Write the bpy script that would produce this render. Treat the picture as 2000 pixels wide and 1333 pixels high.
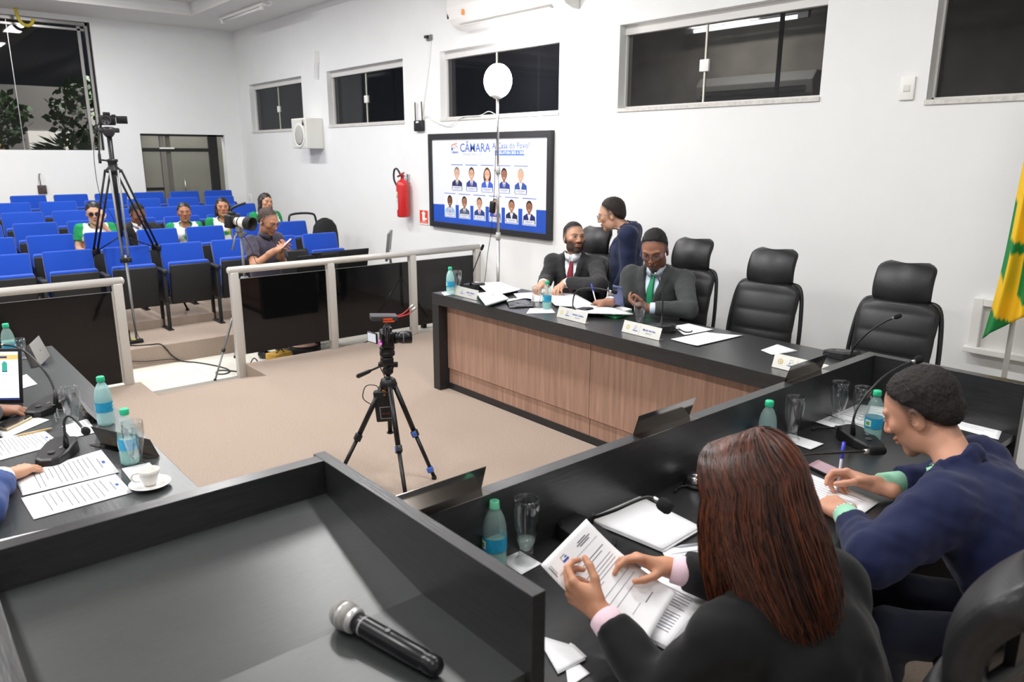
import bpy, bmesh, math, random
import numpy as np
from mathutils import Vector, Matrix, Quaternion

for o in list(bpy.data.objects):
    bpy.data.objects.remove(o, do_unlink=True)
SC = bpy.context.scene
COL = SC.collection
random.seed(7)
RNG = np.random.default_rng(11)

# ------------------------------------------------------------------ camera
F_PX = 1470.98
CAM_Z = 1.802
YAW, PITCH, ROLL = 0.86638, 0.24205, 0.00231


def cam_axes():
    cy, sy = math.cos(YAW), math.sin(YAW)
    f0 = np.array([-sy, cy, 0.0]); r0 = np.array([cy, sy, 0.0]); up = np.array([0, 0, 1.0])
    fw = f0 * math.cos(PITCH) - up * math.sin(PITCH)
    u2 = up * math.cos(PITCH) + f0 * math.sin(PITCH)
    r = r0 * math.cos(ROLL) + u2 * math.sin(ROLL)
    u = u2 * math.cos(ROLL) - r0 * math.sin(ROLL)
    return r, u, fw


C_R, C_U, C_F = cam_axes()
cd = bpy.data.cameras.new('camera')
cam = bpy.data.objects.new('camera', cd)
COL.objects.link(cam)
m = Matrix.Identity(4)
for i in range(3):
    m[i][0], m[i][1], m[i][2] = C_R[i], C_U[i], -C_F[i]
m[2][3] = CAM_Z
cam.matrix_world = m
cd.sensor_fit = 'HORIZONTAL'
cd.sensor_width = 36.0
cd.lens = F_PX * 36.0 / 2000.0
cd.clip_start, cd.clip_end = 0.02, 200
cd.dof.use_dof = True
cd.dof.focus_distance = 3.6
cd.dof.aperture_fstop = 5.0
SC.camera = cam

# ------------------------------------------------------------------ world, exposure, lights
w = bpy.data.worlds.new('world'); SC.world = w
w.use_nodes = True
w.node_tree.nodes['Background'].inputs[0].default_value = (0.02, 0.025, 0.035, 1)   # night outside
w.node_tree.nodes['Background'].inputs[1].default_value = 0.5
vs = SC.view_settings
vs.view_transform = 'Standard'; vs.look = 'None'; vs.gamma = 1.0; vs.use_curve_mapping = False
vs.exposure = 0.12
L_CEIL = 62.0      # W per ceiling light
L_STAND = 60.0     # radiance of the lamp on the stand


def area(name, loc, size, power, rot=(0, 0, 0), col=(1, 0.99, 0.985), sy=None):
    d = bpy.data.lights.new(name, 'AREA')
    d.energy = power; d.color = col; d.size = size
    if sy:
        d.shape = 'RECTANGLE'; d.size_y = sy
    o = bpy.data.objects.new(name, d); COL.objects.link(o)
    o.location = loc; o.rotation_euler = rot
    return o


CEIL_Z, TRAY_Z = 3.73, 3.90
LIGHTS = [(x, y) for x in (-10.4, -7.6, -4.8, -2.2, 0.2) for y in (-0.6, 2.4)]
for i, (x, y) in enumerate(LIGHTS):
    area('ceiling_light_lamp', (x, y, TRAY_Z - 0.06), 1.2, L_CEIL * {0.2: .35, -2.2: .75}.get(x, 1.15), sy=0.25)
# ------------------------------------------------------------------ pixel helpers (photo 2000 x 1333)


def ray(px, py):
    return C_R * ((px - 1000) / F_PX) - C_U * ((py - 666.5) / F_PX) + C_F


O_ = np.array([0, 0, CAM_Z])


def at(px, py, z):
    r = ray(px, py); return O_ + r * ((z - CAM_Z) / r[2])


def aty(px, py, y):
    r = ray(px, py); return O_ + r * (y / r[1])


def atx(px, py, x):
    r = ray(px, py); return O_ + r * (x / r[0])


def atd(px, py, d):
    return O_ + ray(px, py) * d

# ------------------------------------------------------------------ materials
def lin(c):
    if isinstance(c, str):
        c = c.lstrip('#'); c = [int(c[i:i + 2], 16) for i in (0, 2, 4)]
    o = []
    for v in c[:3]:
        v = v / 255.0
        o.append(v / 12.92 if v <= 0.04045 else ((v + 0.055) / 1.055) ** 2.4)
    return tuple(o) + (1.0,)


MATS = {}


def mat(name, col=(200, 200, 200), rough=0.5, metal=0.0, spec=0.5, var=0.0, scale=20.0, bump=0.0, bscale=None,
        stretch=None, emit=None, es=1.0, alpha=None, trans=0.0, ior=1.45, coat=0.0, sheen=0.0, col2=None, detail=4.0):
    """Principled material with an optional object-space noise in colour and relief."""
    if name in MATS:
        return MATS[name]
    M = bpy.data.materials.new(name); M.use_nodes = True
    nt = M.node_tree; b = nt.nodes['Principled BSDF']
    c = lin(col)
    b.inputs['Base Color'].default_value = c
    b.inputs['Roughness'].default_value = rough
    b.inputs['Metallic'].default_value = metal
    b.inputs['Specular IOR Level'].default_value = spec
    b.inputs['IOR'].default_value = ior
    if trans:
        b.inputs['Transmission Weight'].default_value = trans
    if coat:
        b.inputs['Coat Weight'].default_value = coat
    if sheen:
        b.inputs['Sheen Weight'].default_value = sheen
    if alpha is not None:
        b.inputs['Alpha'].default_value = alpha
    if emit is not None:
        b.inputs['Emission Color'].default_value = lin(emit)
        b.inputs['Emission Strength'].default_value = es
    if var or bump or col2:
        tc = nt.nodes.new('ShaderNodeTexCoord'); mp = nt.nodes.new('ShaderNodeMapping')
        nt.links.new(tc.outputs['Object'], mp.inputs[0])
        if stretch:
            mp.inputs['Scale'].default_value = stretch
        n = nt.nodes.new('ShaderNodeTexNoise'); n.inputs['Scale'].default_value = scale
        n.inputs['Detail'].default_value = detail; n.inputs['Roughness'].default_value = 0.6
        nt.links.new(mp.outputs[0], n.inputs['Vector'])
        if var or col2:
            r = nt.nodes.new('ShaderNodeValToRGB')
            lo = tuple(max(0, x * (1 - var)) for x in c[:3]) + (1,)
            hi = lin(col2) if col2 else tuple(min(1, x * (1 + var)) for x in c[:3]) + (1,)
            if col2:
                lo = c
            r.color_ramp.elements[0].color = lo; r.color_ramp.elements[1].color = hi
            r.color_ramp.elements[0].position = 0.3; r.color_ramp.elements[1].position = 0.7
            nt.links.new(n.outputs[0], r.inputs[0]); nt.links.new(r.outputs[0], b.inputs['Base Color'])
        if bump:
            bp = nt.nodes.new('ShaderNodeBump'); bp.inputs['Strength'].default_value = bump
            bp.inputs['Distance'].default_value = 0.004
            if bscale:
                n2 = nt.nodes.new('ShaderNodeTexNoise'); n2.inputs['Scale'].default_value = bscale
                nt.links.new(mp.outputs[0], n2.inputs['Vector']); src = n2
            else:
                src = n
            nt.links.new(src.outputs[0], bp.inputs['Height']); nt.links.new(bp.outputs[0], b.inputs['Normal'])
    MATS[name] = M
    return M


def vcol_mat(name, rough=0.5, sss=0.0, bump=0.0, bscale=200.0, spec=0.4):
    """Principled material whose colour is the mesh's own colour attribute."""
    if name in MATS:
        return MATS[name]
    M = bpy.data.materials.new(name); M.use_nodes = True
    nt = M.node_tree; b = nt.nodes['Principled BSDF']
    a = nt.nodes.new('ShaderNodeVertexColor'); a.layer_name = 'Col'
    nt.links.new(a.outputs[0], b.inputs['Base Color'])
    b.inputs['Roughness'].default_value = rough
    b.inputs['Specular IOR Level'].default_value = spec
    if sss:
        b.inputs['Subsurface Weight'].default_value = sss
        b.inputs['Subsurface Radius'].default_value = (0.012, 0.005, 0.003)
        b.inputs['Subsurface Scale'].default_value = 0.6
    if bump:
        n = nt.nodes.new('ShaderNodeTexNoise'); n.inputs['Scale'].default_value = bscale
        tc = nt.nodes.new('ShaderNodeTexCoord'); nt.links.new(tc.outputs['Object'], n.inputs['Vector'])
        bp = nt.nodes.new('ShaderNodeBump'); bp.inputs['Strength'].default_value = bump; bp.inputs['Distance'].default_value = 0.003
        nt.links.new(n.outputs[0], bp.inputs['Height']); nt.links.new(bp.outputs[0], b.inputs['Normal'])
    MATS[name] = M
    return M


# ------------------------------------------------------------------ mesh builder
def world_of(o):
    m = Matrix.Identity(4)
    while o is not None:
        m = o.matrix_basis @ m; o = o.parent
    return m


def basis(d, up=(0, 0, 1)):
    """3x3 with columns x, y, z where z = d."""
    d = np.asarray(d, float); d = d / np.linalg.norm(d)
    up = np.asarray(up, float)
    if abs(d @ up) > 0.98:
        up = np.array([1.0, 0, 0])
    x = np.cross(up, d); x /= np.linalg.norm(x)
    return np.stack([x, np.cross(d, x), d], 1)


def rotz(a):
    c, s = math.cos(a), math.sin(a); return np.array([[c, -s, 0], [s, c, 0], [0, 0, 1.0]])


def rotx(a):
    c, s = math.cos(a), math.sin(a); return np.array([[1, 0, 0], [0, c, -s], [0, s, c]])


def roty(a):
    c, s = math.cos(a), math.sin(a); return np.array([[c, 0, s], [0, 1, 0], [-s, 0, c]])


class MB:
    def __init__(s):
        s.v, s.f, s.m, s.s = [], [], [], []

    def add(s, vs, fs, mi=0, sm=False):
        b = len(s.v)
        s.v.extend([tuple(map(float, p)) for p in vs])
        for f in fs:
            s.f.append(tuple(b + i for i in f)); s.m.append(mi); s.s.append(sm)
        return s

    def box(s, lo, hi, mi=0, c=None, R=None):
        x0, y0, z0 = lo; x1, y1, z1 = hi
        P = np.array([(x0, y0, z0), (x1, y0, z0), (x1, y1, z0), (x0, y1, z0), (x0, y0, z1), (x1, y0, z1), (x1, y1, z1), (x0, y1, z1)])
        if R is not None:
            P = P @ np.asarray(R).T
        if c is not None:
            P = P + np.asarray(c)
        return s.add(P, [(0, 3, 2, 1), (4, 5, 6, 7), (0, 1, 5, 4), (1, 2, 6, 5), (2, 3, 7, 6), (3, 0, 4, 7)], mi)

    def cbox(s, c, size, mi=0, R=None):
        h = np.asarray(size) / 2
        return s.box(-h, h, mi, c, R)

    def tube(s, pts, r, seg=8, mi=0, caps=True, sm=True, flat=1.0):
        pts = np.asarray(pts, float); n = len(pts)
        r = np.broadcast_to(np.asarray(r, float), (n,))
        t = np.gradient(pts, axis=0); t /= np.linalg.norm(t, axis=1)[:, None] + 1e-12
        B = basis(t[0]); x = B[:, 0]
        V = []
        for i in range(n):
            x = x - t[i] * (x @ t[i]); x /= np.linalg.norm(x); y = np.cross(t[i], x)
            for k in range(seg):
                a = 2 * math.pi * k / seg
                V.append(pts[i] + r[i] * (x * math.cos(a) + y * math.sin(a) * flat))
        Fs = [(i * seg + k, i * seg + (k + 1) % seg, (i + 1) * seg + (k + 1) % seg, (i + 1) * seg + k) for i in range(n - 1) for k in range(seg)]
        s.add(V, Fs, mi, sm)
        if caps:
            b = len(s.v) - n * seg
            s.f.append(tuple(b + k for k in reversed(range(seg)))); s.m.append(mi); s.s.append(False)
            s.f.append(tuple(b + (n - 1) * seg + k for k in range(seg))); s.m.append(mi); s.s.append(False)
        return s

    def rod(s, a, b, r, seg=8, mi=0, r2=None):
        return s.tube([a, b], [r, r if r2 is None else r2], seg, mi)

    def lathe(s, prof, c=(0, 0, 0), seg=20, mi=0, R=None, sm=True, sx=1.0, sy=1.0):
        """prof: list of (radius, height); axis z, placed at c with rotation R."""
        V, Fs = [], []
        n = len(prof)
        for r, z in prof:
            for k in range(seg):
                a = 2 * math.pi * k / seg
                V.append((r * math.cos(a) * sx, r * math.sin(a) * sy, z))
        for i in range(n - 1):
            for k in range(seg):
                Fs.append((i * seg + k, i * seg + (k + 1) % seg, (i + 1) * seg + (k + 1) % seg, (i + 1) * seg + k))
        V = np.array(V)
        if R is not None:
            V = V @ np.asarray(R).T
        V = V + np.asarray(c)
        s.add(V, Fs, mi, sm)
        b = len(s.v) - n * seg
        if prof[0][0] > 1e-5:
            s.f.append(tuple(b + k for k in reversed(range(seg)))); s.m.append(mi); s.s.append(False)
        if prof[-1][0] > 1e-5:
            s.f.append(tuple(b + (n - 1) * seg + k for k in range(seg))); s.m.append(mi); s.s.append(False)
        return s

    def ell(s, c, r, seg=16, rings=10, mi=0, R=None):
        prof = [(math.sin(math.pi * i / rings), -math.cos(math.pi * i / rings)) for i in range(rings + 1)]
        prof[0] = (1e-4, -1); prof[-1] = (1e-4, 1)
        V, Fs = [], []
        for q, z in prof:
            for k in range(seg):
                a = 2 * math.pi * k / seg
                V.append((q * math.cos(a) * r[0], q * math.sin(a) * r[1], z * r[2]))
        for i in range(rings):
            for k in range(seg):
                Fs.append((i * seg + k, i * seg + (k + 1) % seg, (i + 1) * seg + (k + 1) % seg, (i + 1) * seg + k))
        V = np.array(V)
        if R is not None:
            V = V @ np.asarray(R).T
        return s.add(V + np.asarray(c), Fs, mi, True)

    def prism(s, poly, z0, z1, c=(0, 0, 0), R=None, mi=0, sm=False):
        """poly (x, y) extruded from z0 to z1, then rotated by R and moved to c."""
        n = len(poly)
        V = np.array([(x, y, z0) for x, y in poly] + [(x, y, z1) for x, y in poly], float)
        if R is not None:
            V = V @ np.asarray(R).T
        Fs = [tuple(reversed(range(n))), tuple(range(n, 2 * n))]
        Fs += [(i, (i + 1) % n, n + (i + 1) % n, n + i) for i in range(n)]
        return s.add(V + np.asarray(c), Fs, mi, sm)

    def sheet(s, P, th=0.0006, mi=0, sm=True):
        """P: (nu, nv, 3) grid of points made into a sheet of the given thickness."""
        P = np.asarray(P, float); nu, nv = P.shape[:2]
        du = np.gradient(P, axis=0); dv = np.gradient(P, axis=1)
        N = np.cross(du, dv); N /= np.linalg.norm(N, axis=2)[..., None] + 1e-12
        T, Bq = (P + N * th / 2).reshape(-1, 3), (P - N * th / 2).reshape(-1, 3)
        k = nu * nv
        ix = lambda i, j: i * nv + j
        Fs = []
        for i in range(nu - 1):
            for j in range(nv - 1):
                Fs.append((ix(i, j), ix(i + 1, j), ix(i + 1, j + 1), ix(i, j + 1)))
                Fs.append((k + ix(i, j), k + ix(i, j + 1), k + ix(i + 1, j + 1), k + ix(i + 1, j)))
        rim = [ix(i, 0) for i in range(nu)] + [ix(nu - 1, j) for j in range(1, nv)] + [ix(i, nv - 1) for i in range(nu - 2, -1, -1)] + [ix(0, j) for j in range(nv - 2, 0, -1)]
        for q in range(len(rim)):
            a, b = rim[q], rim[(q + 1) % len(rim)]
            Fs.append((a, k + a, k + b, b))
        return s.add(np.concatenate([T, Bq]), Fs, mi, sm)

    def rbox(s, lo, hi, r=0.01, seg=3, mi=0, c=None, R=None):
        """Box with rounded edges all round."""
        lo, hi = np.asarray(lo, float), np.asarray(hi, float)
        r = min(r, *(0.499 * (hi - lo)))
        bm = bmesh.new(); bmesh.ops.create_cube(bm, size=1.0)
        for v in bm.verts:
            v.co = [(lo[i] + hi[i]) / 2 + v.co[i] * (hi[i] - lo[i]) for i in range(3)]
        bmesh.ops.bevel(bm, geom=bm.edges[:], offset=r, segments=seg, affect='EDGES', profile=0.5)
        bm.verts.index_update()
        V = np.array([v.co[:] for v in bm.verts]); Fs = [[v.index for v in f.verts] for f in bm.faces]
        bm.free()
        if R is not None:
            V = V @ np.asarray(R).T
        if c is not None:
            V = V + np.asarray(c)
        return s.add(V, Fs, mi, True)

    def mesh(s, name):
        me = bpy.data.meshes.new(name)
        me.from_pydata(s.v, [], s.f)
        me.polygons.foreach_set('material_index', s.m)
        me.polygons.foreach_set('use_smooth', s.s)
        me.update()
        return me

    def build(s, name, mats, parent=None, local=False, bevel=0.0, kind=None, fix=True):
        me = s.mesh(name)
        if fix:
            bm = bmesh.new(); bm.from_mesh(me); bmesh.ops.recalc_face_normals(bm, faces=bm.faces[:]); bm.to_mesh(me); bm.free()
        return link(name, me, mats, parent, local, bevel, kind)


def link(name, me, mats, parent=None, local=False, bevel=0.0, kind=None):
    if not isinstance(mats, (list, tuple)):
        mats = [mats]
    if len(me.materials) == 0:
        for q in mats:
            me.materials.append(q)
    o = bpy.data.objects.new(name, me); COL.objects.link(o)
    if parent is not None:
        if not local:
            me.transform(world_of(parent).inverted())
        o.parent = parent
    if bevel:
        b = o.modifiers.new('bevel', 'BEVEL'); b.width = bevel; b.segments = 2; b.limit_method = 'ANGLE'; b.angle_limit = math.radians(40)
        b.harden_normals = False
    if kind:
        o['kind'] = kind
    return o


def thing(name, label, cat, loc=(0, 0, 0), rz=0.0, group=None, R=None):
    o = bpy.data.objects.new(name, None); COL.objects.link(o)
    o.empty_display_size = 0.05
    o.location = tuple(map(float, loc))
    if R is not None:
        o.rotation_euler = Matrix(np.asarray(R).tolist()).to_euler()
    else:
        o.rotation_euler = (0, 0, rz)
    return tag(o, label, cat, group)


def tag(o, label, cat, group=None):
    o['label'] = label; o['category'] = cat
    if group:
        o['group'] = group
    return o


def struct(o):
    o['kind'] = 'structure'; return o


def copy_tree(o, parent=None):
    c = o.copy(); COL.objects.link(c)
    if parent is not None:
        c.parent = parent
    for ch in [q for q in COL.objects if q.parent == o]:
        copy_tree(ch, c)
    return c


def cr(pts, n=8):
    """Catmull-Rom through the points."""
    p = np.asarray(pts, float); p = np.vstack([2 * p[0] - p[1], p, 2 * p[-1] - p[-2]]); out = []
    for i in range(1, len(p) - 2):
        for t in np.linspace(0, 1, n, endpoint=False):
            a, b, c, d = p[i - 1:i + 3]
            out.append(0.5 * (2 * b + (c - a) * t + (2 * a - 5 * b + 4 * c - d) * t * t + (3 * b - a - 3 * c + d) * t ** 3))
    out.append(p[-2]); return np.array(out)


_TX = {}


def text_mesh(body, size, align='CENTER', bold=0.0, ext=0.0002):
    c = bpy.data.curves.new('text', 'FONT')
    c.body = body; c.size = size; c.align_x = align; c.align_y = 'CENTER'; c.extrude = ext; c.offset = bold; c.resolution_u = 2
    o = bpy.data.objects.new('text', c); COL.objects.link(o)
    dg = bpy.context.evaluated_depsgraph_get()
    me = bpy.data.meshes.new_from_object(o.evaluated_get(dg))
    bpy.data.objects.remove(o, do_unlink=True)
    return me


def add_text(mb, body, size, c, R, mi=0, align='CENTER', bold=0.0, sx=1.0):
    """Lettering: x along R's first column, y along the second, facing the third."""
    me = text_mesh(body, size, align, bold)
    V = np.array([v.co[:] for v in me.vertices])
    if len(V) == 0:
        return
    V[:, 0] *= sx
    mb.add(V @ np.asarray(R).T + np.asarray(c), [tuple(p.vertices) for p in me.polygons], mi)
    bpy.data.meshes.remove(me)


# ------------------------------------------------------------------ shared materials
M_WALL = mat('wall_paint', (232, 234, 234), 0.75, var=0.015, scale=3, bump=0.05, bscale=90)
M_CEIL = mat('ceiling_paint', (222, 222, 219), 0.85, var=0.01, scale=2)
M_CARPET = mat('carpet_brown', (160, 144, 131), 0.95, spec=0.1, var=0.20, scale=130, bump=0.6, bscale=300, sheen=0.1)
M_TILE = mat('floor_tile_ivory', (226, 224, 214), 0.22, var=0.03, scale=5)
M_GROUT = mat('grout', (170, 166, 156), 0.8)
M_BLACKWOOD = mat('black_woodgrain', (38, 39, 41), 0.30, spec=.75, var=0.3, scale=14, stretch=(1.0, 9.0, 9.0), bump=0.12)
M_BLACKWOODY = mat('black_woodgrain_y', (38, 39, 41), 0.30, spec=.75, var=0.3, scale=14, stretch=(9.0, 1.0, 9.0), bump=0.12)
M_BLACKBOARD = mat('black_laminate', (38, 38, 40), 0.42, var=0.12, scale=60, bump=0.1, bscale=220)
M_WOOD = mat('walnut_laminate', (164, 130, 112), 0.45, var=0.24, scale=7, stretch=(6.0, 6.0, 0.30), detail=6, bump=0.03)
M_ALU = mat('rail_paint', (196, 193, 187), 0.35, metal=0.25)
M_SMOKE = mat('smoked_glass', (10, 10, 11), 0.04, spec=0.5, alpha=0.94)
M_BLACK = mat('black_plastic', (26, 26, 28), 0.42)
M_BLACKM = mat('black_matte', (20, 20, 21), 0.7)
M_GREYP = mat('grey_plastic', (110, 110, 112), 0.5)
M_WHITEP = mat('white_plastic', (235, 235, 232), 0.4)
M_CHROME = mat('chrome', (225, 225, 228), 0.12, metal=1.0)
M_STEEL = mat('brushed_steel', (196, 196, 194), 0.3, metal=0.9, var=0.05, scale=40, stretch=(1, 30, 30))
M_MIRROR = mat('polished_steel', (150, 146, 142), 0.12, metal=1.0)
M_PAPER = mat('paper_white', (244, 245, 248), 0.8, var=0.01, scale=8)
M_INK = mat('ink_grey', (95, 95, 105), 0.8)
M_INKB = mat('ink_blue', (58, 84, 178), 0.7)
M_LEATHER = mat('black_leather', (34, 34, 36), 0.38, bump=0.2, bscale=260, var=0.1, scale=30)
def thin_glass(name, ior=1.55, tint=(1, 1, 1, 1), base=.03):
    """Thin clear glass: see-through, with reflections that grow towards grazing angles."""
    M = bpy.data.materials.new(name); M.use_nodes = True; nt = M.node_tree; nt.nodes.clear()
    o = nt.nodes.new('ShaderNodeOutputMaterial'); mx = nt.nodes.new('ShaderNodeMixShader'); tr = nt.nodes.new('ShaderNodeBsdfTransparent'); gl = nt.nodes.new('ShaderNodeBsdfGlossy'); lw = nt.nodes.new('ShaderNodeLayerWeight')
    tr.inputs[0].default_value = tint; gl.inputs['Roughness'].default_value = .04; lw.inputs[0].default_value = .5; pw = nt.nodes.new('ShaderNodeMath'); pw.operation = 'POWER'; pw.inputs[1].default_value = ior; nt.links.new(lw.outputs['Facing'], pw.inputs[0])
    a = nt.nodes.new('ShaderNodeMath'); a.operation = 'ADD'; a.inputs[1].default_value = base; a.use_clamp = True
    nt.links.new(pw.outputs[0], a.inputs[0]); nt.links.new(a.outputs[0], mx.inputs[0]); nt.links.new(tr.outputs[0], mx.inputs[1]); nt.links.new(gl.outputs[0], mx.inputs[2]); nt.links.new(mx.outputs[0], o.inputs[0])
    MATS[name] = M; return M


M_GLASS = thin_glass('clear_glass', 4.0, (.95, .96, .96, 1), .10)
M_WATER = mat('water', (240, 248, 248), 0.02, trans=1.0, ior=1.33)
M_BLUE = mat('seat_fabric_blue', (24, 70, 172), 0.9, spec=0.15, var=0.1, scale=180, bump=0.25, bscale=500, sheen=0.3)
M_SEATBLK = mat('seat_black_plastic', (30, 31, 32), 0.6, bump=0.1, bscale=200)
M_CABLE = mat('black_cable', (24, 24, 25), 0.55)
M_WCABLE = mat('white_cable', (225, 225, 222), 0.5)
M_RED = mat('red_paint', (196, 38, 40), 0.3, coat=0.3)
M_GREENCAP = mat('green_cap', (44, 188, 138), 0.4)

# ================================================================== THE SETTING
Y_W, X_B = 5.0, -12.9
TZ = [.055, .14, .21, .28, .35, .40]
TILE_Z = -.13

b = MB()
b.box((-5.95, -3.2, TILE_Z), (2.6, 5.0, 0)); b.box((-6.44, -3.2, TILE_Z), (-5.95, 1.5, 0)); b.box((-6.44, 2.36, TILE_Z), (-5.95, 5.0, 0))
floor = struct(b.build('floor', M_CARPET))
b = MB(); b.add([(-6.44, 1.5, -.124), (-5.95, 1.5, 0), (-5.95, 2.36, 0), (-6.44, 2.36, -.124), (-6.44, 1.5, -.13), (-5.95, 1.5, -.13), (-5.95, 2.36, -.13), (-6.44, 2.36, -.13)],
            [(0, 1, 2, 3), (4, 7, 6, 5), (0, 4, 5, 1), (2, 6, 7, 3), (0, 3, 7, 4), (1, 5, 6, 2)])
b.build('ramp', M_CARPET, floor)
b = MB(); b.box((-6.52, 1.5, -.13), (-6.43, 2.36, -.121)); struct(b.build('trim_1', mat('grey_edge_strip', (132, 128, 120), 0.7), bevel=.002))
b = MB(); b.box((-7.39, -3.2, -.2), (-6.44, 5.0, -.135)); tilef = struct(b.build('floor_aisle', M_GROUT))
tm = None
ys = [2.1265 + .55 * k for k in range(-9, 6)]
for i, y in enumerate(ys):
    if y + .546 < -3.2:
        continue
    y1 = min(y + .546, 5.0)
    b = MB(); b.box((-7.385, y, -.136), (-6.442, y1, TILE_Z)); b.build('tile', M_TILE, tilef, bevel=.0015)
M_CARPET2 = M_CARPET
for k in range(6):
    x0 = -7.385 - .8 * k
    b = MB(); b.box((x0 - .8 if k < 5 else X_B, -3.2, -.2), (x0, 5.0, TZ[k])); struct(b.build('floor_tier', M_CARPET2, bevel=.006))

# walls with openings -------------------------------------------------
WZ0, WZ1 = 2.165, 2.885
WIN = [(-12.40, -10.51, 2.15, 2.885), (-9.735, -7.845, 2.17, 2.885), (-7.105, -5.23, 2.175, 2.885), (-4.51, -2.705, 2.17, 2.85), (-2.02, -0.15, 2.115, 2.80)]
TH = .16


def wall_y(name, y0, y1, xa, xb, za, zb, holes):
    b = MB(); x = xa
    for (h0, h1, z0, z1) in holes:
        b.box((x, y0, za), (h0, y1, zb)); b.box((h0, y0, za), (h1, y1, z0)); b.box((h0, y0, z1), (h1, y1, zb)); x = h1
    b.box((x, y0, za), (xb, y1, zb))
    return struct(b.build(name, M_WALL))


wall_y('wall_right', Y_W, Y_W + TH, X_B - .16, 2.6, -.2, 4.1, WIN)
b = MB()   # back wall: window opening y < 2.9, door opening
DY0, DY1, DZ1 = 3.42, 4.72, 2.115
BWY, BWZ0, BWZ1 = 2.905, 1.86, 3.66
b.box((X_B - TH, -3.2, -.2), (X_B, BWY, BWZ0)); b.box((X_B - TH, -3.2, BWZ1), (X_B, BWY, 4.1))
b.box((X_B - TH, BWY, -.2), (X_B, DY0, 4.1)); b.box((X_B - TH, DY0, DZ1), (X_B, DY1, 4.1)); b.box((X_B - TH, DY1, -.2), (X_B, Y_W, 4.1))
b.box((X_B - TH, DY0, -.2), (X_B, DY1, .40))
struct(b.build('wall_back', M_WALL))
b = MB(); b.box((X_B, -3.36, -.2), (2.6, -3.2, 4.1)); struct(b.build('wall_left', M_WALL))
b = MB(); b.box((2.6, -3.36, -.2), (2.76, Y_W + TH, 4.1)); struct(b.build('wall_front', M_WALL))
# ceiling: border, tray and its upstand
b = MB()
TX0, TX1, TY0, TY1 = -11.8, 1.6, -2.2, 4.0
b.box((X_B, TY1, CEIL_Z), (2.6, Y_W, CEIL_Z + .06)); b.box((X_B, -3.2, CEIL_Z), (2.6, TY0, CEIL_Z + .06))
b.box((X_B, TY0, CEIL_Z), (TX0, TY1, CEIL_Z + .06)); b.box((TX1, TY0, CEIL_Z), (2.6, TY1, CEIL_Z + .06))
b.box((TX0 - .1, TY0 - .1, TRAY_Z), (TX1 + .1, TY1 + .1, TRAY_Z + .06))
ceil = struct(b.build('ceiling', M_CEIL))
b = MB()
b.box((TX0 - .05, TY0 - .05, CEIL_Z + .06), (TX0, TY1 + .05, TRAY_Z)); b.box((TX1, TY0 - .05, CEIL_Z + .06), (TX1 + .05, TY1 + .05, TRAY_Z))
b.box((TX0, TY1, CEIL_Z + .06), (TX1, TY1 + .05, TRAY_Z)); b.box((TX0, TY0 - .05, CEIL_Z + .06), (TX1, TY0, TRAY_Z))
b.build('tray_edge', M_WALL, ceil)

# windows of the right wall -------------------------------------------
M_WFRAME = mat('window_frame_white', (214, 213, 210), 0.45)
M_PANE = mat('tinted_pane', (24, 25, 28), 0.03, alpha=0.45, spec=0.6)
M_SILL = mat('sill_stone', (205, 203, 198), 0.6, var=0.15, scale=40)
for i, (x0, x1, z0, z1) in enumerate(WIN):
    e = bpy.data.objects.new('window_%d' % (i + 1), None); COL.objects.link(e); e.location = (x0, Y_W, z0); struct(e)
    g = Y_W + .10
    b = MB()
    b.box((x0, g - .035, z1 - .075), (x1, g + .05, z1)); b.box((x0, g - .02, z0), (x0 + .014, g + .05, z1)); b.box((x1 - .014, g - .02, z0), (x1, g + .05, z1)); b.box((x0, g - .02, z0 + .018), (x1, g + .05, z0 + .035))
    b.build('window_frame', M_WFRAME, e, bevel=.002)
    b = MB(); b.box((x0 - .005, Y_W - .012, z0 - .012), (x1 + .005, g + .05, z0 + .018)); b.build('window_sill', M_SILL, e, bevel=.002)
    xm = x0 + (x1 - x0) * (.455 if i < 3 else .44)
    for a, c, q in ((x0 + .014, xm - .006, 0.0), (xm + .006, x1 - .014, 0.0)):
        b = MB(); b.box((a, g + .004 + q, z0 + .035), (c, g + .012 + q, z1 - .075)); b.build('pane', M_PANE, e)
    b = MB(); b.box((xm - .007, g - .002, z0 + .035), (xm + .007, g + .014, z1 - .075)); b.build('glass_seal', mat('seal_white', (215, 213, 200), .4), e)
    xs = x0 + (x1 - x0) * .78
    b = MB(); b.box((xs - .016, g + .02, z0 + .035), (xs + .016, g + .03, z1 - .075)); b.build('rear_pane_edge', M_BLACKM, e)
    b = MB(); zc = z0 + (z1 - z0) * .45; b.rbox((xm - .042, g - .016, zc - .045), (xm + .042, g + .016, zc + .045), .006); b.build('latch', M_WHITEP, e)

# big window of the back wall
e = bpy.data.objects.new('window_6', None); COL.objects.link(e); e.location = (X_B, BWY, BWZ0); struct(e)
M_ALUF = mat('aluminium_frame', (150, 148, 146), 0.3, metal=0.8)
gx = X_B - .09
b = MB(); b.box((gx - .03, -3.2, BWZ1 - .05), (gx + .03, BWY, BWZ1)); b.box((gx - .03, BWY - .06, BWZ0), (gx + .03, BWY - .02, BWZ1)); b.box((gx - .025, -3.2, BWZ1 - .12), (gx + .01, BWY - .06, BWZ1 - .085)); b.box((gx - .025, BWY - .16, BWZ0), (gx + .01, BWY - .115, BWZ1 - .05))
b.build('window_frame', M_ALUF, e, bevel=.004)
b = MB(); b.box((gx - .02, BWY - .02, BWZ0), (gx + .05, BWY, BWZ1)); b.box((gx - .02, -3.2, BWZ1), (gx + .04, BWY, BWZ1 + .012)); b.build('black_seal', M_BLACKM, e)
M_PANE2 = mat('tinted_pane_dark', (14, 15, 15), 0.02, alpha=0.45, spec=0.6)
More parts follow.
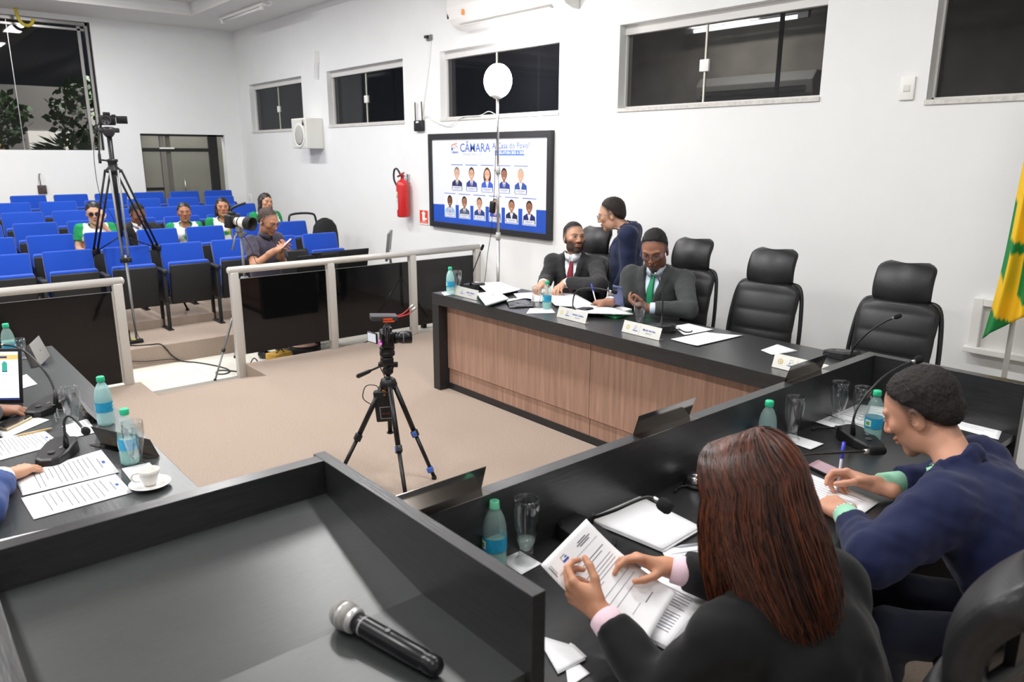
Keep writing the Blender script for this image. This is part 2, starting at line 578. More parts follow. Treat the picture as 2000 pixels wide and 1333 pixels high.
yj = [2.745, 1.88, 1.02, .16, -.7, -1.56, -2.42]
for a, c in zip(yj[1:], yj[:-1]):
    b = MB(); b.box((gx - .006, a + .004, BWZ0), (gx + .004, c - .004, BWZ1 - .05)); b.build('pane', M_PANE2, e)
    b = MB(); b.box((gx - .008, a - .004, BWZ0), (gx + .006, a + .004, BWZ1 - .05)); b.build('glass_joint', mat('joint_silver', (170, 170, 172), .3, metal=.6), e)

# door opening at the back, with frame, transom and glass
e = bpy.data.objects.new('door_1', None); COL.objects.link(e); e.location = (X_B, DY0, .40); struct(e)
dx = X_B - .11
M_DFR = mat('door_frame_black', (20, 21, 20), 0.4)
M_DFG = mat('door_frame_grey', (122, 118, 112), 0.4, metal=.3)
b = MB(); b.box((dx - .03, DY1 - .24, .4), (dx + .03, DY1 - .10, DZ1)); b.box((dx - .03, DY0, 1.845), (dx + .04, DY1 - .10, 1.90)); b.box((dx - .03, DY0, .4), (dx + .03, DY0 + .03, DZ1)); b.box((dx - .03, DY0, DZ1 - .03), (dx + .03, DY1, DZ1)); b.box((dx - .03, DY0, 1.24), (dx + .02, DY0 + .33, 1.29))
b.build('door_frame', M_DFR, e, bevel=.003)
b = MB(); b.box((dx - .02, DY0 + .30, .4), (dx + .035, DY0 + .36, DZ1 - .03)); b.box((dx - .05, DY0 + .40, .4), (dx - .02, DY0 + .47, DZ1 - .03)); b.build('door_stile', M_DFG, e, bevel=.003)
M_DGL = mat('door_glass', (120, 122, 112), 0.05, alpha=0.25)
for a, c, z0, z1 in ((DY0 + .03, DY0 + .30, 1.29, 1.845), (DY0 + .36, DY1 - .24, .42, 1.845), (DY0 + .03, DY0 + .30, 1.90, DZ1 - .03), (DY0 + .36, DY1 - .24, 1.90, DZ1 - .03)):
    b = MB(); b.box((dx - .004, a, z0), (dx + .004, c, z1)); b.build('pane', M_DGL, e)
b = MB(); b.box((dx + .04, DY0 + .28, 1.885), (dx + .075, DY0 + .5, 1.91)); b.build('closer', M_WHITEP, e, bevel=.003)
b = MB(); b.rod((dx + .05, DY0 + .62, 1.15), (dx + .05, DY0 + .62, 1.45), .012); b.build('door_handle', M_STEEL, e)
# corridor behind the door
b = MB(); b.box((X_B - 1.2, 3.4, .2), (X_B - 1.1, 5.6, 3.0)); struct(b.build('wall_corridor', mat('corridor_paint', (176, 174, 160), .8, var=.06, scale=2)))
b = MB(); b.box((X_B - 1.2, 3.3, .25), (X_B - TH, 5.6, .40)); struct(b.build('floor_corridor', M_TILE))
area('corridor_lamp', (X_B - .65, 4.3, 2.9), .4, 14)

# ================================================================== OUTSIDE
M_EXTW = mat('outside_block_wall', (150, 145, 135), .9, var=.25, scale=3, bump=.6, bscale=8)
b = MB(); b.box((-6.4, 6.7, 0), (3.0, 6.85, 3.35)); struct(b.build('wall_outside', M_EXTW))
b = MB(); b.box((-6.4, 5.3, 3.3), (3.0, 6.85, 3.4)); struct(b.build('roof_outside', mat('outside_soffit', (90, 88, 84), .9)))
area('outside_fill', (-4.25, 6.1, 3.1), 1.0, 16, sy=.1)  # added fill so the wall and unit outside show through the glass
t = thing('tube_reflection', 'added tube standing in for a ceiling light mirrored in the window', 'light', (-4.3, 6.45, 2.98))  # glowing tube added outside in place of a ceiling light's reflection in the pane
b = MB(); b.rod((-4.85, 6.45, 2.98), (-3.75, 6.45, 2.98), .018, 10); b.build('tube', mat('reflection_glow', (255, 255, 255), emit=(245, 250, 255), es=3.0), t)
b = MB(); b.box((-4.95, 6.42, 3.01), (-3.65, 6.48, 3.06)); b.box((-4.95, 6.43, 2.96), (-4.85, 6.47, 3.02)); b.box((-3.75, 6.43, 2.96), (-3.65, 6.47, 3.02)); b.build('batten', M_GREYP, t, bevel=.003)
for hx_ in (-4.6, -4.0):
    b = MB(); b.rod((hx_, 6.45, 3.06), (hx_, 6.45, 3.3), .006); b.build('hanger', M_GREYP, t)
t = thing('outdoor_air_conditioner', 'grey wall air conditioner seen through the window below the added tube', 'air conditioner', (-4.2, 6.58, 2.25))
b = MB(); b.prism([(0, 0), (0, .26), (-.16, .26), (-.22, .18), (-.20, .06), (-.12, 0)], -.62, .62, c=(-4.2, 6.70, 2.28), R=np.array([[0, 0, 1], [1, 0, 0], [0, 1, 0]]).astype(float))
b.build('body', mat('ac_grey', (150, 148, 142), .5), t, bevel=.01)
b = MB(); b.box((-4.75, 6.475, 2.35), (-3.65, 6.49, 2.37)); b.box((-4.75, 6.478, 2.40), (-3.65, 6.49, 2.41)); b.build('vent', M_BLACKM, t)

b = MB(); b.box((-40, -16, -.3), (X_B - TH, 12, -.2)); struct(b.build('ground', mat('outside_paving', (110, 104, 96), .9, var=.15, scale=4)))
b = MB(); b.box((-20, -9, 4.05), (X_B - TH, 2.95, 4.2)); struct(b.build('roof_canopy', mat('canopy_soffit', (70, 72, 72), .8)))
M_LED = mat('led_panel', (255, 255, 255), emit=(250, 252, 255), es=9.0)
for x, y in ((-15.0, 2.35), (-15.6, 1.95)):
    t = thing('canopy_light', 'square led light on the canopy, %s the window jamb' % ('near' if y > 2.2 else 'farther from'), 'light', (x, y, 4.0), group='canopy lights outside')
    b = MB(); b.box((x - .16, y - .1, 4.0), (x + .16, y + .1, 4.05)); b.build('housing', M_GREYP, t, bevel=.004)
    b = MB(); b.box((x - .14, y - .085, 3.992), (x + .14, y + .085, 4.0)); b.build('diffuser', M_LED, t)
area('street_light', (-17.8, 3.0, 4.6), 1.2, 420, rot=(0, .3, 0))
# trees, a lit shop front and a parked kiosk beyond the glass
M_BARK = mat('bark', (150, 140, 122), .9, var=.2, scale=12)
M_LEAF = mat('leaf_green', (72, 108, 48), .6, var=.4, scale=6)


def tree(x, y, h, r, label, seed, palm=False):
    rg = np.random.default_rng(seed)
    t = thing('tree', label, 'tree', (x, y, -.2))
    b = MB(); b.tube(cr([(x, y, -.2), (x + .05, y + .04, h * .3), (x - .03, y + .06, h * .6), (x, y, h * .85)], 5), [.09, .085, .08, .075, .075, .07, .07, .06, .06, .055, .05, .05, .045, .045, .04, .035], 8)
    for q in range(6):
        a = rg.uniform(0, 6.28); p0 = np.array([x, y, h * rg.uniform(.45, .75)])
        b.tube([p0, p0 + [r * .5 * math.cos(a), r * .5 * math.sin(a), r * .5]], [.03, .012], 6)
    b.build('trunk', M_BARK, t)
    b = MB(); n = 900
    c = rg.normal(size=(n, 3)); c /= np.linalg.norm(c, axis=1)[:, None]; c *= rg.uniform(.45, 1, (n, 1)) ** .5
    for i in range(n):
        p = np.array([x, y, h * .85]) + c[i] * [r, r, r * .75]
        if palm:
            d = np.array([c[i][0], c[i][1], -.25 + .5 * rg.random()]); L = .35
        else:
            d = rg.normal(size=3); L = rg.uniform(.10, .2)
        d /= np.linalg.norm(d); s = np.cross(d, rg.normal(size=3)); s /= np.linalg.norm(s); wd = L * (.1 if palm else .32)
        b.add([p, p + d * L * .5 + s * wd, p + d * L, p + d * L * .5 - s * wd], [(0, 1, 2, 3)])
    b.build('foliage', M_LEAF, t, fix=False, kind='stuff')


tree(-16.6, 3.75, 3.0, .9, 'leafy tree with a pale slim trunk outside the big window', 3)
tree(-17.6, 1.9, 2.9, .8, 'dark bushy tree outside, standing against the canopy edge', 4)
tree(-14.6, 2.75, 1.95, .4, 'low spiky palm outside by the window jamb', 5, True)
t = thing('shop_front', 'white lit shop front with red door panels across the street', 'building', (-22, 4.4, -.2))
b = MB(); b.box((-22.2, -8, -.2), (-22, 9, 3.4)); b.build('wall', mat('shop_wall', (196, 192, 186), .8), t)
for y0, y1, z0, z1, c in ((3.3, 4.2, .6, 2.35, (250, 246, 236)), (2.2, 2.7, .6, 2.1, (240, 170, 60))):
    b = MB(); b.box((-22.0, y0, z0), (-21.97, y1, z1)); b.build('lit_window', mat('shop_light_%d' % c[1], c, emit=c, es=1.3), t)
for y0, y1 in ((3.62, 3.86), (5.0, 5.35)):
    b = MB(); b.box((-21.97, y0, .3), (-21.94, y1, 2.0)); b.build('door_panel', mat('shop_red', (150, 34, 44), .5), t, bevel=.004)
b = MB(); b.box((-21.95, 3.4, .3), (-21.7, 4.1, 1.1)); b.build('counter', mat('shop_wood', (150, 106, 76), .6), t, bevel=.01)

# ================================================================== FURNITURE
# head table -----------------------------------------------------------
HT_X0, HT_X1, HT_Y0, HT_Y1, HT_Z = -4.77, -1.47, 3.24, 3.89, .77
t = thing('head_table', 'long black head table with walnut front panels along the windowed wall', 'table', (-3.1, 3.56, 0))
b = MB(); b.box((HT_X0, HT_Y0, .685), (HT_X1, HT_Y1, HT_Z)); b.build('tabletop', M_BLACKWOOD, t, bevel=.002)
b = MB(); b.box((HT_X0, HT_Y0, 0), (HT_X0 + .085, HT_Y1, .685)); b.build('end_panel', M_BLACKBOARD, t, bevel=.002)
b = MB(); b.box((HT_X1 - .085, HT_Y0, 0), (HT_X1, HT_Y1, .685)); b.build('end_panel', M_BLACKBOARD, t, bevel=.002)
for x0, x1 in ((HT_X0 + .086, -3.152), (-3.148, HT_X1 - .086)):
    b = MB(); b.box((x0, 3.32, .172), (x1, 3.345, .685)); b.build('front_panel', M_WOOD, t, bevel=.0015)
    b = MB(); b.box((x0, 3.332, .05), (x1, 3.355, .170)); b.build('lower_panel', M_WOOD, t, bevel=.0015)
b = MB(); b.box((HT_X0 + .086, 3.325, 0), (HT_X1 - .086, 3.345, .05)); b.build('kick_strip', M_BLACKBOARD, t)

# council desk with raised ledge (people write behind it) --------------
LX0, LX1, LZ = -1.445, -1.40, .955
t = thing('council_desk', 'black desk with raised front ledge where woman and man are seated', 'desk', (-1.1, 2.0, 0))
b = MB(); b.box((LX0, .78, 0), (LX1, 3.318, LZ)); b.build('front_ledge', M_BLACKWOODY, t, bevel=.0015)
b = MB(); b.box((LX1, 3.272, 0), (-.825, 3.318, LZ)); b.build('side_panel', M_BLACKWOOD, t, bevel=.0015)
b = MB(); b.box((LX1, .78, .722), (-.835, 3.272, .75)); b.build('desktop', M_BLACKWOODY, t, bevel=.0015)
b = MB(); b.box((-1.3, .78, 0), (-.87, .81, .722)); b.build('end_panel', M_BLACKBOARD, t, bevel=.0015)
b = MB(); b.box((-1.3, 2.0, 0), (-.9, 2.03, .722)); b.build('divider', M_BLACKBOARD, t, bevel=.0015)

# side desk ------------------------------------------------------------
t = thing('side_desk', 'long dark grey desk with laptop, bottles and cup beside the lectern', 'desk', (-3.2, .3, 0))
b = MB(); b.box((-4.83, -.15, .71), (-1.612, .69, .75)); b.build('desktop', mat('side_desk_top', (60, 63, 64), .3, spec=.7, var=.15, scale=12, stretch=(1, 9, 9), bump=.1), t, bevel=.0015)
b = MB(); b.box((-4.78, .60, 0), (-1.63, .63, .71)); b.build('front_panel', M_BLACKBOARD, t, bevel=.0015)
for x in (-4.80, -3.2):
    b = MB(); b.box((x, -.1, 0), (x + .03, .60, .71)); b.build('leg_panel', M_BLACKBOARD, t, bevel=.0015)

# lectern --------------------------------------------------------------
RZ = 1.10
t = thing('lectern', 'black woodgrain lectern with raised rim and a microphone lying in it', 'lectern', (-1.2, .4, 0))
b = MB(); b.box((-1.606, .736, 0), (-.813, .766, RZ)); b.build('side_panel', M_BLACKWOOD, t, bevel=.001)
b = MB(); b.box((-1.606, .034, 0), (-.813, .070, RZ)); b.build('side_panel', M_BLACKWOOD, t, bevel=.001)
b = MB(); b.box((-1.590, .070, 0), (-1.5516, .736, RZ)); b.build('front_panel', M_BLACKWOODY, t, bevel=.001)
b = MB(); b.add([(-1.5516, .07, 1.016), (-1.5516, .736, 1.016), (-1.144, .736, .945), (-1.144, .07, .945), (-1.5516, .07, .99), (-1.5516, .736, .99), (-1.144, .736, .92), (-1.144, .07, .92)],
                [(0, 1, 2, 3), (7, 6, 5, 4), (0, 4, 5, 1), (1, 5, 6, 2), (2, 6, 7, 3), (3, 7, 4, 0)])
b.build('sloping_board', mat('lectern_board', (66, 69, 69), .30, spec=.8, var=.1, scale=25, stretch=(9, 1, 9), bump=.12, bscale=200), t)
b = MB(); b.box((-1.144, .07, .92), (-.83, .736, .945)); b.build('shelf', mat('lectern_shelf', (52, 55, 55), .30, spec=.7, var=.1, scale=25, stretch=(9, 1, 9), bump=.1, bscale=220), t)
b = MB(); b.box((-1.55, .07, .3), (-.9, .736, .33)); b.build('inner_shelf', M_BLACKBOARD, t)

# railings --------------------------------------------------------------
def rail_section(name, label, y0, y1, posts, low_first=None, end_cap=True):
    x = -6.44
    t = thing(name, label, 'railing', (x, (y0 + y1) / 2, -.13 if low_first else 0))
    b = MB(); b.tube([(x, y0 - .035, .838), (x, y1, .838)], .031, 14); b.ell((x, y0 - .035, .838), (.031, .022, .031), 14, 8)
    b.build('handrail', M_ALU, t)
    for k, y in enumerate(posts):
        z0 = low_first if (low_first is not None and k == 0) else 0.0
        b = MB(); b.rbox((x - .034, y - .034, z0), (x + .034, y + .034, .82), .005, 2); b.build('post', M_ALU, t)
    ps = sorted(posts)
    for a, c in zip(ps[:-1], ps[1:]):
        b = MB(); b.box((x - .004, a + .045, .085), (x + .004, c - .045, .757)); b.build('glass_panel', M_SMOKE, t)
        for q_ in (a + .034, c - .048):
            b = MB(); b.box((x - .012, q_, .085), (x + .012, q_ + .014, .757)); b.build('glass_clip', M_ALU, t)
        b = MB(); b.box((x - .005, a + .05, .757), (x + .005, c - .05, .760)); b.build('glass_edge', mat('glass_edge', (120, 122, 120), .3), t)


rail_section('railing', 'pale metal railing with smoked glass in front of the equipment table', 2.33, 5.0, [2.33, 3.235, 4.14, 4.965], low_first=-.126)
# the other one ends at y 1.42 and runs to the other side
x = -6.44
t = thing('railing', 'pale metal railing with smoked glass behind the side desk', 'railing', (x, 0, 0))
b = MB(); b.tube([(x, -3.15, .838), (x, 1.45, .838)], .031, 14); b.ell((x, 1.45, .838), (.031, .022, .031), 14, 8); b.build('handrail', M_ALU, t)
for y in (1.415, .1, -1.3, -2.7):
    b = MB(); b.rbox((x - .034, y - .034, 0), (x + .034, y + .034, .82), .005, 2); b.build('post', M_ALU, t)
for a, c in ((.1, 1.415), (-1.3, .1), (-2.7, -1.3)):
    b = MB(); b.box((x - .004, a + .045, .02), (x + .004, c - .045, .757)); b.build('glass_panel', M_SMOKE, t)
    for q_ in (a + .034, c - .048):
        b = MB(); b.box((x - .012, q_, .02), (x + .012, q_ + .014, .757)); b.build('glass_clip', M_ALU, t)
    b = MB(); b.box((x - .005, a + .05, .757), (x + .005, c - .05, .760)); b.build('glass_edge', mat('glass_edge', (120, 122, 120), .3), t)

# auditorium seats --------------------------------------------------------
def seat_meshes():
    """Meshes of one tip-up seat; local x forward, origin on the floor."""
    q = {}
    tilt = math.atan2(.12, .46); R = roty(-tilt)      # back leans to -x at the top
    b = MB(); b.rbox((-.035, -.212, 0), (.035, .212, .47), .022, 3, c=(-.045, 0, .395), R=R); q['backrest'] = b.mesh('backrest')
    b = MB(); b.rbox((-.028, -.205, -.02), (-.004, .205, .45), .01, 2, c=(-.085, 0, .395), R=R); q['back_shell'] = b.mesh('back_shell')
    R2 = roty(.13)                                    # folded-up seat
    b = MB(); b.rbox((-.05, -.2, 0), (.02, .2, .425), .02, 3, c=(.02, 0, .262), R=R2); q['cushion_up'] = b.mesh('cushion_up')
    b = MB(); b.rbox((.012, -.204, -.006), (.042, .204, .405), .012, 2, c=(.02, 0, .262), R=R2); q['shell_up'] = b.mesh('shell_up')
    b = MB(); b.rbox((-.02, -.2, .36), (.40, .2, .43), .025, 3); q['cushion_dn'] = b.mesh('cushion_dn')
    b = MB(); b.rbox((-.02, -.204, .335), (.39, .204, .37), .012, 2); q['shell_dn'] = b.mesh('shell_dn')
    b = MB(); b.rbox((-.13, .232, .585), (.17, .288, .625), .012, 2); q['armrest'] = b.mesh('armrest')
    b = MB(); b.rbox((-.125, .243, .28), (.125, .277, .59), .008, 2); q['side_panel'] = b.mesh('side_panel')
    for n, x0 in (('leg_f', .085), ('leg_r', -.125)):
        b = MB(); b.rbox((x0, .245, 0), (x0 + .04, .275, .30), .005, 2); q[n] = b.mesh('leg')
    b = MB(); b.box((-.14, .235, 0), (.15, .285, .012)); q['foot'] = b.mesh('foot_plate')
    return q


SM = seat_meshes()
ROWN = ['front row', 'second row from the front', 'third row from the front', 'fourth row from the front', 'fifth row from the front', 'back row against the wall']
ORD = ['first', 'second', 'third', 'fourth', 'fifth', 'sixth', 'seventh', 'eighth', 'ninth', 'tenth']
OCC = {}      # (row, col) occupied seats stay folded down


def seat(k, n, x, y, z, down, idx):
    t = thing('auditorium_seat', 'blue upholstered %s seat, %s from the windowed wall, in the %s' % ('opened' if down else 'tip-up', ORD[idx], ROWN[k]), 'seat', (x, y, z), group='blue auditorium seats')
    def p(nm, key, m):
        return link(nm, SM[key], m, t, local=True)
    p('backrest', 'backrest', M_BLUE); p('back_shell', 'back_shell', M_SEATBLK)
    p('cushion', 'cushion_dn' if down else 'cushion_up', M_BLUE); p('seat_shell', 'shell_dn' if down else 'shell_up', M_SEATBLK)
    a = p('armrest', 'armrest', M_SEATBLK); p('side_panel', 'side_panel', M_SEATBLK); p('leg', 'leg_f', M_SEATBLK); p('leg', 'leg_r', M_SEATBLK); p('foot_plate', 'foot', M_SEATBLK)
    return t


SEAT_DN = {(2, 1), (2, 2), (2, 3), (2, 4), (2, 5)}
for k in range(6):
    n0 = -2 if k == 0 else -1
    off = .0 if k < 5 else .13
    cols = list(range(n0, 6))
    if k == 5:
        cols = list(range(0, 6))
    if k == 5: off = -.165
    for n in cols:
        y = 1.418 + .523 * n + off
        if k == 5:
            y = 1.418 + .353 + .515 * (n) - .04
        seat(k, n, -8.10 - .8 * k, y, TZ[k], (k, n) in SEAT_DN, cols[-1] - n)

# executive chairs ---------------------------------------------------------
def exec_meshes():
    """Local: faces -y, origin on the floor."""
    q = {}
    R = rotx(-.16)
    # back: padded panel with stitched bands, curved
    def panel(w, h, th, nseg, bulge=.012, corner=.05):
        b = MB(); nu, nv = 17, 41; P = np.zeros((nu, nv, 3))
        for i, u in enumerate(np.linspace(-1, 1, nu)):
            for j, v in enumerate(np.linspace(0, 1, nv)):
                ed = max(0, (v - .86) / .14); eb = max(0, (.06 - v) / .06)
                ww = w * (1 - .28 * ed ** 3 - .1 * eb ** 2) * (1 - .06 * (1 - v))
                band = abs(math.sin(math.pi * nseg * v)) ** .35
                yy = .05 * u * u * .8 - .035 * math.sin(math.pi * v) - bulge * band * (1 - u ** 8)
                P[i, j] = (u * ww, yy, v * h)
        b.sheet(P, th)
        return b
    b = panel(.205, .52, .035, 4.5)
    V = (np.array(b.v) + [0, -.02, 0]) @ R.T + [0, .235, .50]; b.v = [tuple(v) for v in V]; q['backrest'] = b.mesh('backrest')
    b = MB(); nu, nv = 15, 21; P = np.zeros((nu, nv, 3))
    for i, u in enumerate(np.linspace(-1, 1, nu)):
        for j, v in enumerate(np.linspace(0, 1, nv)):
            sw = abs(2 * v - 1); ww = .142 * (1 - .34 * max(0, (sw - .62) / .38) ** 2.5)
            P[i, j] = (u * ww, .045 * u * u - .03 * math.sin(math.pi * (v * .9 + .1)) + .03 * v * v, v * .20)
    b.sheet(P, .05); V = np.array(b.v) @ rotx(-.10).T + [0, .315, 1.02]; b.v = [tuple(v) for v in V]; q['headrest'] = b.mesh('headrest')
    b = MB()
    pts = [(-.20, .26, .47), (-.235, .27, .60), (-.23, .30, .82), (-.20, .335, .99), (-.13, .35, 1.025), (0, .355, 1.03), (.13, .35, 1.025), (.20, .335, .99), (.23, .30, .82), (.235, .27, .60), (.20, .26, .47)]
    b.tube(cr(pts, 6), .013, 8); b.tube(cr([(-.20, .26, .47), (0, .28, .43), (.20, .26, .47)], 6), .013, 8); q['frame'] = b.mesh('back_frame')
    b = MB(); b.box((-.02, .345, .99), (.02, .362, 1.12)); q['headrest_bar'] = b.mesh('headrest_bracket')
    b = MB(); b.rbox((-.24, -.25, .43), (.24, .25, .52), .035, 4); q['seat'] = b.mesh('seat')
    for nm, s in (('arm_l', -1), ('arm_r', 1)):
        b = MB(); b.rbox((s * .27 - .035, -.16, .63), (s * .27 + .035, .12, .66), .012, 2); b.tube(cr([(s * .27, .08, .635), (s * .285, .05, .56), (s * .27, .02, .45), (s * .2, 0, .43)], 5), .014, 8); q[nm] = b.mesh('armrest')
    b = MB(); b.rod((0, 0, .12), (0, 0, .43), .03, 12); b.box((-.11, -.11, .40), (.11, .11, .435)); q['lift'] = b.mesh('gas_lift')
    b = MB()
    for i in range(5):
        a = 2 * math.pi * i / 5 + .3; b.tube([(0, 0, .13), (.28 * math.cos(a), .28 * math.sin(a), .075)], [.028, .018], 8)
    q['base'] = b.mesh('base')
    b = MB(); b.lathe([(.001, -.012), (.027, -.012), (.027, .012), (.001, .012)], (0, 0, .027), 12, R=roty(math.pi / 2)); b.rod((0, 0, .027), (0, 0, .07), .008, 6); q['caster'] = b.mesh('caster')
    return q


XM = exec_meshes()


def exec_chair(label, loc, rz, group='black executive chairs'):
    t = thing('executive_chair', label, 'chair', loc, rz, group)
    for nm, key, m in (('backrest', 'backrest', M_LEATHER), ('headrest', 'headrest', M_LEATHER), ('back_frame', 'frame', M_BLACK), ('headrest_bracket', 'headrest_bar', M_BLACK), ('seat', 'seat', M_LEATHER),
                       ('armrest', 'arm_l', M_BLACK), ('armrest', 'arm_r', M_BLACK), ('gas_lift', 'lift', M_BLACK), ('base', 'base', M_BLACK)):
        link(nm, XM[key], m, t, local=True)
    bs = [c for c in COL.objects if c.parent == t and c.name.startswith('base')][0]
    for i in range(5):
        a = 2 * math.pi * i / 5 + .3
        c = link('caster', XM['caster'], M_BLACK, bs, local=True); c.location = (.275 * math.cos(a), .275 * math.sin(a), 0); c.rotation_euler = (0, 0, a)
    return t


exec_chair('black leather executive chair under the man with the red tie', (-4.25, 4.20, 0), .12)
exec_chair('black leather executive chair under the man with the green tie', (-3.20, 4.08, 0), .10)
exec_chair('empty black executive chair next to the man with the green tie', (-2.50, 3.97, 0), .12)
exec_chair('empty black executive chair at the table end by the flag', (-1.70, 3.97, 0), .10)
exec_chair('black executive chair under the man in the blue suit', (-.42, 2.28, 0), -math.pi / 2 + .25)
exec_chair('black executive chair under the woman with long auburn hair', (-.62, 1.30, 0), -math.pi / 2 - .12)

# ================================================================== THINGS ON THE WALLS AND CEILING
RW = np.array([[1, 0, 0], [0, 0, -1], [0, 1, 0]], float)      # x right, y up, facing the room from the windowed wall


def wpt(px, py, y=Y_W):
    p = aty(px, py, y); return p[0], p[2]


# framed poster ---------------------------------------------------------
PX0, PX1, PZ0, PZ1 = -7.305, -5.275, 1.005, 2.03
t = thing('framed_poster', 'large framed poster of portraits on blue and white by the extinguisher', 'poster', (PX0, Y_W, PZ0))
b = MB(); fw = .062
for lo, hi in (((PX0, 4.955, PZ0), (PX0 + fw, Y_W, PZ1)), ((PX1 - fw, 4.955, PZ0), (PX1, Y_W, PZ1)), ((PX0 + fw, 4.955, PZ0), (PX1 - fw, Y_W, PZ0 + fw)), ((PX0 + fw, 4.955, PZ1 - fw), (PX1 - fw, Y_W, PZ1))):
    b.box(lo, hi)
b.build('frame', mat('poster_frame', (42, 42, 44), .45), t, bevel=.004)
YP = 4.972
M_PWHITE = mat('print_white', (228, 232, 240), .5, var=.04, scale=2.5)
M_PBLUE = mat('print_blue', (38, 84, 190), .5, var=.12, scale=4)
M_PBLUE2 = mat('print_mid_blue', (84, 120, 205), .5)
b = MB(); b.box((PX0 + fw, YP, PZ0 + fw), (PX1 - fw, YP + .004, PZ1 - fw)); b.build('print_sheet', M_PWHITE, t)
b = MB(); q = 1.26
b.add([(PX0 + fw, YP - .0006, PZ0 + fw), (PX1 - fw, YP - .0006, PZ0 + fw), (PX1 - fw, YP - .0006, q + .03), (-6.2, YP - .0006, q + .02), (PX0 + fw, YP - .0006, q)], [(0, 1, 2, 3, 4)])
b.build('blue_band', M_PBLUE, t)
M_PORT = {}


def pm(c):
    return mat('print_%d_%d_%d' % c, c, .6)


def portrait(x0, z0, w, h, suit, skin, hair, tie, long=False, shirt=(235, 238, 244)):
    b = MB(); y = YP - .001
    mats = [pm((246, 248, 250)), pm((70, 104, 196)), pm(suit), pm(skin), pm(hair), pm(tie), pm(shirt), pm((222, 226, 236)), pm((150, 156, 176))]
    R = lambda a, c, e, g, mi, d: b.add([(a, y - d, c), (e, y - d, c), (e, y - d, g), (a, y - d, g)], [(0, 1, 2, 3)], mi)
    R(x0, z0, x0 + w, z0 + h, 0, 0); R(x0, z0 + h * .97, x0 + w, z0 + h, 1, .0003)
    R(x0 + w * .03, z0 + h * .02, x0 + w * .97, z0 + h * .04, 1, .0003)
    cx = x0 + w / 2

    def E(c0, c1, rx, rz, mi, d, a0=0, a1=2 * math.pi):
        n = 16; b.add([(c0 + rx * math.cos(a0 + (a1 - a0) * i / n), y - d, c1 + rz * math.sin(a0 + (a1 - a0) * i / n)) for i in range(n)], [tuple(range(n))], mi)
    if long:
        E(cx, z0 + h * .60, w * .30, h * .30, 4, .0004)
    b.add([(x0 + w * .04, y - .0006, z0 + h * .06), (x0 + w * .96, y - .0006, z0 + h * .06), (x0 + w * .93, y - .0006, z0 + h * .33), (cx + w * .16, y - .0006, z0 + h * .44), (cx - w * .16, y - .0006, z0 + h * .44), (x0 + w * .07, y - .0006, z0 + h * .33)], [tuple(range(6))], 2)
    b.add([(cx - w * .13, y - .0008, z0 + h * .44), (cx + w * .13, y - .0008, z0 + h * .44), (cx, y - .0008, z0 + h * .12)], [(0, 1, 2)], 6)
    b.add([(cx - w * .03, y - .001, z0 + h * .38), (cx + w * .03, y - .001, z0 + h * .38), (cx + w * .045, y - .001, z0 + h * .14), (cx - w * .045, y - .001, z0 + h * .14)], [(0, 1, 2, 3)], 5)
    R(cx - w * .09, z0 + h * .40, cx + w * .09, z0 + h * .52, 3, .0010)
    E(cx, z0 + h * .70, w * .235, h * .215, 4, .0011); E(cx, z0 + h * .655, w * .205, h * .185, 3, .0012)
    for s in (-1, 1):
        E(cx + s * w * .08, z0 + h * .68, w * .03, h * .012, 4, .0014)
    E(cx, z0 + h * .565, w * .07, h * .012, 7, .0014)
    R(x0 + w * .1, z0 + h * .055, x0 + w * .9, z0 + h * .19, 7, .0014)
    R(x0 + w * .2, z0 + h * .125, x0 + w * .8, z0 + h * .15, 8, .0016); R(x0 + w * .3, z0 + h * .085, x0 + w * .7, z0 + h * .10, 8, .0016)
    b.build('portrait', mats, t, fix=False)


SK = [(214, 170, 146), (206, 160, 136), (216, 168, 140), (150, 100, 78), (206, 164, 134), (120, 76, 58), (158, 110, 84), (196, 148, 120), (190, 144, 120), (170, 118, 92), (146, 98, 74)]
HR = [(120, 112, 108), (40, 34, 32), (70, 44, 36), (30, 26, 26), (170, 164, 156), (24, 22, 22), (28, 24, 24), (60, 50, 46), (120, 112, 106), (36, 30, 30), (20, 18, 20)]
SU = [(36, 44, 88), (44, 66, 140), (60, 92, 190), (40, 66, 150), (52, 84, 160), (150, 190, 226), (78, 92, 118), (44, 62, 128), (54, 88, 180), (30, 40, 72), (30, 44, 110)]
TI = [(40, 40, 60), (150, 40, 60), (180, 205, 235), (50, 60, 120), (228, 232, 240), (190, 50, 60), (60, 70, 92), (70, 80, 110), (170, 40, 60), (225, 232, 236), (228, 230, 236)]
cs = [340, 495, 660, 845, 1022]; cw = [125, 133, 143, 142, 150]
for i in range(5):
    x0, zt = wpt(820 + .18 * cs[i], 240 + .18 * 436, YP); x1, _ = wpt(820 + .18 * (cs[i] + cw[i]), 240 + .18 * 436, YP)
    portrait(x0, 1.418, x1 - x0, .285, SU[i], SK[i], HR[i], TI[i], long=(i == 2))
cs = [268, 422, 582, 750, 925, 1115]; cw = [118, 124, 130, 136, 145, 150]
for i in range(6):
    x0, zt = wpt(820 + .18 * cs[i], 240 + .18 * 770, YP); x1, _ = wpt(820 + .18 * (cs[i] + cw[i]), 240 + .18 * 770, YP)
    j = i + 5
    portrait(x0, 1.128, x1 - x0, .265, SU[j], SK[j], HR[j], TI[j])
b = MB()
def ptxt(s, size, cpx, cpy, mi=0, **k):
    x, z = wpt(cpx, cpy, YP - .0012); add_text(b, s, size, (x, YP - .0012, z), RW, mi, **k)
ptxt('CÂMARA', .125, 927, 289.5, 0, bold=.001, sx=1.02)
ptxt('A Casa do Povo!', .086, 997, 285, 0, bold=.0008, sx=.98)
ptxt('MUNICIPAL DE', .035, 922, 302, 1, sx=1.4)
ptxt('CÂMARA', .03, 888.5, 298, 0, bold=.0006)
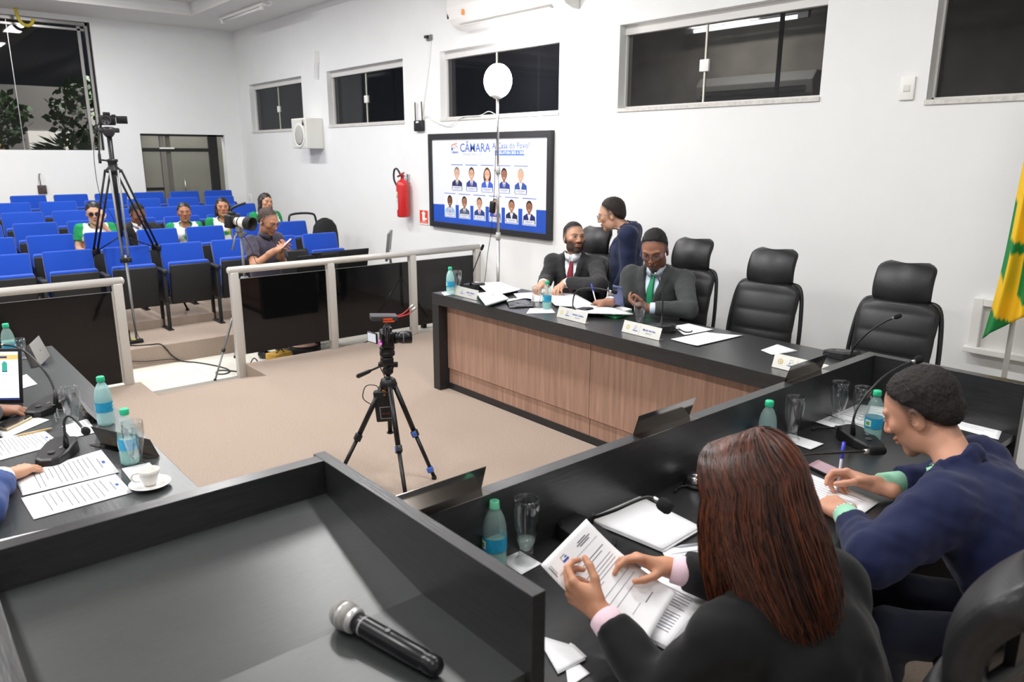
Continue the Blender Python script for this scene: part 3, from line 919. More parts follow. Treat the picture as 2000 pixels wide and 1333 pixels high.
ptxt('LEGISLATURA 2025 A 2028', .038, 995.5, 298.6, 3, bold=.0004)
for (x0, y0, x1, y1, mi, d) in ((966.5, 294, 1024, 304, 2, .0006), (955.5, 281.5, 956.2, 304, 1, .0006), (901, 306.4, 950, 306.9, 1, .0006)):
    a, z1 = wpt(x0, y0, YP); c, z0 = wpt(x1, y1, YP); b.add([(a, YP - d, z0), (c, YP - d, z0), (c, YP - d, z1), (a, YP - d, z1)], [(0, 1, 2, 3)], mi)
# emblem: open frame with a ribbon
def strip(pts, wd, mi):
    P = [np.array([*wpt(px, py, YP)]) for px, py in pts]
    for p, q in zip(P[:-1], P[1:]):
        d = (q - p) / np.linalg.norm(q - p); n = np.array([-d[1], d[0]]) * wd
        b.add([(p[0] + n[0], YP - .001, p[1] + n[1]), (p[0] - n[0], YP - .001, p[1] - n[1]), (q[0] - n[0], YP - .001, q[1] - n[1]), (q[0] + n[0], YP - .001, q[1] + n[1])], [(0, 1, 2, 3)], mi)
strip([(892.6, 280.5), (882.5, 283.5), (882, 290)], .007, 4); strip([(881.5, 292), (885, 291)], .012, 0); strip([(888, 285), (893, 286), (893.5, 291)], .006, 1); strip([(885, 288), (890, 290)], .006, 5)
b.build('lettering', [mat('print_text_blue', (74, 106, 196), .6), mat('print_text_grey', (176, 180, 196), .6), M_PBLUE2, mat('print_text_white', (240, 244, 250), .6), mat('print_orange', (206, 150, 120), .6), mat('print_gold', (208, 190, 140), .6)], t)

# fire extinguisher and its sign --------------------------------------------
ex, ez = -7.78, 1.08
t = thing('fire_extinguisher', 'red fire extinguisher hanging on the white wall beside the poster', 'extinguisher', (ex, 4.90, ez))
b = MB(); b.lathe([(.06, 0), (.072, .006), (.075, .02), (.075, .37), (.07, .40), (.05, .425), (.022, .44), (.02, .46)], (ex, 4.905, ez), 24); b.build('cylinder', M_RED, t)
b = MB(); b.lathe([(.018, 0), (.02, .03), (.014, .05)], (ex, 4.905, ez + .46), 12); b.box((-.015, -.07, 0), (.015, .03, .012), c=(ex, 4.905, ez + .50), R=rotx(.5)); b.box((-.015, -.06, 0), (.015, .03, .012), c=(ex, 4.905, ez + .475))
b.build('valve', mat('valve_red', (150, 44, 44), .4), t)
b = MB(); b.tube(cr([(ex - .01, 4.90, ez + .475), (ex - .07, 4.88, ez + .56), (ex - .12, 4.87, ez + .54), (ex - .13, 4.87, ez + .44), (ex - .085, 4.88, ez + .36)], 6), .011, 8); b.build('hose', M_BLACK, t)
def cyl_patch(b, c, r, a0, a1, z0, z1, mi=0, n=8):
    V = []
    for i in range(n + 1):
        a = a0 + (a1 - a0) * i / n
        V += [(c[0] + r * math.cos(a), c[1] + r * math.sin(a), z0), (c[0] + r * math.cos(a), c[1] + r * math.sin(a), z1)]
    b.add(V, [(2 * i, 2 * i + 2, 2 * i + 3, 2 * i + 1) for i in range(n)], mi, True)
b = MB(); cc = (ex, 4.905); A0, A1 = math.radians(190), math.radians(272)
for z0, z1, mi, a1 in ((.09, .30, 0, A1), (.225, .255, 2, A1), (.26, .275, 1, A1 - .05), (.285, .345, 1, A1 - .45), (.35, .385, 3, A1 - .6), (.11, .17, 1, A1 - .7), (.175, .215, 4, A1 - .25)):
    cyl_patch(b, cc, .0758 + (.0004 if mi else 0), A0, a1, ez + z0, ez + z1, mi)
b.build('label_sticker', [mat('sticker_white', (232, 232, 230), .5), mat('sticker_yellow', (236, 196, 40), .5), mat('sticker_grey', (160, 160, 160), .5), mat('sticker_pale', (214, 230, 226), .5), mat('sticker_blue', (120, 180, 220), .5)], t, fix=False)
b = MB(); b.box((ex - .02, 4.975, ez + .40), (ex + .02, Y_W, ez + .50)); b.box((ex - .015, 4.91, ez + .45), (ex + .015, 4.98, ez + .46)); b.build('wall_bracket', M_STEEL, t)
x0, z0 = wpt(820, 438); x1, z1 = wpt(838, 410)
t = thing('safety_sign', 'small red and white extinguisher sign under the poster edge', 'sign', (x0, Y_W, z0))
b = MB(); b.box((x0, 4.992, z0), (x1, Y_W, z1)); b.build('plate', mat('sign_white', (240, 226, 222), .4), t, bevel=.001)
b = MB(); w_, h_ = x1 - x0, z1 - z0
def sg(u0, v0, u1, v1, mi, d):
    b.add([(x0 + w_ * u0, 4.992 - d, z0 + h_ * v0), (x0 + w_ * u1, 4.992 - d, z0 + h_ * v0), (x0 + w_ * u1, 4.992 - d, z0 + h_ * v1), (x0 + w_ * u0, 4.992 - d, z0 + h_ * v1)], [(0, 1, 2, 3)], mi)
sg(.08, .1, .92, .93, 0, .0006); sg(.36, .26, .62, .78, 1, .0012); sg(.30, .70, .68, .80, 1, .0013); sg(.42, .78, .56, .88, 1, .0014); sg(.66, .32, .8, .46, 1, .0013)
add_text(b, 'EXTINTOR', h_ * .13, ((x0 + x1) / 2, 4.9905, z0 + h_ * .18), RW, 1)
b.build('pictogram', [mat('sign_red', (222, 72, 50), .5), mat('sign_white2', (250, 244, 240), .5)], t, fix=False)

# speaker cabinet ------------------------------------------------------------
t = thing('wall_speaker', 'white square loudspeaker cabinet mounted below the far window', 'speaker', (-10.15, 5.0, 1.89))
b = MB(); b.rbox((-10.37, 4.745, 1.885), (-9.92, 5.0, 2.29), .008, 2); b.build('cabinet', mat('speaker_white', (226, 226, 220), .5), t)
b = MB(); b.box((-10.35, 4.7415, 1.905), (-9.94, 4.746, 2.27)); b.build('baffle', mat('speaker_baffle', (212, 212, 206), .5), t)
b = MB(); b.lathe([(.165, 0), (.165, .006), (.15, .012), (.14, .006)], (-10.13, 4.743, 2.06), 32, R=rotx(math.pi / 2)); b.build('driver_ring', mat('speaker_ring', (228, 228, 224), .4), t)
b = MB(); b.lathe([(.14, .004), (.10, .014), (.001, .02)], (-10.13, 4.743, 2.06), 32, R=rotx(math.pi / 2)); b.build('grille', mat('speaker_grille', (176, 176, 170), .6, var=.2, scale=160), t)
b = MB(); b.prism([(.0, .0), (.06, -.02), (.02, .07)], 0, .004, (-10.02, 4.741, 2.20), RW); b.build('port', M_BLACKM, t)

# router and cable run ---------------------------------------------------------
xr, zr = wpt(822, 246)
t = thing('wifi_router', 'small black router with two upright antennas on the wall between windows', 'router', (xr, 5.0, zr))
b = MB(); b.rbox((xr - .085, 4.955, zr - .06), (xr + .085, Y_W, zr + .06), .012, 3); b.build('case', M_BLACK, t)
for s in (-1, 1):
    b = MB(); b.rod((xr + s * .07, 4.975, zr + .05), (xr + s * .065, 4.97, zr + .26), .007, 8); b.build('antenna', mat('antenna_olive', (70, 66, 40), .5), t)
b = MB(); b.box((xr - .03, 4.953, zr + .03), (xr + .02, 4.956, zr + .05)); b.build('label', M_WHITEP, t)
P = [wpt(*p) for p in ((843, 78), (841, 110), (836, 150), (830, 195), (826, 225))]
b = MB(); b.tube(cr([(x, 4.992, z) for x, z in P], 5), .004, 6); tag(b.build('wall_cable', M_WCABLE), 'thin white cable running down the wall to the router', 'cable')
P = [wpt(*p) for p in ((826, 232), (838, 226), (850, 236), (880, 246), (906, 229), (940, 226), (958, 218), (972, 224))]
b = MB(); b.tube(cr([(x, 4.975, z) for x, z in P], 5), .004, 6); tag(b.build('loose_cable', M_WCABLE), 'loose white cable drooping along the window sill to the lamp stand', 'cable')
xb, zb = wpt(840, 74)
t = thing('wall_socket', 'small dark wall socket with a cable high above the router', 'socket', (xb, 5, zb))
b = MB(); b.rbox((xb - .05, 4.98, zb - .03), (xb + .05, 5, zb + .03), .006); b.build('plate', M_GREYP, t)
b = MB(); b.rbox((xb - .05, 4.95, zb - .005), (xb + .0, 4.985, zb + .025), .006); b.build('plug', M_BLACK, t)
xb, zb = wpt(622, 126)
t = thing('wall_bracket', 'small white bent bracket on the wall between the two far windows', 'bracket', (xb, 5, zb))
b = MB(); b.box((xb + .0, 4.93, zb + .02), (xb + .03, 5, zb + .17)); b.build('plate', M_WHITEP, t, bevel=.003)
b = MB(); b.box((-.02, -.012, -.17), (.02, .012, .02), c=(xb - .01, 4.94, zb), R=roty(.15)); b.build('arm', M_WHITEP, t, bevel=.003)
# switch plate
xb, zb = wpt(1773, 173)
t = thing('switch_plate', 'white rounded switch plate between the two nearest windows', 'switch', (xb, 5, zb))
b = MB(); b.rbox((xb - .045, 4.985, zb - .07), (xb + .045, 5, zb + .07), .014, 3); b.build('plate', M_WHITEP, t)
b = MB(); b.rbox((xb - .02, 4.981, zb - .02), (xb + .02, 4.986, zb + .02), .004); b.build('button', mat('switch_grey', (215, 215, 212), .4), t)
xb, zb = wpt(490, 389)
t = thing('switch_plate', 'white switch plate low on the wall near the far corner', 'switch', (xb, 5, zb))
b = MB(); b.rbox((xb - .06, 4.985, zb - .08), (xb + .06, 5, zb + .08), .01, 2); b.build('plate', M_WHITEP, t)
b = MB(); b.rbox((xb - .02, 4.981, zb - .03), (xb + .02, 4.986, zb + .03), .004); b.build('button', mat('switch_grey', (215, 215, 212), .4), t)
# floor box on the back wall with cables
pb = atx(82, 369, X_B)
t = thing('wall_socket', 'dark socket box with hanging cables on the back wall behind the seats', 'socket', (X_B, pb[1], pb[2]))
b = MB(); b.rbox((X_B, pb[1] - .055, pb[2] - .07), (X_B + .03, pb[1] + .055, pb[2] + .05), .006); b.build('box', mat('socket_brown', (74, 62, 60), .5), t)
b = MB(); b.tube(cr([(X_B + .03, pb[1] - .01, pb[2]), (X_B + .06, pb[1] - .02, pb[2] + .12), (X_B + .05, pb[1] - .02, pb[2] + .2), (X_B + .02, pb[1] + .0, pb[2] + .21)], 5), .008, 6); b.build('cable', M_GREYP, t)

# air conditioner --------------------------------------------------------------
t = thing('air_conditioner', 'white split air conditioner high on the wall above the lamp', 'air conditioner', (-5.8, 5.0, 3.0))
prof = [(0, .40), (-.16, .40), (-.235, .35), (-.255, .2), (-.23, .09), (-.17, .03), (-.08, 0), (0, 0)]
R_ = np.array([[0, 0, 1], [1, 0, 0], [0, 1, 0]], float)
b = MB(); b.prism(prof, -.82, .82, c=(-5.80, 5.0, 3.03), R=R_); b.build('body', mat('ac_white', (226, 225, 222), .35), t, bevel=.012)
b = MB(); b.box((-6.45, 4.80, 3.045), (-5.15, 4.845, 3.055), c=(0, 0, 0)); b.build('air_flap', mat('ac_flap', (205, 204, 202), .4), t, bevel=.002)
b = MB(); b.prism([(-.02, -.02), (.02, -.03), (.03, .02), (-.01, .03)], 0, .002, (-6.35, 4.752, 3.16), RW); b.build('sticker', mat('sticker_orange', (226, 140, 50), .5), t)
b = MB(); b.box((-6.62, 4.76, 3.13), (-6.60, 4.9, 3.2)); b.build('side_vent', M_BLACKM, t)

# ceiling fixtures ---------------------------------------------------------------
t = thing('tube_fixture', 'unlit white tube light fixed to the ceiling border near the corner', 'light', (-10.9, 4.36, CEIL_Z))
b = MB(); b.rbox((-11.68, 4.33, CEIL_Z - .045), (-10.12, 4.39, CEIL_Z), .006); b.build('batten', M_WHITEP, t)
b = MB(); b.rod((-11.58, 4.36, CEIL_Z - .065), (-10.22, 4.36, CEIL_Z - .065), .016, 10); b.build('tube', mat('tube_off', (232, 232, 230), .3), t)
for x in (-11.6, -10.2):
    b = MB(); b.rbox((x - .03, 4.34, CEIL_Z - .09), (x + .03, 4.38, CEIL_Z - .03), .006); b.build('lamp_holder', M_WHITEP, t)
b = MB(); b.tube(cr([(-10.15, 4.37, CEIL_Z - .03), (-10.02, 4.39, CEIL_Z - .06), (-9.9, 4.37, CEIL_Z - .05), (-9.93, 4.35, CEIL_Z - .01), (-10.05, 4.35, CEIL_Z - .005)], 5), .008, 6); b.build('cable', M_WCABLE, t)
M_PANEL = mat('panel_light', (255, 255, 255), emit=(255, 252, 246), es=5.0)
for i, (x, y) in enumerate(LIGHTS):
    t = thing('ceiling_light', '%s tray light from the back wall, %s the windowed wall' % (ORD[i // 2], 'nearer' if y > 1 else 'away from'), 'light', (x, y, TRAY_Z), group='ceiling tray lights')
    b = MB(); b.box((x - .62, y - .15, TRAY_Z - .05), (x + .62, y + .15, TRAY_Z)); b.build('housing', M_WHITEP, t, bevel=.004)
    b = MB(); b.box((x - .6, y - .13, TRAY_Z - .054), (x + .6, y + .13, TRAY_Z - .05)); b.build('diffuser', M_PANEL, t)
p = [atx(*q, -12.75) for q in ((30, 20), (36, 36), (44, 46), (54, 50), (62, 46), (65, 37))]; p[0][2] = CEIL_Z - .005
b = MB(); b.tube(cr(p, 5), .022, 8); tag(b.build('yellow_conduit', mat('conduit_yellow', (206, 186, 62), .5, bump=.4, bscale=60)), 'loop of yellow corrugated conduit hanging by the big window head', 'conduit')

# flag, pole and white wall box -------------------------------------------------------
t = thing('wall_box', 'shallow white framed box on the wall behind the flag', 'box', (-1.2, 5.0, .66))
b = MB(); b.box((-1.6, 4.93, .655), (-.75, 5.0, .69)); b.build('ledge', M_WHITEP, t, bevel=.004)
b = MB(); b.box((-1.585, 4.955, .69), (-1.53, 5.0, .985)); b.box((-1.53, 4.955, .94), (-.75, 5.0, .985)); b.box((-.80, 4.955, .69), (-.75, 5.0, .94)); b.build('frame', M_WHITEP, t, bevel=.004)
b = MB(); b.box((-1.53, 4.985, .69), (-.80, 4.995, .94)); b.build('back_board', mat('box_board', (222, 222, 218), .5), t)
fx, fy = -1.30, 4.72
t = thing('flag', 'green, yellow, blue and white flag hanging from a pole by the wall', 'flag', (fx, fy, 0))
b = MB(); b.rod((fx, fy, 0), (fx, fy, 2.35), .014, 10); b.build('pole', mat('pole_white', (216, 216, 212), .35), t)
b = MB(); b.lathe([(.16, 0), (.16, .02), (.03, .05), (.03, .12)], (fx, fy, 0), 20); b.build('base', M_CHROME, t)
b = MB(); b.lathe([(.001, 0), (.022, .01), (.016, .05), (.001, .08)], (fx, fy, 2.34), 10); b.build('finial', M_CHROME, t)
nu, nv = 60, 70; P = np.zeros((nu, nv, 3)); Cc = np.zeros((nu, nv, 4))
gr, ye, bl, wh = lin((22, 128, 62)), lin((240, 192, 30)), lin((40, 50, 130)), lin((226, 226, 232))
for i in range(nu):
    for j in range(nv):
        u, v = i / (nu - 1), j / (nv - 1)           # u 0 outer fold edge .. 1 other edge, v 0 top .. 1 bottom
        left = -.01 - .125 * v - .012 * math.sin(6 * v)
        right = .10 + .09 * v
        fold = math.sin(u * 15 + 1.5 * v) * (.012 + .03 * v) + math.sin(u * 31 + 4 * v) * .008
        zz = 2.28 - 1.36 * v - .10 * v * (1 - u) ** 1.5 * 1.2 + .12 * v * u
        P[i, j] = (fx + left + (right - left) * u, fy - .05 - .06 * math.sin(math.pi * u) + fold, zz)
        s = 2.28 - zz
        d = u * .55 + .02 * math.sin(9 * s)
        if s < .42 + .3 * u:
            c = gr if u < .14 else (ye if u < .30 else wh)
        elif s < .70 + .12 * u:
            c = ye if u < .28 + .35 * (s - .42) else bl
        elif s < .90 + .06 * u:
            c = gr if u < .10 else ye
        elif s < 1.10 + .22 * u:
            c = gr if not (.22 < u < .45 and s > .98) else ye
        elif s < 1.30 + .12 * u:
            c = ye
        else:
            c = gr
        Cc[i, j] = c
b = MB(); b.sheet(P, .002); fl = b.build('cloth', vcol_mat('flag_cloth', .8, bump=.1, bscale=300), t, fix=False)
ca = fl.data.color_attributes.new('Col', 'FLOAT_COLOR', 'POINT'); ca.data.foreach_set('color', np.concatenate([Cc.reshape(-1, 4)] * 2).ravel())

# lamp on a stand ------------------------------------------------------------------------
lx, ly = -5.56, 4.55
t = thing('light_stand', 'tall silver light stand with a glaring white lamp in front of the poster', 'lamp', (lx, ly, 0))
b = MB(); b.rod((lx, ly, .12), (lx, ly, 1.05), .016, 10); b.rod((lx, ly, 1.05), (lx, ly, 1.66), .0135, 10); b.rod((lx, ly, 1.66), (lx, ly, 2.34), .011, 10); b.build('pole', M_STEEL, t)
for z in (1.05, 1.66):
    b = MB(); b.lathe([(.022, -.03), (.024, 0), (.022, .04)], (lx, ly, z), 12); b.rod((lx, ly, z), (lx - .05, ly - .01, z + .005), .008, 8); b.build('clamp', mat('clamp_grey', (180, 180, 178), .4), t)
for i in range(3):
    a = 2.1 * i + .6
    b = MB(); b.rod((lx, ly, .45), (lx + .33 * math.cos(a), ly + .33 * math.sin(a), .015), .01, 8); b.build('leg', M_STEEL, t)
b = MB(); b.lathe([(.03, -.14), (.06, -.12), (.075, -.10)], (lx, ly, 2.44), 16); b.build('lamp_socket', M_WHITEP, t)
b = MB(); b.ell((lx, ly, 2.455), (.15, .11, .15), 28, 18); b.build('lamp_globe', mat('lamp_glow', (255, 255, 255), emit=(255, 250, 252), es=L_STAND), t)
pa = aty(962, 405, ly - .02)
t = thing('power_adapter', 'black power adapter dangling on its cable beside the light stand', 'adapter', pa)
b = MB(); b.rbox((-.03, -.018, -.055), (.03, .018, .055), .008, 2, c=pa, R=roty(.15)); b.build('body', M_BLACK, t)
pts = [aty(*q, ly - .02) for q in ((973, 230), (968, 300), (966, 360), (964, 392))]
b = MB(); b.tube(cr(pts, 5), .003, 6); b.tube(cr([aty(*q, ly - .02) for q in ((961, 418), (960, 450), (955, 480), (952, 500), (948, 540), (945, 556))], 5), .003, 6); b.build('cable', M_CABLE, t)

# ================================================================== SMALL THINGS ON THE DESKS
M_PET = mat('pet_plastic', (196, 232, 226), .06, alpha=.26, spec=.8)
M_PETF = mat('pet_full', (176, 224, 224), .06, alpha=.62, spec=.8)
M_AQUA = mat('bottle_water', (150, 214, 208), .05, alpha=.55, spec=.6)
M_LBL = mat('label_cyan', (40, 160, 205), .45, var=.15, scale=60)
M_LBLG = mat('label_green', (90, 190, 80), .45)
M_LBLW = mat('label_white', (238, 244, 246), .45)
ZD, ZH = .7512, .7712

BP = [(.024, 0), (.0305, .004), (.032, .012), (.032, .05), (.0305, .056), (.032, .062), (.032, .105), (.031, .125), (.026, .15), (.018, .168), (.0125, .176), (.0125, .186)]


def bottle(label, p, h=.2, cap=True, fill=.12, full=False, rz=0.0):
    s = h / .2
    t = thing('water_bottle', label, 'bottle', p, rz, 'green capped water bottles')
    b = MB(); b.lathe([(r, z * s) for r, z in BP], (0, 0, 0), 24); o = b.build('bottle_body', M_PETF if full else M_PET, t, local=True)
    if not full:
        pr = [(r - .0018, max(.002, z * s)) for r, z in BP if z < fill]; pr.append((pr[-1][0], fill * s))
        b = MB(); b.lathe(pr, (0, 0, 0), 20); b.build('water', M_AQUA, t, local=True)
    b = MB(); cyl_patch(b, (0, 0), .0325, 0, 2 * math.pi, .058 * s, .098 * s, 0, 28)
    b.build('label', M_LBL, t, local=True, fix=False)
    b = MB()
    for a in (-2.2, .9):
        cyl_patch(b, (0, 0), .0329, a, a + .75, .066 * s, .090 * s, 0, 6); cyl_patch(b, (0, 0), .0331, a + .12, a + .6, .070 * s, .084 * s, 1, 6)
    b.build('label_print', [M_LBLW, M_LBLG], t, local=True, fix=False)
    if cap:
        b = MB(); b.lathe([(.0148, .181 * s), (.0155, .183 * s), (.015, .199 * s), (.013, .2015 * s), (.001, .2018 * s)], (0, 0, 0), 20); b.build('cap', M_GREENCAP, t, local=True)
    else:
        b = MB(); b.lathe([(.0135, .176 * s), (.015, .179 * s), (.0135, .183 * s), (.0128, .198 * s), (.011, .199 * s), (.011, .18 * s)], (0, 0, 0), 20); b.build('neck_ring', mat('neck_green', (110, 210, 170), .15, alpha=.5), t, local=True)
    return t


GPF = [(.026, 0), (.029, .003), (.029, .008), (.021, .016), (.0195, .024), (.021, .04), (.027, .07), (.032, .10), (.035, .13), (.0352, .15), (.0335, .168)]


def beer_glass(label, p, h=.168, water=None, low=False):
    s = h / .168
    t = thing('drinking_glass', label, 'glass', p, 0, 'tall clear glasses')
    out = [(r, z * s) for r, z in GPF]; inn = [(r - .0022, z * s) for r, z in GPF if z > .03][::-1] + [(.001, .028 * s)]
    b = MB(); b.lathe(out + [(GPF[-1][0] - .0012, (.169) * s)] + inn, (0, 0, 0), 28); b.build('bowl', M_GLASS, t, local=True)
    if water:
        pr = [(.001, .0285 * s)] + [(r - .0026, z * s) for r, z in GPF if .03 < z < water] + [(.0245, water * s), (.001, water * s)]
        b = MB(); b.lathe(pr, (0, 0, 0), 24); b.build('water', mat('glass_water', (214, 236, 232), .03, alpha=.35), t, local=True)
    return t


def gooseneck(label, base, rz, pts, head, foam=.045, fr=.014, base_on=True, nr=.0045, cat='microphone'):
    """Table microphone: wedge base, bendable neck and foam head; pts and head in world space."""
    t = thing('table_microphone', label, 'microphone', base, rz, 'gooseneck microphones')
    if base_on:
        poly = [(-.10 + .0, -.02), (-.085, -.04), (-.03, -.055), (.05, -.055), (.085, -.04), (.09, 0), (.085, .04), (.05, .055), (-.03, .055), (-.085, .04), (-.10, .02)]
        n = len(poly); V = [(x, y, 0) for x, y in poly] + [(x * .97, y * .95, .022 + (x + .1) * .11) for x, y in poly] + [(x * .86, y * .8, .027 + (x + .1) * .11) for x, y in poly]
        Fs = [tuple(reversed(range(n))), tuple(range(2 * n, 3 * n))] + [(i, (i + 1) % n, n + (i + 1) % n, n + i) for i in range(n)] + [(n + i, n + (i + 1) % n, 2 * n + (i + 1) % n, 2 * n + i) for i in range(n)]
        b = MB(); b.add(V, Fs); b.build('base', M_BLACK, t, local=True, bevel=.003)
        b = MB(); b.lathe([(.012, 0), (.012, .003)], (-.045, 0, .0325), 14); b.box((-.05, -.008, .0355), (-.04, .008, .0365)); b.build('talk_button', mat('button_grey', (70, 70, 72), .4), t, local=True)
        b = MB(); b.rod((.085, .01, .025), (.12, .012, .02), .009, 10); b.build('plug', M_STEEL, t, local=True)
        b = MB(); b.tube(cr([(.118, .012, .02), (.15, .02, .008), (.17, .05, .005), (.16, .09, .004)], 4), .004, 6); b.build('cable', M_CABLE, t, local=True)
        add = MB(); add_text(add, 'MIC', .012, (-.01, -.02, .0385), np.eye(3)); add.build('marking', mat('marking_grey', (170, 170, 168), .5), t, local=True)
    pts = np.asarray(pts, float)
    P = cr(pts, 7)
    b = MB(); b.tube(P, nr, 8); b.build('gooseneck', M_BLACK, t)
    d = P[2] - P[0]; d /= np.linalg.norm(d)
    b = MB(); b.tube([pts[0] - d * .012, pts[0] + d * .02, pts[0] + d * .05], [.010, .009, .005], 12); b.build('neck_socket', M_BLACK, t)
    head = np.asarray(head, float); dh = head - P[-1]; dh /= np.linalg.norm(dh) + 1e-9
    b = MB(); b.tube([P[-1] - dh * .004, P[-1] + dh * .018], [.0062, .0068], 10); b.build('collar', M_STEEL, t)
    b = MB(); prof = [(.001, 0), (fr * .8, .002), (fr, .010), (fr, foam - .010), (fr * .8, foam - .003), (.001, foam)]
    b.lathe(prof, P[-1] + dh * .012, 14, R=basis(dh)); b.build('foam_head', mat('mic_foam', (24, 24, 25), .95, bump=.8, bscale=700), t)
    return t


def paper(label, corners, z, name='paper_sheet', cat='paper', group=None, curl=.0, lines=0, th=.0008, bump=0.0, logo=False, stack=0, mats=None, seed=0, thing_z=None):
    """Sheet from four pixel corners (clockwise from far edge) lying at height z; lines = printed rows."""
    C = [at(px, py, z) for px, py in corners] if len(corners[0]) == 2 else [np.asarray(c, float) for c in corners]
    rg = np.random.default_rng(seed + 5)
    cen = sum(C) / 4
    t = thing(name, label, cat, (cen[0], cen[1], z), 0, group)
    def pos(u, v, dz=0.0):
        p = C[0] * (1 - u) * (1 - v) + C[1] * u * (1 - v) + C[2] * u * v + C[3] * (1 - u) * v
        p = p + np.array([0, 0, curl * (abs(2 * u - 1) ** 3) * .5 + curl * max(0, v - .6) ** 2 * 2 + bump * math.sin(math.pi * u) * math.sin(math.pi * v) + dz])
        return p
    n = 9
    for k in range(stack, -1, -1):
        off = (rg.uniform(-.006, .006, 3) * [1, 1, 0]) if k else np.zeros(3)
        P = np.array([[pos(u, v, .0012 - k * .0011 + stack * .0011) + off for v in np.linspace(0, 1, n)] for u in np.linspace(0, 1, n)])
        b = MB(); b.sheet(P, th); b.build('sheet', mats or M_PAPER, t)
    if lines or logo:
        b = MB()
        def strip_(u0, u1, v, wv, mi):
            q = [pos(u, vv, .0012 + stack * .0011 + .0009) for u, vv in ((u0, v), (u1, v), (u1, v + wv), (u0, v + wv))]
            m_ = 4; top = [pos(u0 + (u1 - u0) * i / m_, v, .0025 + stack * .0011) for i in range(m_ + 1)]; bot = [pos(u0 + (u1 - u0) * i / m_, v + wv, .0025 + stack * .0011) for i in range(m_ + 1)]
            b.add(top + bot, [(i, i + 1, m_ + 2 + i, m_ + 1 + i) for i in range(m_)], mi)
        for i in range(lines):
            v = .2 + .66 * i / max(1, lines); u1 = rg.uniform(.6, .88) if rg.random() < .4 else .88
            strip_(.12, u1, v, .010, 0)
        if logo:
            strip_(.45, .55, .06, .035, 1); strip_(.3, .7, .115, .012, 0)
        b.build('printed_text', [mat('print_faint', (120, 122, 132), .8), M_INKB], t, fix=False)
    return t


def nameplate(label, a, c, lean, nrm, h=.072, text=None, sub=None, flange=.04):
    """Bent steel name plate: bottom edge a-c, face normal nrm (horizontal), leaning back by `lean`."""
    a, c = np.asarray(a, float), np.asarray(c, float); x = c - a; L = np.linalg.norm(x); x /= L
    nrm = np.asarray(nrm, float); up = np.array([0, 0, 1.0]); pl = up * math.cos(lean) - nrm * math.sin(lean)
    t = thing('name_plate', label, 'name plate', (a + c) / 2, 0, 'folded steel name plates')
    fn = np.cross(x, pl)
    R = np.stack([x, pl, fn], 1); b = MB(); b.box((0, 0, -.0008), (L, h, .0008), c=a + up * .001, R=R); b.build('plate', M_MIRROR if text is None else mat('plate_silver', (212, 212, 206), .35, metal=.55), t)
    b = MB(); R2 = np.stack([x, -nrm, np.cross(x, -nrm)], 1); b.box((0, 0, 0), (L, flange, .0012), c=a + up * .0004, R=R2 if R2[2, 2] > 0 else R2 * [1, 1, -1]); b.build('foot_flange', M_MIRROR if text is None else M_STEEL, t)
    b = MB(); o = a + up * .001 + fn * .0012
    w = lambda u, v: o + x * (L * u) + pl * (h * v)
    if text:
        add_text(b, text, h * .24, w(.70, .56), R, 0, bold=.0004, sx=.9)
        add_text(b, sub or 'VEREADOR', h * .13, w(.70, .30), R, 1)
        add_text(b, 'CÂMARA', h * .14, w(.345, .33), R, 0, bold=.0003)
        for (u0, v0, u1, v1, mi) in ((.455, .12, .459, .88, 1), (.31, .50, .315, .74, 1), (.31, .72, .375, .75, 1), (.372, .52, .378, .68, 1), (.302, .47, .335, .52, 0), (.325, .55, .365, .58, 1)):
            b.add([w(u0, v0), w(u1, v0), w(u1, v1), w(u0, v1)], [(0, 1, 2, 3)], mi)
        n = 16
        for rr, mi, d in ((.20, 2, 0), (.13, 3, .0003), (.07, 2, .0006)):
            cc = w(.14, .5) + fn * d; b.add([cc + (x * math.cos(6.2832 * i / n) + pl * math.sin(6.2832 * i / n)) * h * rr for i in range(n)], [tuple(range(n))], mi)
        b.build('engraving', [mat('engrave_blue', (70, 92, 170), .6), mat('engrave_grey', (140, 142, 146), .6), mat('crest_gold', (196, 178, 130), .6), mat('crest_pale', (226, 218, 190), .6)], t, fix=False)
    else:
        add_text(b, 'CÂMARA', h * .12, w(.45, .55) - fn * .0026, R * [-1, 1, -1], 0)
        b.build('stamp', mat('stamp_grey', (120, 118, 114), .5), t)
    return t


# ---- head table
nm1 = nameplate('silver name plate at the bottled end of the head table', at(885.4, 575.6, ZH), at(930, 587, ZH), .35, (0, -1, 0), text='Julinho Oliveira')
nameplate('silver name plate with gold crest before the man in red tie', at(1087, 619, ZH), at(1143, 633.5, ZH), .35, (0, -1, 0), text='Antônio Quirino')
nameplate('silver name plate with gold crest before the glass and microphone', at(1214, 648, ZH), at(1287, 666, ZH), .35, (0, -1, 0), text='Marcio da Lima')
nameplate('silver name plate with gold crest in front of the folded napkin', at(1507, 717, ZH), at(1507, 717, ZH) + [.285, -.01, 0], .35, (0, -1, 0), text='Presidente')
bottle('full water bottle at the end of the head table by the railing', at(880, 575, ZH), .207, full=True)
bottle('half empty water bottle in front of the man in red tie', at(1068, 604, ZH), .195, fill=.05)
beer_glass('clear glass standing behind the bottle at the head table end', at(893, 571, ZH))
beer_glass('clear glass beside the half empty bottle on the head table', at(1048, 606, ZH), .16)
beer_glass('clear glass behind the name plate, next to the green tied man', at(1248, 639, ZH), .15)
r0 = at(919, 561, ZH)
gooseneck('table microphone with straight neck at the bottled end of head table', r0 + [.05, .0, 0], 0.2, [at(919, 557, .80), aty(921, 540, 3.52), aty(930, 515, 3.52), aty(939, 491, 3.52)], aty(945, 476, 3.52), .05, .011)
r0 = at(1119, 611, ZH)
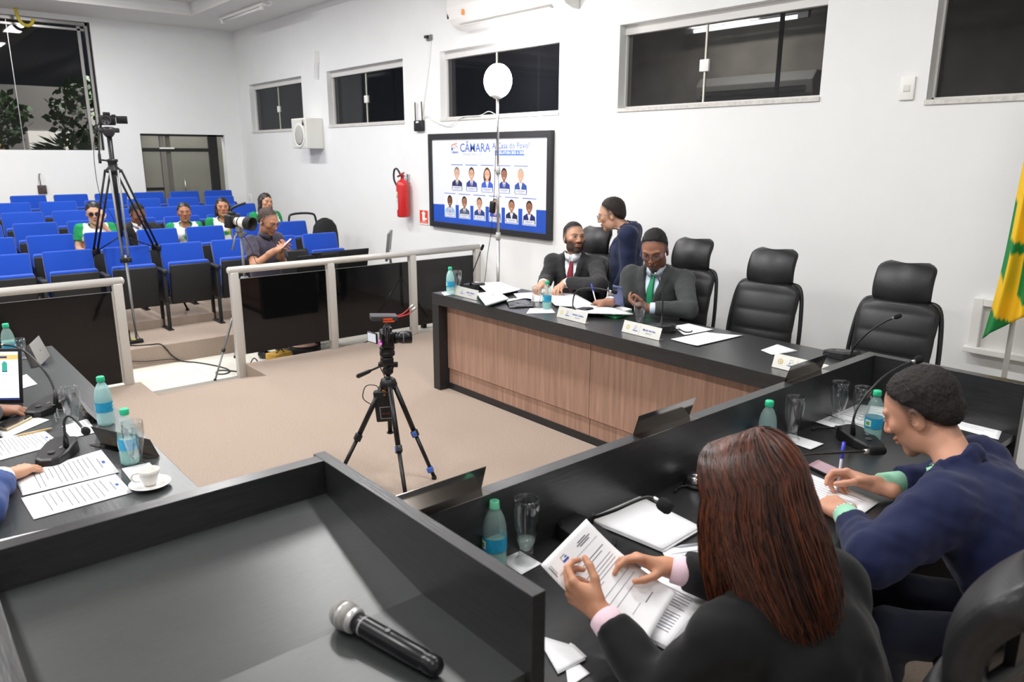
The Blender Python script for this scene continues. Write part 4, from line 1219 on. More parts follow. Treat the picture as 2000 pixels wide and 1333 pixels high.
gooseneck('table microphone with bowed neck between the two seated men', r0 + [.05, .02, 0], .1, [at(1119, 606, .80), aty(1119, 590, r0[1]), aty(1123, 574, r0[1]), aty(1133, 565.5, r0[1] + .02), aty(1155, 563, r0[1] + .03), aty(1180, 566, r0[1] + .04), aty(1191, 569, r0[1] + .05)], aty(1200, 571, r0[1] + .06), .04, .012)
r0 = at(1291, 645, ZH)
gooseneck('table microphone with upright neck before the green tied man', r0, .15, [at(1291, 640, .80), aty(1293, 618, r0[1]), aty(1294.5, 590, r0[1]), aty(1293, 568, r0[1] + .01), aty(1287, 548, r0[1] + .02), aty(1281, 536, r0[1] + .03)], aty(1275, 526, r0[1] + .04), .042, .015)
gooseneck('table microphone before the empty chair at the table end', at(1650, 700, ZH) + [-.02, 0, 0], -.2, [at(1661, 697, .79), at(1666, 683, .84), at(1677, 668, .885), at(1702, 645, .955), at(1728, 629, 1.0), at(1744, 622, 1.025)], at(1760, 616, 1.05), .04, .012)
paper('loose white documents heaped behind the first name plate', [(928, 553), (975, 553), (1018, 568), (960, 580)], ZH + .02, stack=3, curl=.012, seed=1, name='document_pile')
paper('thick white bound document with green spine by the name plate', [(932, 575), (970, 570), (993, 585), (950, 598)], ZH + .02, stack=6, seed=2, name='document_pile')
t = thing('bound_report', 'dark green covered report lying under white pages near the railing', 'report', at(960, 590, ZH))
P4 = [at(q[0], q[1], ZH) for q in ((930, 580), (968, 574), (992, 588), (952, 601))]
b = MB(); b.add([p + [0, 0, .001] for p in P4] + [p + [0, 0, .017] for p in P4], [(3, 2, 1, 0), (4, 5, 6, 7), (0, 1, 5, 4), (1, 2, 6, 5), (2, 3, 7, 6), (3, 0, 4, 7)]); b.build('cover', mat('report_green', (38, 88, 62), .4), t, bevel=.002)
paper('wide spread of white papers before the man in red tie', [(1060, 573), (1120, 575), (1170, 603), (1085, 600)], ZH + .004, stack=3, curl=.01, seed=3, lines=10, name='document_pile')
paper('white notebook pages before the man in red tie', [(1003, 575), (1050, 572), (1080, 588), (1020, 592)], ZH + .004, stack=4, seed=4, name='document_pile')
paper('white sheets under the green tied man writing hand', [(1115, 592), (1190, 600), (1236, 615), (1130, 612)], ZH + .03, stack=4, seed=5, lines=8, name='document_pile')
t = thing('green_folder', 'green bound folder under the white sheets before green tied man', 'folder', at(1190, 620, ZH))
for dz, q4, m_ in ((.001, ((1150, 611), (1195, 603), (1236, 614), (1203, 624)), mat('folder_green', (30, 132, 78), .35)), (.016, ((1148, 609), (1193, 601), (1234, 612), (1200, 621)), M_PAPER)):
    P4 = [at(x_, y_, ZH) for x_, y_ in q4]
    b = MB(); b.add([p + [0, 0, dz] for p in P4] + [p + [0, 0, dz + .013] for p in P4], [(3, 2, 1, 0), (4, 5, 6, 7), (0, 1, 5, 4), (1, 2, 6, 5), (2, 3, 7, 6), (3, 0, 4, 7)]); b.build('cover' if dz < .01 else 'page_block', m_, t, bevel=.0015)
paper('blank white sheet beside the microphone base on head table', [(1310, 638), (1345, 633), (1394, 645), (1337, 656)], ZH, seed=6, curl=.004)
paper('printed white sheet overlapping the blank one on head table', [(1380, 650), (1452, 656), (1362, 677), (1310, 664)], ZH + .0015, seed=7, lines=9, curl=.004)
paper('folded white napkin in front of the empty chair', [(1519, 674), (1556, 686), (1510, 694), (1488, 685)], ZH, stack=2, seed=8, name='napkin', cat='napkin')
paper('white napkin under the half empty bottle on head table', [(1035, 603), (1078, 603), (1085, 612), (1028, 613)], ZH, seed=9, name='napkin', cat='napkin')
paper('white napkin under the bottle at the head table end', [(862, 572), (885, 568), (892, 575), (868, 578)], ZH, seed=10, name='napkin', cat='napkin')
# crumpled black plastic folder
t = thing('plastic_folder', 'crumpled black plastic folder with papers on the head table edge', 'folder', at(1005, 597, ZH))
rg = np.random.default_rng(2); nU, nV = 16, 12; C4 = [at(*q, ZH) for q in ((985, 588), (1042, 582), (1047, 601), (995, 603))]
P = np.zeros((nU, nV, 3))
for i, u in enumerate(np.linspace(0, 1, nU)):
    for j, v in enumerate(np.linspace(0, 1, nV)):
        p = C4[0] * (1 - u) * (1 - v) + C4[1] * u * (1 - v) + C4[2] * u * v + C4[3] * (1 - u) * v
        P[i, j] = p + [0, 0, .004 + .022 * math.sin(math.pi * u) * (1 - abs(2 * v - 1)) + .004 * math.sin(9 * u + 5 * v) * math.sin(7 * v)]
b = MB(); b.sheet(P, .002); b.build('sleeve', mat('black_plastic_film', (18, 18, 20), .12, spec=.9, bump=.8, bscale=30), t)
b = MB(); b.sheet(P[:, :5] * 1.0 + [0, .01, .006], .001); b.build('papers', M_PAPER, t)
def phone_on(label, corners, z, screen=(30, 34, 40), th=.009, emit=0.0, case=M_BLACK):
    C = [at(*q, z) for q in corners]; cen = sum(C) / 4
    t = thing('mobile_phone', label, 'phone', cen)
    b = MB(); b.add([p for p in C] + [p + [0, 0, th] for p in C], [(3, 2, 1, 0), (4, 5, 6, 7), (0, 1, 5, 4), (1, 2, 6, 5), (2, 3, 7, 6), (3, 0, 4, 7)]); b.build('body', case, t, bevel=.003)
    S = [cen + (p - cen) * .93 + [0, 0, th + .0004] for p in C]
    b = MB(); b.add(S, [(0, 1, 2, 3)]); b.build('screen', mat('phone_screen_%d_%d' % (screen[0], int(emit * 10)), screen, .05, spec=.8, emit=screen if emit else None, es=emit), t, fix=False)
    return t, C
phone_on('black phone lying on the head table among the documents', ((972, 572), (1000, 566), (1012, 571), (982, 577)), ZH + .0, (24, 26, 30))

# ---- council desk
nz = LZ + .0008
nameplate('steel name plate seen from behind on ledge beside the lectern', (-1.436, .84, nz), (-1.436, 1.116, nz), .30, (-1, 0, 0))
nameplate('steel name plate seen from behind on ledge behind the bell', (-1.436, 1.715, nz), (-1.436, 2.00, nz), .30, (-1, 0, 0))
nameplate('steel name plate seen from behind on ledge before the two glasses', (-1.436, 2.595, nz), (-1.436, 2.875, nz), .30, (-1, 0, 0))
bottle('open water bottle half full by the lectern', at(950, 1097, ZD) + [.035, 0, 0], .19, cap=False, fill=.085)
bottle('water bottle behind the curled page on the council desk', (-1.355, 2.36, ZD), .2, fill=.02)
bottle('half full water bottle beside the two glasses', at(1702, 862, ZD), .2, fill=.075)
beer_glass('glass with a little water beside the open bottle', at(1027, 1098, ZD), .182, water=.062)
beer_glass('empty glass on a napkin behind the writing man hand', at(1546, 860, ZD), .173)
beer_glass('empty glass farther from the bottle of the pair on a napkin', at(1634, 826, ZD), .172)
beer_glass('empty glass next to the half full bottle on a napkin', at(1678, 836, ZD), .168)
mb_ = at(1678, 866, ZD)
gooseneck('table microphone on big base before the man in blue suit', mb_, math.pi - .45, [at(1666, 846, .795), at(1668, 815, .86), at(1684, 782, .915), at(1722, 740, .985), at(1760, 716, 1.02), at(1782, 707, 1.035)], at(1800, 701, 1.045), .032, .016)
gooseneck('table microphone with level neck before the woman by the bell', (-1.20, 1.93, ZD), math.pi, [at(1462, 938, .80), at(1466, 918, .85), at(1490, 900, .885), at(1530, 894, .90), at(1600, 887, .905), at(1690, 882, .91)], at(1735, 880, .91), .055, .0145)
gooseneck('table microphone with bent neck over the paper stack of the woman', (-1.33, 1.40, ZD), math.pi, [at(1150, 1030, .79), at(1157, 1014, .82), at(1172, 1008, .84), at(1202, 997, .87), at(1240, 980, .90), at(1264, 972, .91), at(1280, 975, .91)], at(1312, 998, .895), .042, .0185)
paper('thick stack of white paper before the woman with auburn hair', [(1130, 1012), (1224, 963), (1368, 1036), (1294, 1080)], ZD, stack=9, seed=11, name='paper_stack')
paper('clipped back sheet sticking out behind the woman paper stack', [(1126, 1016), (1220, 962), (1240, 972), (1150, 1026)], ZD + .0005, seed=12, lines=0)
paper('printed sheets under the hand of the woman', [(1290, 1075), (1400, 1060), (1420, 1120), (1330, 1140)], ZD, stack=1, seed=13, lines=8)
paper('open booklet with printed table under the held letter', [(1262, 1105), (1385, 1168), (1303, 1272), (1190, 1215)], ZD, stack=8, seed=14, lines=14, name='booklet')
paper('form the man in blue suit is signing', [(1566, 921), (1718, 982), (1672, 1015), (1520, 950)], ZD + .002, seed=15, lines=7, stack=1)
paper('second form slipped under the signed one', [(1600, 955), (1690, 995), (1664, 1022), (1580, 985)], ZD, seed=16, lines=5)
paper('white napkin under the single empty glass', [(1524, 843), (1609, 869), (1584, 880), (1511, 851)], ZD, stack=1, seed=17, name='napkin', cat='napkin', curl=.003)
paper('white napkin under the pair of glasses', [(1612, 812), (1690, 834), (1672, 850), (1590, 826)], ZD, stack=1, seed=18, name='napkin', cat='napkin', curl=.003)
paper('white sheet lying behind the two glasses', [(1640, 786), (1760, 800), (1700, 842), (1602, 804)], ZD, seed=19, lines=6)
paper('printed form near the side panel behind the man shoulder', [(1870, 806), (1962, 830), (1950, 860), (1862, 836)], ZD, seed=20, lines=6)
paper('white napkin under the glass by the lectern', [(1010, 1075), (1058, 1103), (1021, 1123), (976, 1094)], ZD, stack=1, seed=21, name='napkin', cat='napkin')
paper('folded white papers against the lectern foot end', [(1050, 1246), (1123, 1268), (1144, 1288), (1090, 1316)], ZD + .002, stack=2, seed=22)
paper('loose white sheet poking out below the folded papers', [(1105, 1306), (1132, 1299), (1152, 1317), (1110, 1345)], ZD, seed=23)
paper('tiny printed tag on the desk by the sleeve', [(1114, 1257), (1124, 1263), (1120, 1271), (1109, 1264)], ZD, seed=24, name='paper_tag', cat='tag', lines=2)
# curled page behind the woman's head
t = thing('curled_page', 'white page curling up before the bottle behind the bell', 'paper', at(1470, 900, ZD))
A, B_, C_, D_ = at(1392, 890, .78), at(1500, 862, ZD + .002), at(1572, 892, ZD + .002), at(1460, 930, ZD + .002)
P = np.zeros((14, 10, 3))
for i, u in enumerate(np.linspace(0, 1, 14)):
    for j, v in enumerate(np.linspace(0, 1, 10)):
        p = A * (1 - u) * (1 - v) + B_ * u * (1 - v) + C_ * u * v + D_ * (1 - u) * v
        P[i, j] = p + [0, 0, .075 * (1 - v) ** 1.5 * math.sin(math.pi * min(1, u * .9 + .12)) ]
b = MB(); b.sheet(P, .0008); tag(t, 'white page curling up before the bottle behind the bell', 'paper'); b.build('page', M_PAPER, t)
# bell
pbell = at(1352, 944, ZD) + [.02, 0, 0]
t = thing('desk_bell', 'chrome call bell on a black base beside the ledge', 'bell', pbell)
b = MB(); b.lathe([(.045, 0), (.046, .004), (.042, .012), (.03, .014)], pbell, 28); b.build('base', M_BLACK, t)
b = MB(); b.lathe([(.037, .014), (.038, .018), (.033, .032), (.02, .043), (.004, .046)], pbell, 28); b.build('dome', M_CHROME, t)
b = MB(); b.rod(pbell + [0, 0, .044], pbell + [0, 0, .058], .003, 8); b.ell(pbell + [0, 0, .06], (.006, .006, .004), 10, 6); b.build('plunger', M_CHROME, t)
pd = np.array([-1.36, 2.20, ZD])
t = thing('dropper_bottle', 'tiny white dropper bottle by the ledge next to the water bottle', 'bottle', pd)
b = MB(); b.lathe([(.013, 0), (.0145, .003), (.0145, .045), (.009, .05), (.008, .056)], pd, 16); b.build('body', mat('dropper_white', (220, 226, 226), .3, alpha=.85), t)
b = MB(); b.lathe([(.009, .056), (.009, .066), (.003, .072), (.002, .082)], pd, 12); b.build('nozzle', M_WHITEP, t)
b = MB(); cyl_patch(b, pd[:2], .0148, 0, 6.283, ZD + .008, ZD + .028, 0, 16); b.build('label', mat('dropper_label', (130, 160, 200), .5), t, fix=False)
phone_on('dark phone with lit lock screen near the writing hand', ((1596, 902), (1648, 925), (1628, 938), (1575, 913)), ZD, (150, 120, 130), emit=.35)
def pen(label, a, c, col, capc=None, r=.0045, name='ballpoint_pen', group=None):
    a, c = np.asarray(a, float), np.asarray(c, float); d = c - a; L = np.linalg.norm(d); d /= L
    t = thing(name, label, 'pen', a, 0, group)
    b = MB(); b.tube([a, a + d * .012, a + d * .02, c], [.0008, .0022, r, r], 10); b.build('barrel', mat('pen_%d_%d_%d' % col, col, .25), t)
    if capc:
        b = MB(); b.tube([a + d * L * .68, c + d * .004], [r * 1.3, r * 1.25], 10); b.box((-.0015, 0, 0), (.0015, .003, L * .28), c=a + d * L * .66, R=basis(d)); b.build('pen_cap', mat('pen_%d_%d_%d' % capc, capc, .3), t)
    else:
        b = MB(); b.tube([c, c + d * .008], [r * .6, r * .5], 8); b.build('clicker', M_STEEL, t)
    return t
pen('silver ballpoint pen lying on the printed sheets of the woman', at(1316, 1070, ZD + .018), at(1362, 1064, ZD + .018), (180, 182, 190))
pen('yellow wooden pen lying beside the mobile phone on the side desk', at(27, 853, ZD + .006), at(98, 838, ZD + .006), (206, 176, 120))

# ---- side desk
bottle('full water bottle on the side desk before the carpet edge', at(208, 829, ZD), .198, full=True)
bottle('water bottle behind the tall glass and coffee cup', at(254, 912, ZD) + [-.03, .01, 0], .2, full=False, fill=.09)
bottle('half full water bottle behind the laptop screen', at(22, 706, ZD), .2, fill=.11)
beer_glass('tall empty glass on a napkin behind the microphone', at(146, 839, ZD), .172)
beer_glass('tall empty glass beside the coffee cup', at(268, 912, ZD), .165)
beer_glass('short glass next to the bottle behind the laptop', at(40, 702, ZD), .11)
nameplate('steel name plate lying at the far end of the side desk', at(78, 716, ZD), at(57, 674, ZD), -.9, (-.2, 1, 0), h=.07)
nameplate('steel name plate between the tall glass and the full bottle', at(193, 826, ZD), at(168, 790, ZD), .6, (0, 1, 0), h=.07)
nameplate('wide steel name plate behind the tall glass and coffee cup', at(312, 893, ZD), at(197, 866, ZD), .35, (.2, .98, 0), h=.075)
p1 = at(108, 790, ZD)
gooseneck('table microphone with long neck arching over the laptop', at(93, 802, ZD), 2.3, [at(109, 784, .80), at(107, 766, .835), at(98, 742, .88), at(80, 717, .93), at(55, 692, .97), at(28, 677, 1.0), at(6, 674, 1.0)], at(-20, 680, 1.0))
gooseneck('table microphone with short hooked neck beside the two printed sheets', at(113, 892, ZD), 2.6, [at(129, 868, .80), at(126, 840, .865), at(126, 822, .90), at(135, 813, .915), at(150, 824, .90), at(162, 837, .885)], at(178, 853, .875), .03, .014)
paper('printed sheet next to the hooked microphone base', [(198, 880), (233, 924), (45, 970), (28, 932)], ZD, seed=30, lines=12, logo=True, stack=1)
paper('printed sheet nearest the lectern on the side desk', [(226, 927), (259, 963), (66, 1016), (41, 974)], ZD, seed=31, lines=10, logo=True)
paper('printed sheet under the yellow pen', [(84, 841), (119, 868), (-20, 905), (-40, 866)], ZD, seed=32, lines=12, logo=True, stack=1)
paper('blank sheet under the mobile phone', [(43, 811), (97, 821), (10, 858), (-30, 835)], ZD, seed=33)
paper('small white paper sticking out behind the laptop', [(52, 732), (73, 751), (40, 761), (20, 742)], ZD, seed=34)
paper('white sheet half hidden by the lectern rim', [(128, 1026), (190, 1075), (-20, 1130), (-30, 1062)], ZD, seed=35)
paper('scribbled napkin under the tall empty glass', [(169, 820), (187, 845), (138, 856), (121, 834)], ZD, seed=36, name='napkin', cat='napkin', lines=4, stack=1)
paper('white napkin under the bottle and saucer', [(292, 905), (320, 935), (262, 947), (238, 917)], ZD, seed=37, name='napkin', cat='napkin', stack=1)
phone_on('phone in a gold rimmed case beside the laptop', ((43, 811), (64, 818), (14, 843), (-12, 836)), ZD + .003, (40, 44, 48), case=mat('gold_case', (190, 172, 130), .3, metal=.4))
phone_on('small phone with chrome edge beside the resting hand', ((55, 908), (61, 914), (30, 926), (20, 918)), ZD, (24, 40, 40), case=M_STEEL)
pc = at(294, 951, ZD)
t = thing('coffee_cup', 'white china coffee cup standing on its saucer', 'cup', pc + [0, 0, .009])
b = MB(); b.lathe([(.018, 0), (.02, .004), (.024, .015), (.030, .035), (.033, .052), (.0315, .052), (.028, .034), (.02, .012), (.001, .009)], pc + [0, 0, .009], 28); b.build('cup_body', mat('china_white', (232, 230, 226), .2, coat=.3), t)
b = MB(); b.tube(cr([pc + [-.008, -.030, .052], pc + [-.012, -.045, .05], pc + [-.014, -.05, .036], pc + [-.010, -.040, .025], pc + [-.006, -.028, .024]], 5), .0035, 8); b.build('handle', mat('china_white', (232, 230, 226), .2, coat=.3), t)
t = thing('saucer', 'white china saucer under the coffee cup', 'saucer', pc)
b = MB(); b.lathe([(.03, 0), (.034, .003), (.058, .011), (.064, .014), (.064, .0155), (.055, .0125), (.03, .0075), (.001, .007)], pc, 32); b.build('dish', mat('china_white', (232, 230, 226), .2, coat=.3), t)
# spectacles
ps = at(112, 822, ZD)
t = thing('spectacles', 'folded clear spectacles between the microphone and the napkin', 'glasses', ps, -.3)
for s in (-1, 1):
    b = MB(); b.lathe([(.022, 0), (.024, .0008), (.022, .0016)], (s * .03, 0, .022), 20, R=rotx(math.pi / 2), sy=.8); b.build('lens', mat('lens_clear', (230, 236, 238), .03, alpha=.25), t, local=True)
    b = MB(); b.tube([(s * .03 + .024 * math.cos(a), 0, .022 + .019 * math.sin(a)) for a in np.linspace(0, 6.283, 17)], .0012, 6, caps=False); b.build('rim', M_GREYP, t, local=True)
    b = MB(); b.tube(cr([(s * .054, 0, .028), (s * .056, .05, .024), (s * .02, .11, .012)], 5), .0014, 6); b.build('temple', M_GREYP, t, local=True)
b = MB(); b.tube([(-.006, 0, .026), (0, 0, .029), (.006, 0, .026)], .0012, 6); b.build('bridge', M_GREYP, t, local=True)
# laptop
lf = np.array([.80, -.60, 0]); lf /= np.linalg.norm(lf); lr = np.cross([0, 0, 1.0], lf)     # faces lf; lr = to the screen viewer's left... across
hp = at(47, 797, ZD)
across = np.array([-lf[1], lf[0], 0])      # along the hinge, towards the visible corner
W_ = .36
org = hp - across * W_                      # hidden corner
t = thing('laptop', 'open black laptop showing a web page on the side desk', 'laptop', hp - across * W_ / 2)
R = np.stack([across, lf, np.array([0, 0, 1.0])], 1)
R = R if np.linalg.det(R) > 0 else R
b = MB(); b.rbox((0, 0, .002), (W_, .245, .020), .004, 2, c=org, R=R); b.build('base', M_BLACK, t)
b = MB(); b.box((.02, .03, .020), (W_ - .02, .14, .0212), c=org, R=R); b.build('keyboard', mat('keys_dark', (40, 40, 42), .5, bump=.8, bscale=70), t)
b = MB(); b.box((.12, .155, .020), (W_ - .12, .225, .0208), c=org, R=R); b.build('touchpad', mat('touchpad', (96, 97, 99), .4), t)
tl = .20; up = np.array([0, 0, 1]) * math.cos(tl) - lf * math.sin(tl); fn = np.cross(across, up); fn = fn if fn @ lf > 0 else -fn
RS = np.stack([across, up, np.cross(across, up)], 1); sgn = 1 if np.cross(across, up) @ lf > 0 else -1
so = org + np.array([0, 0, .02])
b = MB(); b.rbox((0, 0, -.004), (W_, .235, .004), .003, 2, c=so, R=RS); b.build('lid', M_BLACK, t)
def scr(b, u0, v0, u1, v1, mi, d):
    q = [so + across * (W_ * u) + up * (.235 * v) + fn * (.0046 + d) for u, v in ((u0, v0), (u1, v0), (u1, v1), (u0, v1))]; b.add(q, [(0, 1, 2, 3)], mi)
b = MB(); scr(b, .035, .07, .965, .94, 0, 0); s_ = b.build('screen', mat('screen_page', (226, 230, 240), .3, emit=(214, 222, 240), es=.75), t, fix=False)
b = MB()
for u0, v0, u1, v1, mi in ((.035, .80, .965, .885, 0), (.035, .07, .965, .105, 1), (.55, .825, .84, .86, 1), (.05, .83, .5, .865, 2), (.035, .905, .965, .94, 2)):
    scr(b, u0, v0, u1, v1, mi, .0003 + .0002 * mi)
for i, u in enumerate((.33, .45, .57, .69, .81)):
    scr(b, u - .03, .58, u + .03, .74, 3, .0004); scr(b, u - .018, .735, u + .018, .765, 3, .0004); scr(b, u - .03, .575, u + .03, .59, 1, .0006)
    scr(b, u - .035, .53, u + .035, .542, 4, .0004)
for v in (.44, .36, .28):
    scr(b, .12, v, .8, v + .006, 4, .0004)
b.build('web_page', [mat('page_amber', (238, 188, 110), .4, emit=(238, 188, 110), es=.6), mat('page_navy', (40, 54, 110), .4, emit=(40, 54, 110), es=.6), mat('page_pale', (244, 244, 246), .4, emit=(244, 244, 246), es=.6), mat('page_green', (60, 160, 140), .4, emit=(60, 160, 140), es=.6), mat('page_grey', (186, 188, 200), .4, emit=(186, 188, 200), es=.5)], t, fix=False)

# ---- handheld microphone in the lectern
a_, c_ = at(690, 1212, .972), at(866, 1312, .965)
d_ = (c_ - a_) / np.linalg.norm(c_ - a_)
t = thing('handheld_microphone', 'black wireless microphone with silver mesh head lying on the lectern shelf', 'microphone', (a_ + c_) / 2)
RB = basis(d_)
b = MB(); b.lathe([(.018, .012), (.0185, .03), (.0185, .10), (.0182, .175), (.0165, .178), (.0165, .183), (.0178, .186), (.0175, .205), (.012, .212), (.001, .213)], a_, 28, R=RB); b.build('handle', mat('mic_black', (22, 23, 27), .28), t)
b = MB(); b.lathe([(.0195, .010), (.0235, .006), (.0245, .0), (.0195, -.004)], a_, 28, R=RB); b.build('collar_ring', mat('mic_silver', (205, 205, 205), .35, metal=.6), t)
M_MESH = mat('mic_mesh', (178, 176, 172), .45, metal=.7, bump=1.0, bscale=900)
b = MB(); b.lathe([(.0225, .0), (.0255, -.012), (.0262, -.018)], a_, 32, R=RB); b.build('mesh_skirt', M_MESH, t)
b = MB(); b.lathe([(.0262, -.018), (.0272, -.021), (.0262, -.025)], a_, 32, R=RB); b.build('mesh_band', mat('mic_silver', (205, 205, 205), .35, metal=.6), t)
b = MB(); b.lathe([(.026, -.025), (.0245, -.035), (.019, -.045), (.010, -.050), (.001, -.0515)], a_, 32, R=RB); b.build('mesh_dome', M_MESH, t)
upv = np.array([0, 0, 1.0]) - d_ * d_[2]; upv /= np.linalg.norm(upv)
b = MB(); b.lathe([(.006, 0), (.006, .002), (.0045, .0025)], a_ + d_ * .09 + upv * .0178, 14, R=basis(upv)); b.build('switch', mat('mic_switch', (60, 62, 66), .3), t)
b = MB(); b.lathe([(.0187, .028), (.0188, .030), (.0187, .032)], a_, 28, R=RB); b.build('grey_line', mat('mic_line', (150, 150, 150), .4), t)

# ================================================================== CAMERAS, TRIPODS AND EQUIPMENT
def frame_of(d, up=(0, 0, 1)):
    """columns: x = d (horizontal-ish lens direction), y = left, z = up"""
    d = np.asarray(d, float); d = d / np.linalg.norm(d); y = np.cross(up, d); y /= np.linalg.norm(y); return np.stack([d, y, np.cross(d, y)], 1)


M_TRI = mat('tripod_black', (22, 22, 24), .4)
M_TRIG = mat('tripod_grey', (128, 130, 130), .4, metal=.3)
M_LENS = mat('lens_black', (18, 18, 20), .3)
M_BLUECLIP = mat('clip_blue', (70, 110, 200), .4)
# -- tripod in the middle of the floor
TC = np.array([-3.52, 2.085, 0.0])
feet = [at(848, 936, 0), at(654, 952, 0), at(797, 1004, 0)]
t = thing('video_tripod', 'black camera tripod with blue leg clips standing on the open carpet', 'tripod', TC)
for f_ in feet:
    top = TC + [0, 0, .565]; d = (f_ - top); L = np.linalg.norm(d); d /= L; out = np.array([d[0], d[1], 0]); out /= np.linalg.norm(out); top = top + out * .03
    d = f_ - top; L = np.linalg.norm(d); d /= L; f2 = f_ + [0, 0, .012]
    b = MB(); b.tube([top, top + d * L * .52], [.0145, .0145], 10); b.tube([top + d * L * .52, f2 - d * .004], [.0115, .011], 10); l_ = b.build('leg', M_TRI, t)
    b = MB(); b.rbox((-.018, -.018, -.02), (.018, .018, .02), .005, 2, c=top + d * L * .52, R=basis(d)); b.build('leg_collar', M_TRI, l_)
    b = MB(); b.rbox((-.02, -.012, -.016), (-.012, .016, .016), .003, 2, c=top + d * L * .52, R=basis(d)); b.build('clip', M_BLUECLIP, l_)
    b = MB(); b.rbox((-.016, -.016, -.016), (.016, .016, .016), .004, 2, c=top + d * L * .90, R=basis(d)); b.build('lower_clip', M_BLUECLIP if f_ is feet[0] else M_TRI, l_)
    b = MB(); b.lathe([(.014, 0), (.015, .008), (.012, .02)], f_, 10); b.build('rubber_foot', M_BLACKM, l_)
b = MB(); b.lathe([(.045, 0), (.05, .02), (.04, .05), (.025, .06)], TC + [0, 0, .535], 18); b.build('spider', M_TRI, t)
b = MB(); b.rod(TC + [0, 0, .27], TC + [0, 0, .64], .013, 12); b.lathe([(.012, 0), (.02, .004), (.02, .01)], TC + [0, 0, .262], 12); b.build('centre_column', M_TRI, t)
b = MB(); b.lathe([(.022, 0), (.03, .01), (.03, .03), (.022, .04), (.026, .045), (.034, .06), (.034, .09), (.03, .10), (.022, .105)], TC + [0, 0, .615], 20); b.build('pan_head', M_TRI, t)
rr = C_R * [1, 1, 0]; rr /= np.linalg.norm(rr); ff = np.array([-rr[1], rr[0], 0])
b = MB(); b.rod(TC + rr * -.05 + [0, 0, .67], TC + rr * .055 + [0, 0, .67], .016, 12); b.rod(TC + rr * .02 + ff * -.04 + [0, 0, .65], TC + rr * .02 + ff * .03 + [0, 0, .65], .012, 10); b.build('tilt_knob', M_TRI, t)
h0, h1 = TC - rr * .03 + [0, 0, .665], atd(700, 735, np.dot(TC - O_, C_F) - .08)
b = MB(); b.rod(h0, h0 + (h1 - h0) * .55, .006, 8); b.tube([h0 + (h1 - h0) * .5, h0 + (h1 - h0) * .55, h1, h1 + (h1 - h0) * .06], [.008, .012, .014, .008], 10); b.build('pan_handle', M_TRI, t)
b = MB(); b.lathe([(.036, 0), (.042, .006), (.042, .026), (.036, .03), (.04, .034), (.042, .05), (.036, .055)], TC + [0, 0, .72], 24); b.build('levelling_base', M_TRI, t)
# camera on it
cz = TC + [0, 0, .775]
RF = frame_of(rr * .96 + ff * .28)
t = thing('video_camera', 'black mirrorless camera rig with red leads on the tripod in mid floor', 'camera', cz)
b = MB(); b.rbox((-.035, -.06, .0), (.035, .06, .09), .012, 3, c=cz, R=RF); b.rbox((-.02, -.025, .085), (.03, .025, .11), .01, 3, c=cz, R=RF); b.build('body', M_LENS, t)
b = MB(); b.lathe([(.032, 0), (.034, .02), (.03, .025), (.033, .04), (.036, .075), (.037, .10), (.033, .102), (.030, .085)], cz + RF @ [.035, 0, .045], 24, R=np.stack([RF[:, 1], RF[:, 2], RF[:, 0]], 1)); b.build('lens', M_LENS, t)
b = MB(); b.lathe([(.0365, .05), (.0375, .053), (.0365, .056)], cz + RF @ [.035, 0, .045], 24, R=np.stack([RF[:, 1], RF[:, 2], RF[:, 0]], 1)); b.build('lens_ring', M_GREYP, t)
lc = cz + RF @ [-.075, .02, .05]
b = MB(); b.rbox((-.004, -.045, -.03), (.004, .045, .03), .003, 2, c=lc, R=RF @ rotz(.5)); b.build('flip_screen', M_LENS, t)
b = MB(); b.box((-.0055, -.038, -.024), (-.0045, .038, .024), c=lc, R=RF @ rotz(.5)); b.box((.0045, -.038, -.024), (.0055, .038, .024), c=lc, R=RF @ rotz(.5)); b.build('screen_image', mat('flip_lcd', (190, 196, 206), .2, emit=(190, 196, 206), es=.5), t)
bt = cz + RF @ [.0, .0, .165]
b = MB(); b.rbox((-.085, -.045, -.013), (.06, .045, .013), .004, 2, c=bt, R=RF @ roty(.06)); b.build('transmitter', mat('transmitter_grey', (62, 62, 64), .4), t)
b = MB(); b.box((-.02, -.048, -.02), (.04, -.03, -.012), c=bt, R=RF); b.box((-.02, -.0465, -.008), (.03, -.0455, .002), c=bt, R=RF); b.build('orange_label', mat('label_orange', (226, 84, 40), .5), t)
for k, s in enumerate((-.025, .015)):
    p0 = bt + RF @ [.06, s, 0]; b = MB(); b.tube(cr([p0, p0 + RF @ [.03, 0, .006], p0 + RF @ [.055, -.01 + s, .022], p0 + RF @ [.075, -.015 + s, .04]], 5), .0035, 8); b.build('red_lead', mat('lead_red', (200, 40, 44), .4), t)
    e_ = p0 + RF @ [.075, -.015 + s, .04]; b = MB(); b.rod(e_ - RF @ [.004, 0, .004], e_ + RF @ [.022, 0, .018], .007, 10); b.build('connector', M_STEEL, t)
b = MB(); rg = np.random.default_rng(5)
for i in range(9):
    p0 = cz + RF @ [rg.uniform(-.03, .0), rg.uniform(-.07, -.055), rg.uniform(.02, .12)]; p1 = cz + RF @ [rg.uniform(-.02, .02), rg.uniform(-.05, -.02), rg.uniform(.10, .155)]
    b.tube(cr([p0, (p0 + p1) / 2 + RF @ [rg.uniform(-.03, .02), rg.uniform(-.035, -.01), rg.uniform(-.02, .02)], p1], 5), .0028, 6)
b.build('wiring', mat('wire_grey', (58, 58, 60), .4), t, kind='stuff')
b = MB(); b.ell(cz + RF @ [-.04, -.055, .03], (.007, .007, .007), 8, 6); b.ell(cz + RF @ [-.045, -.045, .045], (.005, .005, .005), 8, 6); b.build('status_light', mat('led_magenta', (230, 60, 170), emit=(230, 60, 190), es=3), t)
